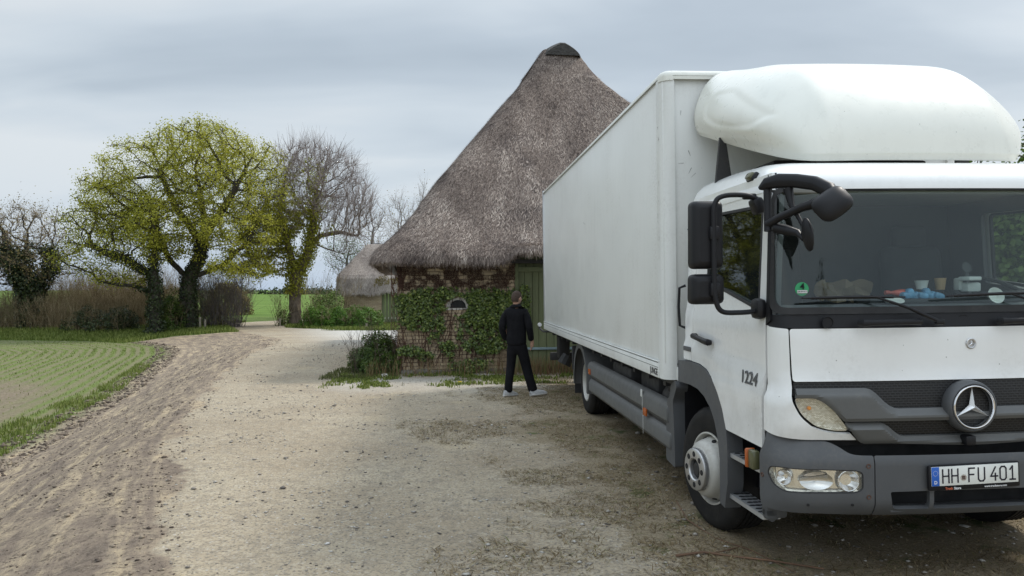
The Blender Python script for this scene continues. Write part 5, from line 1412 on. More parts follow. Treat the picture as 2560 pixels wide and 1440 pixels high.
def straws(name, rows, N, mat, parent, keep=None, ln=.14, wd=.009, seed=3, lift=.03, down=True, keep2=None):
    rng = np.random.default_rng(seed)
    Rw = np.array(rows); K, M_ = Rw.shape[:2]
    a = Rw[:-1, :-1]; b = Rw[:-1, 1:]; c_ = Rw[1:, 1:]; d = Rw[1:, :-1]
    ar = (np.linalg.norm(np.cross(b-a, d-a), axis=-1)+np.linalg.norm(np.cross(b-c_, d-c_), axis=-1))*.5
    w_ = ar.ravel().copy()
    cen = ((a+b+c_+d)/4).reshape(-1, 3)
    if keep is not None: w_ *= keep(cen)
    w_ /= w_.sum(); ids = rng.choice(len(w_), N, p=w_)
    A_, B_, C_, D_ = [q.reshape(-1, 3)[ids] for q in (a, b, c_, d)]
    s = rng.uniform(0, 1, (N, 1)); q = rng.uniform(0, 1, (N, 1))
    p = (A_*(1-s)+B_*s)*(1-q)+(D_*(1-s)+C_*s)*q
    if keep2 is not None:
        kk = keep2(p) > rng.uniform(.2, .8, N); p, A_, B_, C_, D_ = [q_[kk] for q_ in (p, A_, B_, C_, D_)]; N = len(p)
    up = (D_+C_-A_-B_)/2; up /= np.linalg.norm(up, axis=1, keepdims=True)+1e-9
    al = (B_-A_); al /= np.linalg.norm(al, axis=1, keepdims=True)+1e-9
    nr = np.cross(al, up); nr /= np.linalg.norm(nr, axis=1, keepdims=True)+1e-9
    cc = np.array([Rw[..., 0].mean(), Rw[..., 1].mean(), Rw[..., 2].min()]); sg = np.sign(((p-cc)*nr).sum(1))[:, None]; nr *= sg
    dirn = -up+al*rng.normal(0, .33, (N, 1))+nr*rng.uniform(.02, .35, (N, 1)); dirn /= np.linalg.norm(dirn, axis=1, keepdims=True)
    L = ln*rng.uniform(.5, 1.3, (N, 1)); wv = al*wd*.5*rng.uniform(.6, 1.4, (N, 1))
    base = p+nr*.002; tip = base+dirn*L
    V = np.stack([base-wv, base+wv, tip+wv*.5, tip-wv*.5], 1).reshape(-1, 3)
    Fc = np.arange(N*4).reshape(N, 4)
    pn = vnoise(p[:, 0]*1.+p[:, 1]*.3, p[:, 2], .8, 77)*.5+vnoise(p[:, 0], p[:, 2], .25, 78)*.25
    pn = vnoise(p[:, 0]*1.+p[:, 1]*.3, p[:, 2], .9, 77)*.55+vnoise(p[:, 0], p[:, 2]*.6, .28, 78)*.45
    var = np.clip(rng.beta(1.5, 1.5, N)*.75+(pn-.5)*.95+.13, 0, 1)
    return fast_mesh(name, V, Fc, mat, parent, attrs={'var': ('POINT', np.repeat(var, 4))})

def leaf_cloud(name, P, Nrm, size, mat, parent=None, var=None, seed=1, spread=.6, aspect=.75):
    """small folded leaves: P (n,3) positions, Nrm preferred normal (n,3)"""
    rng = np.random.default_rng(seed); n = len(P)
    nv = Nrm+rng.normal(0, spread, (n, 3)); nv /= np.linalg.norm(nv, axis=1, keepdims=True)+1e-9
    r = rng.normal(0, 1, (n, 3)); u_ = np.cross(nv, r); u_ /= np.linalg.norm(u_, axis=1, keepdims=True)+1e-9; w_ = np.cross(nv, u_)
    s = (size*rng.uniform(.6, 1.3, n))[:, None]
    V = np.stack([P-u_*s*.5, P-w_*s*.5*aspect+nv*s*.08, P+u_*s*.5, P+w_*s*.5*aspect+nv*s*.08], 1).reshape(-1, 3)
    vv = rng.uniform(0, 1, n) if var is None else var
    return fast_mesh(name, V, np.arange(n*4).reshape(n, 4), mat, parent, attrs={'var': ('POINT', np.repeat(vv, 4))})

# ---- main barn (local frame: x along the front wall, y into the building)
BO = (-2.335, 15.47, -.02); BY = R(8.2)
barn = empty('thatched_barn', BO, (0, 0, BY)); tag(barn, 'big thatched barn with ivy on its brick wall, partly hidden by the truck', 'barn')
W, D = 8.6, 13.
WH = 2.35
DX0, DX1 = 2.42, 4.6
def wallb(b):
    b.box((DX0/2, .15, WH/2-.1), (DX0, .3, WH+.2)); b.box(((DX1+W)/2, .15, WH/2-.1), (W-DX1, .3, WH+.2))
    b.box((.15, D/2, WH/2-.1), (.3, D-.6, WH+.2)); b.box((W-.15, D/2, WH/2-.1), (.3, D-.6, WH+.2)); b.box((W/2, D-.15, WH/2-.1), (W, .3, WH+.2))
wall = part('brick_wall', 'old_brick', wallb, barn, smooth=False)
simple('field_stones', (.16, .15, .125), .9, var=.5, vscale=5, bump=.8, bscale=9, bdist=.03)
part('wall_plinth', 'field_stones', lambda b: [b.box((.2+.3*i, -.02, .03), (.27, .12, .15+.03*math.sin(i*2.1)), .04) for i in range(8)] and None, barn)
# boarded door
def boards(b):
    x = DX0+.06; k = 0
    while x < DX1-.05:
        w_ = .155+.02*math.sin(k*2.3); b.box((x+w_/2, .10+.004*math.sin(k*3.1), 1.12), (w_-.008, .03, 2.0), .004); x += w_; k += 1
    b.box(((DX0+DX1)/2, .16, 1.2), (DX1-DX0, .02, 2.3))
dr = part('barn_door', 'green_boards', boards, barn, smooth=False)
part('door_frame', 'green_boards', lambda b: (b.box((DX0+.03, .06, 1.15), (.09, .12, 2.3), .005), b.box(((DX0+DX1)/2, .07, 2.16), (DX1-DX0, .10, .10), .005), [b.box((DX0+.16+i*.17, .11, 2.32), (.16, .03, .3), .003) for i in range(12)]), dr, smooth=False)
part('door_foot', 'iron_blue', lambda b: b.box(((DX0+DX1)/2, .06, .50), (DX1-DX0-.1, .03, .05), .004), dr)
# small arched opening with limewashed surround
AX, AZ = 1.235, 1.40
def arch_pts(r, h, n=12, ox=0): return [(AX-r, AZ-h)]+[(AX-r*math.cos(a), AZ+r*.78*math.sin(a)) for a in np.linspace(0, PI, n)]+[(AX+r, AZ-h)]
def surr(b):
    o = arch_pts(.225, .07); i = arch_pts(.155, .045)
    jit = random.Random(4)
    o = [(x+jit.uniform(-.02, .02), z+jit.uniform(-.02, .02)) for x, z in o]
    b.prism([*o], lambda u, v, w_: (u, w_, v), -.015, .01)
wn = part('vent_window', 'limewash', surr, barn, smooth=False)
part('opening', 'dark_void', lambda b: b.prism(arch_pts(.158, .04), lambda u, v, w_: (u, w_, v), -.03, .01), wn, smooth=False)
# roof
ov = .5
def dipf(x, y, k):
    # thatch sits higher over the door and droops a little towards the corner
    z_ = 0
    if y < 4 and k <= 5: z_ = (.22 if k <= 4 else .10)*sm(x, 2.62, 2.80)*(1-sm(x, 6.6, 6.8))
    return z_
prof = [(.06, 2.40), (.0, 2.24), (-.006, 2.245), (-.012, 2.30), (-.004, 2.42), (.015, 2.54), (.057, 2.72), (.117, 3.0), (.181, 3.37), (.242, 3.74), (.320, 4.20), (.410, 4.69), (.483, 5.12), (.567, 5.56), (.65, 6.02), (.733, 6.47), (.815, 6.93), (.89, 7.4), (.94, 7.78), (.975, 8.06), (1., 8.22)]
rw = roof_mesh(W+2*ov, D+2*ov, prof, (W+2*ov)/2, (.45, 4.9), .42, dip=dipf, wav=.045)
rw = [[(x-ov, y-ov, z) for x, y, z in r] for r in rw]
def roofb(b):
    b.grid(rw); b.add(rw[-1][:-1], [tuple(range(len(rw[-1])-1))]); b.add(rw[0][:-1], [tuple(range(len(rw[0])-1))])
roof = part('thatched_roof', 'thatch', roofb, barn, ang=80)
straws('straw', rw[1:], 95000, 'straw', roof, keep=lambda c: ((c[:, 1] < 3.9) | (c[:, 0] < 4.3)) & (c[:, 1] < 8.6) & (c[:, 0] < 7.8), ln=.12, wd=.009)['kind'] = 'stuff'
straws('eave_straw', rw[1:5], 9000, 'straw', roof, keep=lambda c: (c[:, 1] < 1.5) & (c[:, 2] < 2.5), ln=.09, wd=.006, seed=8)['kind'] = 'stuff'
# ridge cap
def ridge(b):
    rows = []
    for k, y in enumerate(np.linspace(4.15, D-4.15, 24)):
        e = min(1, (y-4.15)/.5+.25, (D-4.15-y)/.5+.25)
        rows.append([(W/2+.03-.55*math.cos(a)*(.75+.25*e)+.03*math.sin(k*2), y, 7.98+.20*(1-abs(math.cos(a)))+.24*e**.5*math.sin(a)*(1+.06*math.sin(k*1.7))) for a in np.linspace(-.15, PI+.15, 14)])
    b.grid(rows); b.add(rows[0], [tuple(range(14))]); b.add(rows[-1], [tuple(range(14))])
part('ridge_cap', 'ridge_thatch', ridge, barn)
part('rafter_ends', 'chassis_dark', lambda b: (b.box((W/2, -.1, 2.32), (W-.2, .12, .08)), b.box((-.15, D/2, 2.3), (.14, D, .08))), barn)

# ---- creeper on the barn wall
ivy = empty('climbing_ivy', BO, (0, 0, BY)); tag(ivy, 'green creeper with brown stems climbing the front wall of the big barn', 'climbing plant')
rng = np.random.default_rng(12)
IV = np.column_stack([rng.uniform(-.08, 2.95, 60000), rng.uniform(.03, 2.2, 60000)])
def ivd(x, z):
    """how densely leaves cover the wall"""
    d = np.zeros_like(x)
    def blob(cx, cz, rx, rz, s=1.): 
        nonlocal d
        q = ((x-cx)/rx)**2+((z-cz)/rz)**2; d = np.maximum(d, s*np.clip(1.5-q, 0, 1))
    blob(.45, 1.42, .55, .30, 1.2); blob(.45, 1.1, .5, .22); blob(1.0, 1.66, .9, .14, 1.); blob(1.85, 1.35, .72, .42, 1.2); blob(1.9, .95, .65, .35, 1.1)
    blob(1.75, .6, .5, .22); blob(2.3, 1.1, .3, .8, .9); blob(.8, .95, .2, .18, .9); blob(.75, .72, .2, .14, .6); blob(.25, .5, .3, .14, .9); blob(.55, .38, .3, .12, .8); blob(1.05, .52, .22, .2, .8)
    blob(1.35, .75, .18, .3, .7); blob(1.5, .17, .38, .18, 1.0); blob(2.62, 1.35, .16, .6, .8); blob(1.08, .22, .1, .14, .8); blob(1.2, 1.05, .1, .2, .5); blob(-.02, 1.2, .08, .6, .8); blob(2.0, .25, .5, .1, .5)
    d = d*(((x-AX)/.2)**2+((z-AZ)/.2)**2 > 1)
    return d
dd = ivd(IV[:, 0], IV[:, 1]); nn_ = vnoise(IV[:, 0], IV[:, 1], .16, 81)*.5+vnoise(IV[:, 0], IV[:, 1], .05, 82)*.5
ok = dd*(.2+1.3*nn_) > rng.uniform(.50, 1.08, len(dd)); IV = IV[ok]; nn_ = nn_[ok]
P = np.column_stack([IV[:, 0], -.015-rng.gamma(2, .022, len(IV))-.05*nn_, IV[:, 1]])
Nr = np.tile([0, -1., .45], (len(P), 1))
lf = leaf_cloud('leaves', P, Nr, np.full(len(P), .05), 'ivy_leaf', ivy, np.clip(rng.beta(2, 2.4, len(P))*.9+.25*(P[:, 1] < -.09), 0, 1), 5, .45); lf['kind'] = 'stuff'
def vines(b):
    rr = random.Random(5)
    for k in range(120):
        x = rr.uniform(-.05, 2.5) if k > 30 else rr.uniform(-.1, .12); z = rr.uniform(.0, .5) if k > 50 else rr.uniform(1.4, 2.0); pts = []
        top = rr.uniform(.5, 2.25) if k > 50 else rr.uniform(2.0, 2.3); dx = rr.uniform(-.6, .6)
        while z < top:
            pts.append((x, -.012-rr.uniform(0, .012), z)); z += .09; x += dx*.05+rr.uniform(-.035, .035); dx += rr.uniform(-.25, .25)
            if x < -.12: x = -.12
        if len(pts) > 2: b.tube(pts, [.007*(1-.6*i/len(pts)) for i in range(len(pts))], 4, cap=False)
vb = part('stems', 'bolt_rust', vines, ivy); vb['kind'] = 'stuff'
# upper wall: dry leafless creeper
IV = np.column_stack([rng.uniform(0, 2.42, 16000), rng.uniform(1.72, 2.38, 16000)])
P = np.column_stack([IV[:, 0], -.01-rng.gamma(2, .008, len(IV)), IV[:, 1]]); P = P[vnoise(IV[:, 0], IV[:, 1], .12, 85)+.25*sstep(IV[:, 1], 1.9, 2.3) > .42]
colattr_mat('dead_creeper', [(0, (.035, .020, .016)), (1, (.12, .068, .050))], .9)
q = leaf_cloud('dead_twigs', P, np.tile([0, -1., 0], (len(P), 1)), np.full(len(P), .05), 'dead_creeper', ivy, None, 6, .7, .12); q['kind'] = 'stuff'
IV = np.column_stack([rng.uniform(-.1, 2.4, 12000), rng.uniform(.1, 2.0, 12000)]); P = np.column_stack([IV[:, 0], -.01-rng.gamma(2, .008, len(IV)), IV[:, 1]]); P = P[vnoise(IV[:, 0], IV[:, 1], .15, 86)+.3*(IV[:, 0] < .12) > .60]
q = leaf_cloud('dead_twigs', P, np.tile([0, -1., 0], (len(P), 1)), np.full(len(P), .05), 'dead_creeper', ivy, None, 16, .7, .1); q['kind'] = 'stuff'

# ---- second barn
B2 = (-9.95, 45., -.42); B2Y = R(6)
barn2 = empty('small_thatched_barn', B2, (0, 0, B2Y)); tag(barn2, 'smaller pale thatched barn in the distance with green doors', 'barn')
W2, D2 = 8.0, 9.
part('brick_wall', 'old_brick', lambda b: b.box((1.1, .15, .95), (2.2, .3, 2.1)) or b.box((.15, 4.5, .95), (.3, 8.4, 2.1)) or b.box((7.85, 4.5, .95), (.3, 8.4, 2.1)) or b.box((6.6, .15, .95), (2.4, .3, 2.1)), barn2, smooth=False)
part('barn_door', 'green_boards', lambda b: [b.box((2.3+.2*i, .12+.008*(i % 2), .95), (.185, .05, 2.1), .008) for i in range(16)]+[b.box((2.9, .08, 1.0), (.1, .06, 2.0))], barn2, smooth=False)
prof2 = [(.07, 1.95), (.0, 1.78), (-.004, 1.82), (.0, 2.3), (.012, 2.78), (.06, 2.97), (.2, 3.28), (.4, 3.70), (.6, 4.12), (.8, 4.55), (.93, 4.82), (1., 4.95)]
def dip2(x, y, k): return (.17*sm(x, 1.8, 3.2)+.0)*(1 if k < 4 else 0) if y < 3 else 0
rw2 = roof_mesh(W2+.8, D2+.8, prof2, 1.75+.4, (.65, 3.6), .12, dip=dip2, wav=.02, seed=9)
rw2 = [[(x-.4, y-.4, z) for x, y, z in r] for r in rw2]
roof2 = part('thatched_roof', 'thatch_pale', lambda b: (b.grid(rw2), b.add(rw2[-1][:-1], [tuple(range(len(rw2[-1])-1))]), b.add(rw2[0][:-1], [tuple(range(len(rw2[0])-1))])), barn2, ang=80)
straws('straw', rw2[1:], 24000, 'straw_pale', roof2, keep=lambda c: (c[:, 1] < 4) & (c[:, 0] < 5), ln=.16, wd=.02, seed=4)['kind'] = 'stuff'
straws('moss', rw2[3:], 40000, 'moss', roof2, keep=lambda c: (c[:, 1] < 1.8)*(c[:, 0] > 1.)*(c[:, 0] < 4.5)+0., keep2=lambda c: np.clip(1.2-((c[:, 0]-2.7)/1.)**2-((c[:, 2]-2.25-.3*vnoise(c[:, 0], c[:, 2], .3, 3))/.5)**2, 0, 1)*(vnoise(c[:, 0], c[:, 2], .2, 4) > .3), ln=.10, wd=.045, seed=6)['kind'] = 'stuff'
part('ridge_cap', 'ridge_thatch', lambda b: b.grid([[(1.75-.66*math.cos(a), 3.1+i*.3, 4.68+.36*math.sin(a)*(.6 if i == 0 else 1)) for a in np.linspace(0, PI, 9)] for i in range(9)]), barn2)

# ================================================================ PERSON
simple('black_cloth', (.010, .010, .012), .9, var=.3, vscale=8, bump=.6, bscale=14, bdist=.012, spec=.12)
simple('skin', (.42, .25, .18), .55, var=.08)
simple('hair', (.055, .035, .026), .9, var=.3, vscale=60, bump=.6, bscale=220, bdist=.004)
simple('shoe_grey', (.42, .42, .42), .7, var=.35, vscale=25)
simple('shoe_sole', (.62, .61, .58), .7, var=.1)
def skin_obj(name, joints, edges, mat, parent, sub=2, root=0):
    me = bpy.data.meshes.new(name); me.from_pydata([j[0] for j in joints], edges, []); me.update()
    o = bpy.data.objects.new(name, me); COL.objects.link(o)
    o.modifiers.new('skin', 'SKIN')
    me.skin_vertices  # layer appears with the modifier
    if not me.skin_vertices:
        bm = bmesh.new(); bm.from_mesh(me); bm.verts.layers.skin.verify(); bm.to_mesh(me); bm.free()
    for i, sv in enumerate(me.skin_vertices[0].data):
        r_ = joints[i][1]; sv.radius = r_ if isinstance(r_, tuple) else (r_, r_); sv.use_root = (i == root)
    s_ = o.modifiers.new('sub', 'SUBSURF'); s_.levels = sub; s_.render_levels = sub
    dg = bpy.context.evaluated_depsgraph_get(); m2 = bpy.data.meshes.new_from_object(o.evaluated_get(dg))
    bpy.data.objects.remove(o)
    m2.name = name; m2.materials.clear(); m2.materials.append(MATS[mat]); m2.shade_smooth()
    o = bpy.data.objects.new(name, m2); COL.objects.link(o); o.parent = parent
    return o
PD = 12.28; PX = (1294-1280)/1900*PD
person = empty('person', (PX, PD, 0), (0, 0, R(-12))); tag(person, 'person in black jacket and trousers walking away towards the barn', 'person')
# local: x right, y away from the camera, facing +y and a little to the right
HS = 1.0
Pj = dict(pel=(-.02, 0, .94), sp1=(-.02, .0, 1.08), sp2=(-.025, .01, 1.24), ch=(-.03, .015, 1.37), nk=(-.03, .02, 1.475), hd=(-.022, .03, 1.56), ht=(-.022, .03, 1.64),
          ls=(-.185, .01, 1.385), rs=(.125, .01, 1.385), le=(-.235, -.02, 1.11), re=(.19, -.04, 1.12), lw=(-.16, .08, .93), rw=(.205, .02, .90),
          lh=(-.10, .02, .88), rh=(.075, .02, .88), lk=(-.125, .03, .48), rk=(.122, .09, .49), la=(-.145, -.04, .09), ra=(.245, .05, .10))
J = list(Pj); ix = {k: i for i, k in enumerate(J)}
rad = dict(pel=.10, sp1=.085, sp2=.09, ch=.05, nk=.045, hd=.075, ht=.06, ls=.03, rs=.03, le=.035, re=.035, lw=.025, rw=.025, lh=.065, rh=.065, lk=.045, rk=.045, la=.04, ra=.04)
skin_obj('body', [(Pj[k], rad[k]) for k in J], [(ix[a], ix[b]) for a, b in (('pel', 'sp1'), ('sp1', 'sp2'), ('sp2', 'ch'), ('ch', 'nk'), ('nk', 'hd'), ('hd', 'ht'), ('ch', 'ls'), ('ch', 'rs'), ('ls', 'le'), ('rs', 're'), ('le', 'lw'), ('re', 'rw'), ('pel', 'lh'), ('pel', 'rh'), ('lh', 'lk'), ('rh', 'rk'), ('lk', 'la'), ('rk', 'ra'))], 'skin', person)
# head with face features turned away
def headb(b):
    bm = bmesh.new(); bmesh.ops.create_uvsphere(bm, u_segments=32, v_segments=24, radius=1)
    for v_ in bm.verts:
        x, y, z = v_.co
        f = 1-.22*sm(-z, .1, 1.)            # narrower jaw
        x2 = x*.076*f; y2 = y*.096*(1-.12*sm(-z, .2, 1)); z2 = z*.118
        if y > .3: 
            y2 += .018*math.exp(-((x/.22)**2+((z+.05)/.3)**2))      # nose
            y2 += .012*math.exp(-((x/.35)**2+((z+.75)/.2)**2))      # chin
            y2 -= .008*(math.exp(-(((x-.42)/.2)**2+((z-.12)/.14)**2))+math.exp(-(((x+.42)/.2)**2+((z-.12)/.14)**2)))
        v_.co = (x2, y2, z2)
    for sx in (1, -1):
        r_ = bmesh.ops.create_uvsphere(bm, u_segments=12, v_segments=8, radius=1)
        for v_ in r_['verts']: v_.co = Vector((sx*.077+v_.co.x*.010, -.005+v_.co.y*.018, -.008+v_.co.z*.032))
    bm.transform(Matrix.Translation((-.022, .035, 1.585)) @ Matrix.Rotation(R(-28), 4, 'Z'))
    b.add([v_.co.copy() for v_ in bm.verts], [[v_.index for v_ in f.verts] for f in bm.faces]); bm.free()
hd = part('head', 'skin', headb, person)
def hairb(b):
    bm = bmesh.new(); bmesh.ops.create_uvsphere(bm, u_segments=32, v_segments=24, radius=1)
    dele = [v_ for v_ in bm.verts if v_.co.z < -.52 or (v_.co.y > .45 and v_.co.z < .45) or (abs(v_.co.x) > .8 and v_.co.z < -.12 and v_.co.y > -.3)]
    bmesh.ops.delete(bm, geom=dele, context='VERTS')
    for v_ in bm.verts:
        x, y, z = v_.co; v_.co = (x*.0815*(1-.12*sm(-z, .1, 1.)), y*.100*(1-.08*sm(-z, .2, 1)), z*.1225)
    bm.transform(Matrix.Translation((-.022, .035, 1.587)) @ Matrix.Rotation(R(-28), 4, 'Z')); bm.verts.index_update()
    b.add([v_.co.copy() for v_ in bm.verts], [[v_.index for v_ in f.verts] for f in bm.faces]); bm.free()
part('hair', 'hair', hairb, person)
# jacket
cj = [((-.02, 0, .79), (.185, .14)), ((-.02, 0, .90), (.18, .135)), ((-.02, .0, 1.06), (.175, .12)), ((-.028, .01, 1.22), (.178, .12)), ((-.03, .01, 1.34), (.172, .115)), ((-.03, .018, 1.42), (.115, .095)), ((-.028, .02, 1.50), (.068, .066)),
      ((-.175, .01, 1.36), (.075, .078)), ((-.222, -.005, 1.27), (.066, .07)), ((-.252, -.03, 1.12), (.060, .064)), ((-.240, .02, 1.0), (.054, .056)), ((-.20, .075, .90), (.046, .048)),
      ((.115, .01, 1.36), (.075, .078)), ((.162, -.01, 1.27), (.066, .07)), ((.196, -.04, 1.12), (.060, .064)), ((.214, -.01, 1.0), (.054, .056)), ((.218, .03, .895), (.046, .048))]
skin_obj('jacket', cj, [(0, 1), (1, 2), (2, 3), (3, 4), (4, 5), (5, 6), (4, 7), (7, 8), (8, 9), (9, 10), (10, 11), (4, 12), (12, 13), (13, 14), (14, 15), (15, 16)], 'black_cloth', person, 2, 0)
ct = [((-.015, 0, .92), (.15, .115)), ((-.015, 0, .84), (.152, .12)), ((-.095, .01, .74), (.088, .095)), ((-.115, .025, .5), (.075, .078)), ((-.135, -.015, .28), (.068, .070)), ((-.145, -.035, .13), (.066, .072)), ((-.145, -.03, .05), (.067, .075)),
      ((.075, .02, .74), (.099, .102)), ((.122, .07, .5), (.088, .088)), ((.185, .06, .28), (.080, .080)), ((.235, .05, .13), (.076, .082)), ((.255, .055, .065), (.076, .085))]
skin_obj('trousers', ct, [(0, 1), (1, 2), (2, 3), (3, 4), (4, 5), (5, 6), (1, 7), (7, 8), (8, 9), (9, 10), (10, 11)], 'black_cloth', person, 2, 0)
def shoe(b, c_, ang, pitch, sole=False):
    rows = []
    for i in range(11):
        s_ = i/10; y = -.10+.29*s_; w_ = .044*(math.sin(PI*min(1, s_*.98+.07))**.35); h_ = interp(s_, [(0, .075), (.3, .085), (.5, .075), (.8, .045), (1, .02)])
        if sole: rows.append([(w_*1.1*math.cos(a), y*1.02, .022+(.022*math.sin(a) if math.sin(a) < 0 else .008*math.sin(a))) for a in np.linspace(0, 2*PI, 13)])
        else: rows.append([(w_*math.cos(a), y, .022+(h_*abs(math.sin(a))**.7 if math.sin(a) > 0 else 0)) for a in np.linspace(0, 2*PI, 13)])
    M = Matrix.Translation(c_) @ Matrix.Rotation(ang, 4, 'Z') @ Matrix.Rotation(pitch, 4, 'X')
    rows = [[M @ Vector(p) for p in r] for r in rows]
    b.grid(rows); b.add(rows[0], [tuple(range(13))]); b.add(rows[-1], [tuple(range(13))])
for c_, a_, p_ in (((-.14, -.03, .0), R(-42), R(-3)), ((.295, .05, .015), R(-62), R(5))):
    so_ = part('shoe', 'shoe_grey', lambda b: shoe(b, c_, a_, p_), person)
    part('sole', 'shoe_sole', lambda b: shoe(b, c_, a_, p_, True), so_)
def hand(b):
    # right hand half tucked at the pocket: palm, four curled fingers, thumb
    for s_, base in ((1, Vector((.232, .045, .885))), (-1, Vector((-.17, .10, .885)))):
        b.tube([base+Vector((0, 0, .03)), base, base+Vector((-.005*s_, .005, -.045)), base+Vector((-.01*s_, .01, -.085))], [.024, .028, .032, .028], 10)
        for i in range(4):
            o_ = base+Vector((-.008*s_, -.018+.014*i+.006, -.085)); L_ = (.05, .062, .066, .056)[3-i]
            b.tube([o_, o_+Vector((-.006*s_, .004, -L_*.4)), o_+Vector((-.018*s_, .006, -L_*.75)), o_+Vector((-.03*s_, .004, -L_*.95))], [.0095, .009, .0082, .0065], 8)
        b.tube([base+Vector((0, .02, -.02)), base+Vector((-.004*s_, .042, -.045)), base+Vector((-.012*s_, .050, -.08))], [.011, .010, .008], 8)
part('hands', 'skin', hand, person)
# ================================================================ TREES
def barkmat(name, a, b_):
    m, t, bs, out = newmat(name)
    tc = t.add('ShaderNodeTexCoord'); mp = t.add('ShaderNodeMapping', ins={'Scale': (1, 1, .3)}); t.l.new(tc.outputs['Object'], mp.inputs[0])
    n = t.noise(mp.outputs[0], 9, 6, .7); t.l.new(t.ramp(n, [(.35, a), (.65, b_)]), bs.inputs['Base Color']); bs.inputs['Roughness'].default_value = .95
    t.l.new(t.bump(n, .8, .05), bs.inputs['Normal'])
barkmat('bark_dark', (.028, .024, .02), (.075, .065, .05)); barkmat('bark_brown', (.075, .055, .04), (.17, .135, .10)); barkmat('bark_grey', (.10, .085, .08), (.20, .175, .165))
barkmat('twig_lilac', (.20, .17, .165), (.36, .31, .30)); barkmat('twig_tan', (.15, .11, .07), (.26, .20, .13))
colattr_mat('oak_leaf', [(0, (.17, .18, .02)), (.5, (.375, .375, .042)), (1, (.53, .51, .08))], .6, .45, .3)
colattr_mat('lime_leaf', [(0, (.16, .17, .02)), (.5, (.28, .285, .032)), (1, (.40, .39, .055))], .6, .4, .3)
colattr_mat('dark_ivy', [(0, (.012, .020, .007)), (.6, (.030, .048, .014)), (1, (.065, .085, .025))], .5, .1, .4)
colattr_mat('brown_bud', [(0, (.13, .10, .045)), (.6, (.24, .19, .085)), (1, (.33, .30, .13))], .8, .3, .1)
colattr_mat('bush_leaf', [(0, (.035, .065, .010)), (.5, (.075, .125, .018)), (1, (.14, .20, .035))], .5, .35, .4)
colattr_mat('bright_leaf', [(0, (.035, .085, .008)), (.5, (.075, .165, .016)), (1, (.14, .25, .03))], .5, .35, .4)
colattr_mat('straw_twig', [(0, (.12, .09, .05)), (.5, (.27, .215, .13)), (1, (.44, .37, .25))], .9, .1, .1)

def in_ell(P, E):
    k = np.zeros(len(P), bool)
    for c_, r_ in E: k |= (((P-np.array(c_))/np.array(r_))**2).sum(1) < 1
    return k
def sample_ell(E, n, rng, shell=.0):
    vol = np.array([r_[0]*r_[1]*r_[2] for c_, r_ in E]); ids = rng.choice(len(E), n, p=vol/vol.sum())
    d = rng.normal(0, 1, (n, 3)); d /= np.linalg.norm(d, axis=1, keepdims=True)
    rad_ = (shell+(1-shell)*rng.uniform(0, 1, n))**(1/3)
    C_ = np.array([E[i][0] for i in ids]); R_ = np.array([E[i][1] for i in ids])
    return C_+d*rad_[:, None]*R_
def colonize(trunk, Apts, step=.3, di=2.2, dk=.55, iters=160, rng=RNG, grav=0.0):
    """trunk: list of chains of points (first point of each later chain attaches to the nearest node)"""
    nodes = []; par = []
    for ch in trunk:
        ch = [np.array(p, float) for p in ch]
        if not nodes: nodes.append(ch[0]); par.append(-1); cur = 0
        else: cur = int(np.argmin([np.sum((n_-ch[0])**2) for n_ in nodes]))
        for a, b_ in zip(ch, ch[1:]):
            k = max(1, int(np.linalg.norm(b_-a)/step))
            for i in range(1, k+1): nodes.append(a+(b_-a)*i/k+rng.normal(0, .02, 3)); par.append(cur); cur = len(nodes)-1
    N = np.array(nodes); A_ = Apts.copy(); nearest = np.zeros(len(A_), int); nd = np.full(len(A_), 1e9)
    def upd(i0):
        nonlocal nearest, nd
        new = N[i0:]
        for s_ in range(0, len(new), 400):
            D_ = np.linalg.norm(A_[:, None]-new[None, s_:s_+400], axis=2); j = D_.argmin(1); d_ = D_[np.arange(len(A_)), j]
            b_ = d_ < nd; nd[b_] = d_[b_]; nearest[b_] = j[b_]+i0+s_
    upd(0); parL = list(par)
    for it in range(iters):
        act = nd < di
        if not act.any(): 
            if len(A_) and it < 20: di *= 1.3; continue
            break
        ids, inv = np.unique(nearest[act], return_inverse=True)
        v_ = A_[act]-N[nearest[act]]; v_ /= np.linalg.norm(v_, axis=1, keepdims=True)+1e-9
        S_ = np.zeros((len(ids), 3)); np.add.at(S_, inv, v_)
        S_ /= np.linalg.norm(S_, axis=1, keepdims=True)+1e-9
        S_ += rng.normal(0, .22, S_.shape); S_[:, 2] += grav; S_ /= np.linalg.norm(S_, axis=1, keepdims=True)
        new = N[ids]+S_*step
        i0 = len(N); N = np.vstack([N, new]); parL += list(ids); upd(i0)
        k = nd > dk; A_ = A_[k]; nearest = nearest[k]; nd = nd[k]
        if len(A_) == 0: break
    return N, np.array(parL)
def radii(N, par, r0, expo=2.3, rmax=.5):
    acc = np.zeros(len(N)); ch = np.zeros(len(N), int)
    for i in range(len(N)-1, 0, -1):
        if ch[i] == 0: acc[i] = r0**expo
        acc[par[i]] += acc[i]; ch[par[i]] += 1
    if acc[0] == 0: acc[0] = r0**expo
    r = acc**(1/expo); return np.minimum(r, rmax), ch
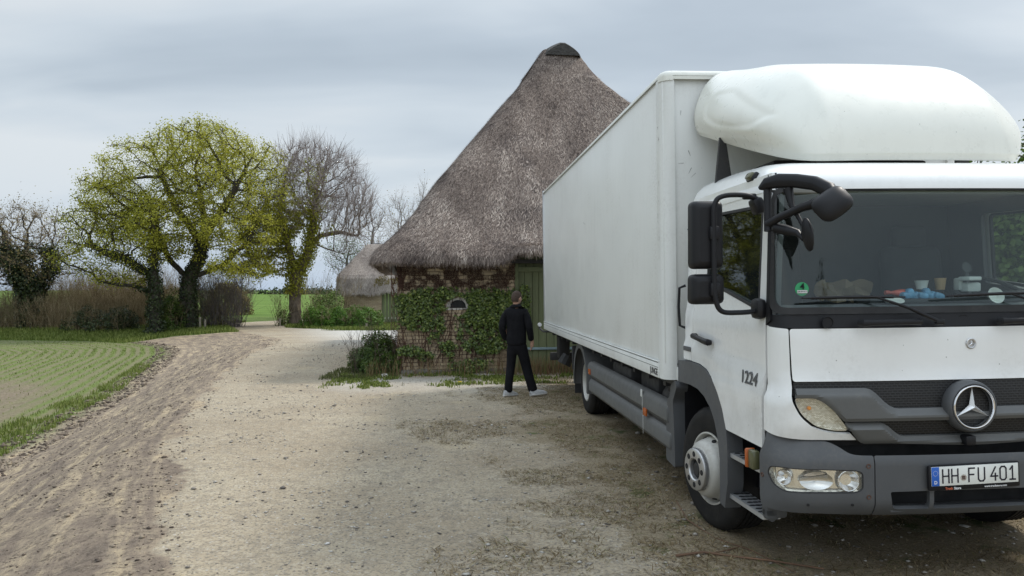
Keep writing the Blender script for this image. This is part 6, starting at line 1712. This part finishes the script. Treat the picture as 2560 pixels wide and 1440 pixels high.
def limb_mesh(N, par, r, seg=5, sel=None):
    i = np.arange(1, len(N))
    if sel is not None: i = i[sel[1:]]
    p = par[i]; a = N[p]; b_ = N[i]; d = b_-a; L = np.linalg.norm(d, axis=1, keepdims=True)+1e-9; d /= L; b_ = b_+d*r[i][:, None]*.4
    up = np.where(np.abs(d[:, 2:3]) < .9, np.array([[0, 0, 1.]]), np.array([[1., 0, 0]])); u_ = np.cross(d, up); u_ /= np.linalg.norm(u_, axis=1, keepdims=True); w_ = np.cross(d, u_)
    ra = np.minimum(r[p], r[i]*1.35)[:, None, None]; rb_ = r[i][:, None, None]
    th = 2*PI*np.arange(seg)/seg; ring = np.cos(th)[None, :, None]*u_[:, None]+np.sin(th)[None, :, None]*w_[:, None]
    V = np.concatenate([a[:, None]+ring*ra, b_[:, None]+ring*rb_], 1).reshape(-1, 3)
    k = np.arange(seg); Fq = np.stack([k, (k+1) % seg, (k+1) % seg+seg, k+seg], 1); Fc = (Fq[None]+np.arange(len(i))[:, None, None]*2*seg).reshape(-1, 4)
    return V, Fc
def twig_mesh(P, D_, n, L, w, rng, spread=.5, upb=.3, segs=3):
    """thin bent three-sided twigs from points P heading roughly D_"""
    idx_ = np.repeat(np.arange(len(P)), n); m_ = len(idx_); d = D_[idx_]+rng.normal(0, spread, (m_, 3)); d[:, 2] += upb; d /= np.linalg.norm(d, axis=1, keepdims=True)
    ln = L*rng.uniform(.4, 1.2, m_)[:, None]; p0 = P[idx_]; bend = rng.normal(0, .25, (m_, 3)); bend[:, 2] += .2
    pts = [p0+d*ln*s_+bend*ln*s_*s_*.6 for s_ in np.linspace(0, 1, segs)]
    u_ = np.cross(d, rng.normal(0, 1, (m_, 3))); u_ /= np.linalg.norm(u_, axis=1, keepdims=True); w2 = np.cross(d, u_)
    th = 2*PI*np.arange(3)/3; V = []
    for k, p in enumerate(pts):
        ww = w*(1-.75*k/(segs-1))
        V.append(p[:, None]+(np.cos(th)[None, :, None]*u_[:, None]+np.sin(th)[None, :, None]*w2[:, None])*ww)
    V = np.concatenate(V, 1).reshape(-1, 3); nv = 3*segs; F_ = []
    for k in range(segs-1):
        for j in range(3): F_.append((k*3+j, k*3+(j+1) % 3, (k+1)*3+(j+1) % 3, (k+1)*3+j))
    Fc = (np.array(F_)[None]+np.arange(m_)[:, None, None]*nv).reshape(-1, 4)
    return V, Fc, pts[-1]
def tree(name, label, cat, base, trunk, E, nA, bark, seed, step=.3, dk=.5, di=2.4, r0=.012, rmax=.45, leaf=None, twig=None, expo=2.3, grav=0., extra=None, group=None, shell=.1, gapscale=1.05, iters=160):
    rng = np.random.default_rng(seed)
    root = empty(name, base); tag(root, label, cat, group)
    AP = sample_ell(E, int(nA*1.67), rng, shell); sc_ = gapscale
    nz_ = np.array([noise.noise(Vector((q[0]/sc_+seed, q[1]/sc_, q[2]/(sc_*.6)))) for q in AP]); AP = AP[nz_ > np.quantile(nz_, .40)]
    N, par = colonize(trunk, AP, step, di, dk, iters, rng, grav)
    r, ch = radii(N, par, r0, expo, 9.)
    nt = (r[0]/r0)**expo; ex = math.log(nt)/math.log(rmax/r0); r = r0*(np.maximum(r, r0)/r0)**(expo/ex)
    # flare at the foot
    z = N[:, 2]; r = r*(1+.5*np.clip(1-z/.8, 0, 1)**2*(r > rmax*.5))
    big = r > .06
    V1, F1 = limb_mesh(N, par, r, 9, big); fast_mesh('trunk', V1, F1, bark, root, smooth=True)
    V2, F2 = limb_mesh(N, par, r, 4, ~big)
    D_ = N-N[np.maximum(par, 0)]; D_[0] = (0, 0, 1); D_ /= np.linalg.norm(D_, axis=1, keepdims=True)+1e-9
    fine = r < r0*2.4
    b2 = fast_mesh('branches', V2, F2, twig['mat'] if twig and twig.get('branchmat') else bark, root, smooth=True); b2['kind'] = 'stuff'
    tips = N[fine]
    if twig:
        V3, F3, ends = twig_mesh(N[fine], D_[fine], twig['n'], twig['L'], twig['w'], rng, twig.get('spread', .5), twig.get('up', .3), 4)
        o = fast_mesh('twigs', V3, F3, twig['mat'], root, smooth=True); o['kind'] = 'stuff'
        tips = np.vstack([tips, ends]) if leaf and leaf.get('ends') else tips
    if leaf:
        Pn = tips; keepf = leaf.get('keep')
        if keepf is not None: Pn = Pn[keepf(Pn)]
        cl_ = rng.uniform(0, 1, len(Pn)); idx_ = np.repeat(np.arange(len(Pn)), leaf['n']); n_ = len(idx_)
        P = Pn[idx_]+rng.normal(0, leaf['spread'], (n_, 3))
        nr = P-np.array([0, 0, P[:, 2].mean()*.7]); nr /= np.linalg.norm(nr, axis=1, keepdims=True)+1e-9; nr[:, 2] += .5
        var = np.clip(.35*cl_[idx_]+.65*rng.uniform(0, 1, n_)+leaf.get('dv', 0), 0, 1)
        o = leaf_cloud('crown', P, nr, np.full(n_, leaf['s']), leaf['mat'], root, var, seed+1, .8); o['kind'] = 'stuff'
    if extra: extra(root, N, par, r, rng)
    return root
def wrap_ivy(root, N, r, rng, keep, n, off=.12, s=.12, mat='dark_ivy', name='ivy'):
    k = np.where(keep)[0]
    if len(k) == 0: return
    pw = np.maximum(r[k], .03)**1.4; i = rng.choice(k, n, p=pw/pw.sum()); d = rng.normal(0, 1, (n, 3)); d[:, 2] *= .5; d /= np.linalg.norm(d, axis=1, keepdims=True)
    P = N[i]+d*(r[i][:, None]+off*rng.uniform(0, 1, (n, 1))**.7)
    o = leaf_cloud(name, P, d, np.full(n, s), mat, root, None, 3, .6); o['kind'] = 'stuff'
def wpt(px, py, y): return ((px-1280)/F*y, y, H-(py-720)/F*y)
def E_at(base, lst, y0):
    """ellipsoids given as (px, py, rx px, rz px, ry m, dy)"""
    out_ = []
    for px, py, rx, rz, ry, dy in lst:
        c_ = np.array(wpt(px, py, y0+dy))-np.array(base); k = (y0+dy)/F
        out_.append((tuple(c_), (rx*k, ry, rz*k)))
    return out_
def loc(base, px, py, y): return tuple(np.array(wpt(px, py, y))-np.array(base))

# big oak
YO = 40.; bo = wpt(470, 826, YO); bo = (bo[0], bo[1], gz(bo[0], bo[1])-.1)
EO = E_at(bo, [(500, 400, 130, 100, 4.2, 0), (570, 470, 115, 110, 4.0, 0), (380, 440, 115, 90, 4.0, 0), (290, 520, 90, 75, 3.4, -.5), (640, 450, 80, 70, 3.2, 0), (600, 570, 105, 70, 3.6, 0), (520, 350, 105, 50, 3.5, 0), (420, 560, 90, 80, 3.6, -1.), (600, 670, 80, 32, 3., 0), (255, 480, 55, 55, 2.4, 0), (655, 390, 62, 45, 2.6, 0)], YO)
def oak_extra(root, N, par, r, rng):
    wrap_ivy(root, N, r, rng, (r > .15) & (N[:, 2] < 4.6), 4200, .11, .11)
oak = tree('oak_tree', 'largest tree, domed crown of fresh yellow-green leaves over an ivy-clad trunk', 'tree', bo,
     [[(0, 0, -.1), (.02, 0, 1.2), (.05, 0, 2.7)], [(.05, 0, 2.7), loc(bo, 500, 640, YO), loc(bo, 510, 560, YO), loc(bo, 500, 470, YO)], [(.05, 0, 2.7), loc(bo, 425, 650, YO), loc(bo, 385, 560, YO-.5)], [(.05, 0, 2.7), loc(bo, 560, 660, YO+.4), loc(bo, 620, 600, YO+.4)], [loc(bo, 505, 600, YO), loc(bo, 560, 520, YO-.8), loc(bo, 600, 450, YO-.8)], [loc(bo, 500, 600, YO), loc(bo, 440, 520, YO+1.2), loc(bo, 400, 430, YO+1)]],
     EO, 5200, 'bark_dark', 31, .26, .40, 2.4, .017, .36, leaf=dict(n=31, spread=.17, s=.092, mat='oak_leaf'), extra=oak_extra)
# second leafy tree in front left, darker trunk wrapped in ivy
Y2 = 38.; b2 = wpt(388, 826, Y2); b2 = (b2[0], b2[1], gz(b2[0], b2[1])-.1)
E2 = E_at(b2, [(300, 600, 120, 75, 3.2, 0), (240, 560, 80, 60, 2.8, 0), (220, 640, 75, 45, 2.4, 0), (380, 600, 70, 70, 2.8, 0), (290, 690, 90, 28, 2.4, 0), (340, 520, 90, 50, 2.8, 0)], Y2)
def t2x(root, N, par, r, rng): wrap_ivy(root, N, r, rng, (r > .085) & (N[:, 2] < 5.2), 4600, .20, .11)
tree('leafy_tree', 'yellow-green tree with low spreading limbs left of the oak, trunk dark with ivy', 'tree', b2,
     [[(0, 0, -.1), (0, 0, 1.5), loc(b2, 385, 700, Y2), loc(b2, 385, 600, Y2), loc(b2, 380, 540, Y2)], [loc(b2, 386, 735, Y2), loc(b2, 330, 715, Y2), loc(b2, 250, 705, Y2-.3)], [loc(b2, 386, 690, Y2), loc(b2, 320, 650, Y2), loc(b2, 240, 620, Y2)]],
     E2, 3000, 'bark_dark', 32, .26, .42, 2.4, .015, .27, leaf=dict(n=21, spread=.18, s=.09, mat='oak_leaf', dv=-.1), extra=t2x)
# bare tree right, climber on its trunk, green shoots left
Y3 = 44.; b3 = wpt(737, 802, Y3); b3 = (b3[0], b3[1], gz(b3[0], b3[1])-.05)
E3 = E_at(b3, [(790, 460, 105, 95, 3.6, 0), (850, 520, 70, 75, 3.0, 0), (745, 420, 60, 60, 2.6, 0), (700, 540, 60, 70, 2.8, 0), (780, 400, 70, 42, 2.6, 0), (880, 570, 45, 45, 2.2, 0), (650, 590, 50, 70, 2.4, 0), (640, 670, 55, 30, 2., 0), (900, 520, 42, 65, 2., 0), (840, 430, 62, 55, 2.4, 0), (870, 470, 50, 60, 2.2, .5)], Y3)
def t3x(root, N, par, r, rng):
    sx_ = loc(b3, 712, 600, Y3)[0]
    k = (N[:, 2] > 1.9) & (N[:, 2] < 9.5) & (np.abs(N[:, 0]-(-.3)) < .9+.12*N[:, 2]) & (r > .02)
    wrap_ivy(root, N, r, rng, k, 9000, .34, .12, 'lime_leaf', 'climbing_leaves')
    k2 = (N[:, 0] < .6) & (N[:, 2] < 7) & (N[:, 2] > 2.2) & (r < .05); wrap_ivy(root, N, r, rng, k2, 11000, .26, .12, 'lime_leaf', 'shoots')
    k3 = np.linalg.norm(N-np.array(loc(b3, 800, 575, Y3)), axis=1) < 1.1; wrap_ivy(root, N, r, rng, k3, 700, .2, .12, 'lime_leaf', 'shoots')
tree('bare_tree', 'tall bare tree with lilac-grey twigs, its trunk overgrown with yellow-green leaves', 'tree', b3,
     [[(0, 0, -.05), (.0, 0, 1.4), loc(b3, 740, 700, Y3), loc(b3, 738, 660, Y3)], [loc(b3, 740, 690, Y3), loc(b3, 722, 620, Y3), loc(b3, 700, 540, Y3), loc(b3, 705, 470, Y3)], [loc(b3, 742, 690, Y3), loc(b3, 768, 640, Y3), loc(b3, 782, 560, Y3), loc(b3, 790, 480, Y3)], [loc(b3, 772, 620, Y3), loc(b3, 800, 590, Y3), loc(b3, 850, 580, Y3+.3), loc(b3, 895, 590, Y3+.3)], [loc(b3, 780, 600, Y3), loc(b3, 810, 620, Y3-.3), loc(b3, 860, 635, Y3-.4)]],
     E3, 6500, 'bark_brown', 33, .26, .36, 2.6, .011, .34, twig=dict(n=4, L=.95, w=.009, mat='twig_lilac', up=.75, spread=.42), extra=t3x, grav=.12)
# left ivy-covered tree
Y4 = 41.; b4 = wpt(85, 830, Y4); b4 = (b4[0], b4[1], gz(b4[0], b4[1])-.1)
E4 = E_at(b4, [(60, 600, 75, 85, 3., 0), (110, 610, 60, 70, 2.8, 0), (30, 560, 60, 60, 2.6, 0), (100, 560, 55, 50, 2.4, 0), (130, 680, 60, 40, 2.2, 0), (20, 680, 60, 60, 2.6, 0), (-50, 600, 80, 90, 3., 0)], Y4)
def t4x(root, N, par, r, rng):
    k = (N[:, 2] < 4.4) & (r > .03); wrap_ivy(root, N, r, rng, k, 13000, .5, .15); k = (N[:, 2] < 5.8) & (r > .07); wrap_ivy(root, N, r, rng, k, 2500, .2, .12)
tree('ivy_tree', 'dark ivy-covered tree with brownish bare top at the left edge', 'tree', b4, [[(0, 0, -.1), loc(b4, 75, 740, Y4), loc(b4, 60, 660, Y4), loc(b4, 70, 590, Y4)], [loc(b4, 80, 740, Y4), loc(b4, 125, 670, Y4), loc(b4, 130, 600, Y4)], [loc(b4, 75, 720, Y4), loc(b4, 20, 650, Y4), loc(b4, 10, 580, Y4)]],
     E4, 2400, 'bark_dark', 34, .28, .5, 2.4, .014, .33, twig=dict(n=4, L=.7, w=.009, mat='twig_tan', up=.5), leaf=dict(n=2, spread=.25, s=.09, mat='brown_bud', ends=True), extra=t4x, grav=.05)
# slender bare trees between the lilac tree and the barn
for k, (px, pb, top, rx, yy, seed, lab) in enumerate(((930, 800, 480, 45, 56., 35, 'slender bare tree just right of the tall lilac-grey tree'), (1000, 790, 480, 36, 60., 36, 'thin bare tree rising beside the left slope of the big thatched roof'), (1058, 790, 460, 30, 62., 37, 'thin bare tree half hidden by the left edge of the big thatched roof'), (870, 800, 600, 60, 58., 38, 'low spreading bare tree with green buds behind the small barn roof'))):
    b5 = ((px-1280)/F*yy, yy, gz((px-1280)/F*yy, yy)-.05)
    E5 = E_at(b5, [(px, (top+700)/2-10, rx, (690-top)/2, 2.2, 0), (px-10, top+60, rx*.7, 50, 1.6, 0)], yy)
    tree('slender_tree', lab, 'tree', b5, [[(0, 0, 0), (.1, 0, 1.5), loc(b5, px-4, 660, yy), loc(b5, px+3, (top+660)/2, yy)]], E5, 520, 'bark_grey', seed, .3, .55, 2.8, .012, .14,
         twig=dict(n=4, L=.9, w=.0085, mat='twig_lilac', up=.8, spread=.4), leaf=dict(n=1 if k < 3 else 4, spread=.2, s=.09, mat='brown_bud' if k < 3 else 'bush_leaf', ends=True), grav=.25)

# ---- shrubs
def shrub(name, label, cat, c, rxyz, nleaf, leafmat, s, seed, nst=0, stmat='straw_twig', stL=1.2, stw=.01, group=None, kind=None, lump=.35, dens=.35, dv=0.):
    rng = np.random.default_rng(seed); z0 = gz(c[0], c[1]) if len(c) < 3 else c[2]
    root = empty(name, (c[0], c[1], z0)); tag(root, label, cat, group, kind)
    rx, ry, rz = rxyz
    n = nleaf*3; d = rng.normal(0, 1, (n, 3)); d[:, 2] = np.abs(d[:, 2]); d /= np.linalg.norm(d, axis=1, keepdims=True)
    rad_ = 1-rng.uniform(0, dens, n)**1.3
    lump_ = np.array([noise.noise(Vector(q*2.6+np.array([seed, 0, 0])))+.5*noise.noise(Vector(q*6.)) for q in d]) if n < 60000 else 0
    rad_ = rad_*(1+lump*lump_); P = d*rad_[:, None]*np.array([rx, ry, rz]); 
    cl_ = vnoise(P[:, 0]*1.+P[:, 1], P[:, 2], .22*max(rz, .8), seed)
    k = cl_ > rng.uniform(.1, .75, n); P = P[k][:nleaf]; dd_ = d[k][:nleaf]; cl_ = cl_[k][:nleaf]
    dd_[:, 2] += .3
    if len(P):
        o = leaf_cloud('foliage', P, dd_, np.full(len(P), s), leafmat, root, np.clip(rng.uniform(0, .75, len(P))+.4*(cl_-.5)+.15+dv, 0, 1), seed, .7); o['kind'] = 'stuff'
    if nst:
        bx = np.column_stack([rng.uniform(-.8, .8, nst)*rx, rng.uniform(-.8, .8, nst)*ry, np.zeros(nst)]); dirs = bx*np.array([.25/max(rx, .1), .25/max(ry, .1), 0])+np.array([0, 0, 1.])
        V, Fc, ends = twig_mesh(bx, dirs, 1, stL*1.25, stw, rng, .22, .2, 5)
        V2, F2, _ = twig_mesh(ends-dirs*stL*.35, dirs, 5, stL*.55, stw*.5, rng, .55, .2, 3)
        o = fast_mesh('stems', np.vstack([V, V2]), np.vstack([Fc, F2+len(V)]), stmat, root, attrs={'var': ('POINT', np.repeat(rng.uniform(0, 1, (len(V)+len(V2))//3+1), 3)[:len(V)+len(V2)])}); o['kind'] = 'stuff'
    return root
def g2(px, y): return ((px-1280)/F*y, y)
shrub('brown_thicket', 'tan leafless thicket of fine stems between the ivy tree and the oak', 'thicket', g2(215, 43), (4.6, 1.3, 1.9), 4200, 'brown_bud', .07, 51, 1500, 'straw_twig', 1.75, .010, dens=.8, dv=-.1)
shrub('brown_thicket', 'paler straw-coloured thicket at the foot of the dark ivy tree', 'thicket', g2(60, 41), (3.2, 1.2, 1.15), 1500, 'brown_bud', .07, 52, 900, 'straw_twig', 1.1, .010, dens=.8)
shrub('brown_thicket', 'brown leafless thicket behind the oak trunk', 'thicket', g2(330, 45), (3.4, 1.5, 2.3), 2500, 'brown_bud', .07, 53, 900, 'straw_twig', 1.9, .011, dens=.8, dv=-.2)
shrub('dark_shrub', 'low dark shrub spilling onto the verge before the brown thicket', 'shrub', g2(255, 39.6), (1.9, .9, 1.25), 6500, 'dark_ivy', .09, 54, 200, 'straw_twig', .9, .01, dv=.1)
shrub('green_shrub', 'fresh green shrub immediately left of the oak trunk', 'shrub', g2(420, 39.4), (.95, .9, 1.9), 6500, 'bush_leaf', .085, 55, 60, 'straw_twig', .9, .01, dv=-.12)
shrub('dark_shrub', 'dark bushy growth around the foot of the oak', 'shrub', g2(455, 40.4), (.7, .7, 1.6), 2600, 'dark_ivy', .1, 56, 60, 'straw_twig', .8, .01)
shrub('hawthorn', 'bare brown twiggy bush to the right of the oak trunk', 'bush', g2(560, 42), (1.15, 1.0, 2.3), 900, 'brown_bud', .06, 57, 170, 'bark_grey', 1.9, .015, dens=.9)
shrub('hawthorn', 'greyish twiggy bush close behind the oak trunk', 'bush', g2(515, 43), (1.1, 1.0, 2.6), 1800, 'bush_leaf', .07, 58, 150, 'straw_twig', 2.2, .013, dens=.9)
shrub('round_bush', 'rounded grey-green bush on the field edge, farther off than the bare bushes', 'bush', g2(568, 62), (2.0, 1.8, 2.7), 6500, 'brown_bud', .13, 59, 120, 'straw_twig', 2., .015, lump=.2, dv=-.2)
# hedge of bright leaves before the small barn
for k, (px, y, rx, rz, lab, nl) in enumerate(((905, 41.2, 1.15, 1.15, 'bright green bush before the small barn wall, rightmost of the row', 9000), (850, 41.2, 1.1, 1.05, 'bright green bush in the middle of the low row before the small barn', 8000), (800, 41.6, 1.15, 1.15, 'bright green bush at the left end of the low row, nearest the tall bare tree', 7000))):
    shrub('green_bush', lab, 'bush', g2(px, y), (rx, .95, rz), nl, 'bright_leaf', .075, 61+k, 60, 'straw_twig', .7, .01, group='green bushes before the small barn', lump=.3)
shrub('tall_bush', 'taller loose green bush behind the low row, beside the small barn', 'bush', g2(825, 44), (1.4, 1.1, 2.2), 6000, 'bush_leaf', .08, 66, 120, 'straw_twig', 1.7, .012, dv=.0, dens=.7)
shrub('sapling', 'small light-green sapling left of the tall bare tree', 'sapling', g2(706, 43.4), (.45, .4, 1.45), 800, 'bush_leaf', .08, 67, 26, 'straw_twig', 1.2, .012, dv=.1, dens=.9)
# bush at the barn corner
shrub('corner_bush', 'dark green bush with small leaves at the left corner of the big barn', 'bush', (-2.78, 16.0), (.62, .8, .72), 12000, 'bush_leaf', .042, 68, 90, 'bark_brown', .6, .006, lump=.35, dv=-.22)
# greenery right of the truck
bR = (12.6, 17.5, -.1)
ER = [((0, 0, 3.4), (3.2, 2.6, 2.3)), ((-2.6, .8, 2.6), (2.2, 2., 1.9)), ((2.5, 1, 2.8), (2.5, 2., 2.2))]
tree('hedge_tree', 'leafy tree glimpsed at the right edge behind the truck roof', 'tree', bR, [[(0, 0, 0), (0, 0, 1.6), (.2, 0, 3.4)]], ER, 1700, 'bark_dark', 41, .28, .45, 2.4, .012, .2, leaf=dict(n=13, spread=.2, s=.12, mat='bush_leaf'))
shrub('field_hedge', 'green hedge seen through the far window of the truck cab', 'hedge', (10.4, 13.2), (3.6, 1.3, 4.0), 42000, 'bush_leaf', .13, 69, 0, lump=.45, dv=.15)
# distant hedgerow on the crest
def farhedge():
    rng = np.random.default_rng(5); P = []
    for k in range(26):
        x = rng.uniform(-95, -48) if k % 4 else rng.uniform(-60, -30); yy = rng.uniform(186, 196); s_ = rng.uniform(.5, 1.3)
        q = rng.normal(0, 1, (130, 3))*np.array([s_*1.6, s_, s_*.55])+np.array([x, yy, gz(x, yy)+s_*.5]); P.append(q)
    P = np.vstack(P); o = leaf_cloud('distant_hedgerow', P, np.tile([0, -1., .3], (len(P), 1)), np.full(len(P), .55), 'dark_ivy', None, None, 4, .7); tag(o, 'tiny distant hedgerow clumps on the field horizon', None, None, 'stuff')
farhedge()
# ---- trees behind the viewpoint, mirrored in the windscreen
pb = (11.2, -20., gz(11.2, -20.)-.1)
tree('poplar', 'tall narrow dark poplar mirrored at the lower left of the windscreen', 'tree', pb, [[(0, 0, 0), (0, 0, 2.), (.1, 0, 6.), (0, 0, 10.)]], [((0, 0, 6.5), (1.1, 1.1, 6.2))], 900, 'bark_dark', 71, .3, .5, 2.4, .012, .2, leaf=dict(n=12, spread=.2, s=.16, mat='dark_ivy'))
for k, (x_b, y_b, h_b) in enumerate(((14.6, -21., 8.5), (17.6, -22., 7.5))):
    tree('slender_tree', ('bare twiggy tree mirrored in the windscreen beside the poplar', 'shorter bare twiggy tree mirrored in the windscreen, farther from the poplar')[k], 'tree', (x_b, y_b, gz(x_b, y_b)-.1), [[(0, 0, 0), (0, 0, 2.), (.2, 0, h_b*.5)]], [((0, 0, h_b*.6), (1.9, 1.6, h_b*.42))], 600, 'bark_dark', 72+k, .3, .55, 2.6, .012, .16, twig=dict(n=4, L=.9, w=.012, mat='bark_dark', up=.8, spread=.4))
# ---- little things
simple('pale_post', (.26, .23, .18), .9, var=.2, bump=.5, bscale=30)
def post(px, y, h, lab):
    x = (px-1280)/F*y; b = MB(); b.box((0, 0, h/2), (.09, .09, h), .015); b.box((0, 0, h), (.10, .10, .04), .01); o = b.build('marker_post', 'pale_post', None); o.location = (x, y, gz(x, y)); tag(o, lab, 'post')
post(700, 43., .42, 'small pale post at the foot of the tall bare tree'); post(916, 40.3, .28, 'short pale stone post in front of the green bushes')
post(513, 39.9, .5, 'short weathered post right of the oak trunk'); post(500, 39.7, .62, 'pale upright stake nearest the oak trunk')
def dandelion():
    x, y = (1148-1280)/F*13.5, 13.5; b = MB(); b.tube([(0, 0, 0), (.01, 0, .06), (.012, 0, .10)], .003, 6); r_ = b.build('dandelion', 'bush_stem', None)
simple('bush_stem', (.08, .14, .03), .7); simple('yellow_petals', (.75, .55, .02), .6); simple('dry_stick', (.15, .085, .05), .85, var=.3)
x, y = (1148-1280)/F*13.3, 13.3
dl = empty('dandelion', (x, y, gz(x, y))); tag(dl, 'single yellow dandelion in the weeds before the barn', 'flower')
part('stalk', 'bush_stem', lambda b: b.tube([(0, 0, 0), (.01, 0, .06), (.012, 0, .10)], .004, 6), dl)
def petals(b):
    for k in range(18):
        a = k*2.4; r_ = .012+.028*(k % 3)/2; b.add([(.012, 0, .10), (.012+r_*math.cos(a)-.006*math.sin(a), r_*math.sin(a)+.006*math.cos(a), .115-.1*r_), (.012+1.3*r_*math.cos(a), 1.3*r_*math.sin(a), .112), (.012+r_*math.cos(a)+.006*math.sin(a), r_*math.sin(a)-.006*math.cos(a), .115-.1*r_)], [(0, 1, 2, 3)])
part('petals', 'yellow_petals', petals, dl, smooth=False)
def stick(pts, r, label):
    P = [px2g(*p) for p in pts]; b = MB(); o0 = P[0]; b.tube([Vector((p.x-o0.x, p.y-o0.y, p.z-o0.z+r*1.3+.006*math.sin(i*2.2))) for i, p in enumerate(P)], [r*(1-.5*i/len(P)) for i in range(len(P))], 6)
    o = b.build('fallen_stick', 'dry_stick', None); o.location = o0; tag(o, label, 'stick', 'dry sticks lying before the truck')
stick([(1690, 1400), (1760, 1390), (1830, 1398), (1930, 1410), (2060, 1432)], .009, 'thicker reddish dry stick lying in front of the front wheel')
stick([(1690, 1255), (1720, 1310), (1790, 1350), (1880, 1385), (1990, 1440)], .005, 'long thin curved stem lying from the wheel towards the camera')
stick([(1780, 1392), (1820, 1380), (1850, 1372)], .006, 'short forked twig beside the thicker reddish stick')
def stonei(px, py, s, lab):
    p = px2g(px, py); b = MB(); bm = bmesh.new(); bmesh.ops.create_icosphere(bm, subdivisions=2, radius=s)
    for v_ in bm.verts: v_.co *= 1+.25*noise.noise(v_.co*3/s*.4); v_.co.z *= .6
    b.add([v_.co.copy() for v_ in bm.verts], [[v_.index for v_ in f.verts] for f in bm.faces]); bm.free(); o = b.build('field_stone', 'limewash', None); o.location = (p.x, p.y, p.z+s*.25); tag(o, lab, 'stone')
stonei(962, 945, .09, 'pale stone in the grass at the barn corner')
# hidden from no one: nothing else to build
# ---- give loose pieces of a part an object of their own
def explode(o, maxn=12, gap=.012):
    me = o.data; n = len(me.vertices)
    if n == 0 or n > 60000: return
    par = list(range(n))
    def find(a):
        while par[a] != a: par[a] = par[par[a]]; a = par[a]
        return a
    for e in me.edges:
        a, b_ = find(e.vertices[0]), find(e.vertices[1])
        if a != b_: par[a] = b_
    co = np.empty(n*3); me.vertices.foreach_get('co', co); co = co.reshape(-1, 3)
    roots = np.array([find(i) for i in range(n)]); ids = np.unique(roots)
    if len(ids) < 2 or len(ids) > 200: return
    bb = [[co[roots == i].min(0)-gap/2, co[roots == i].max(0)+gap/2, [i]] for i in ids]
    ch = True
    while ch:
        ch = False
        for i in range(len(bb)):
            for j in range(i+1, len(bb)):
                if (bb[i][0] <= bb[j][1]).all() and (bb[j][0] <= bb[i][1]).all():
                    bb[i] = [np.minimum(bb[i][0], bb[j][0]), np.maximum(bb[i][1], bb[j][1]), bb[i][2]+bb[j][2]]; bb.pop(j); ch = True; break
            if ch: break
    if len(bb) < 2 or len(bb) > maxn: return
    for k, (lo, hi, members) in enumerate(bb[1:]+bb[:1]):
        keep = np.isin(roots, members)
        if k < len(bb)-1: m2 = me.copy(); o2 = o.copy(); o2.data = m2; COL.objects.link(o2)
        else: m2 = me
        bm = bmesh.new(); bm.from_mesh(m2); bm.verts.ensure_lookup_table()
        bmesh.ops.delete(bm, geom=[v_ for v_ in bm.verts if not keep[v_.index]], context='VERTS'); bm.to_mesh(m2); bm.free()
SKIP = ('lettering', 'print', 'vent', 'scuff', 'stud', 'step_hole', 'tread', 'grid', 'leaves', 'straw', 'board', 'barn_door', 'plate_country', 'seal_mark', 'groove', 'petals', 'rafter', 'drink', 'toll', 'defrost', 'tyre', 'roof_fairing')
for o in list(COL.objects):
    if o.type == 'MESH' and o.parent is not None and 'kind' not in o and not any(s_ in o.name for s_ in SKIP):
        top = o
        while top.parent: top = top.parent
        if top.name in ('box_truck', 'thatched_barn', 'small_thatched_barn', 'person'): explode(o)
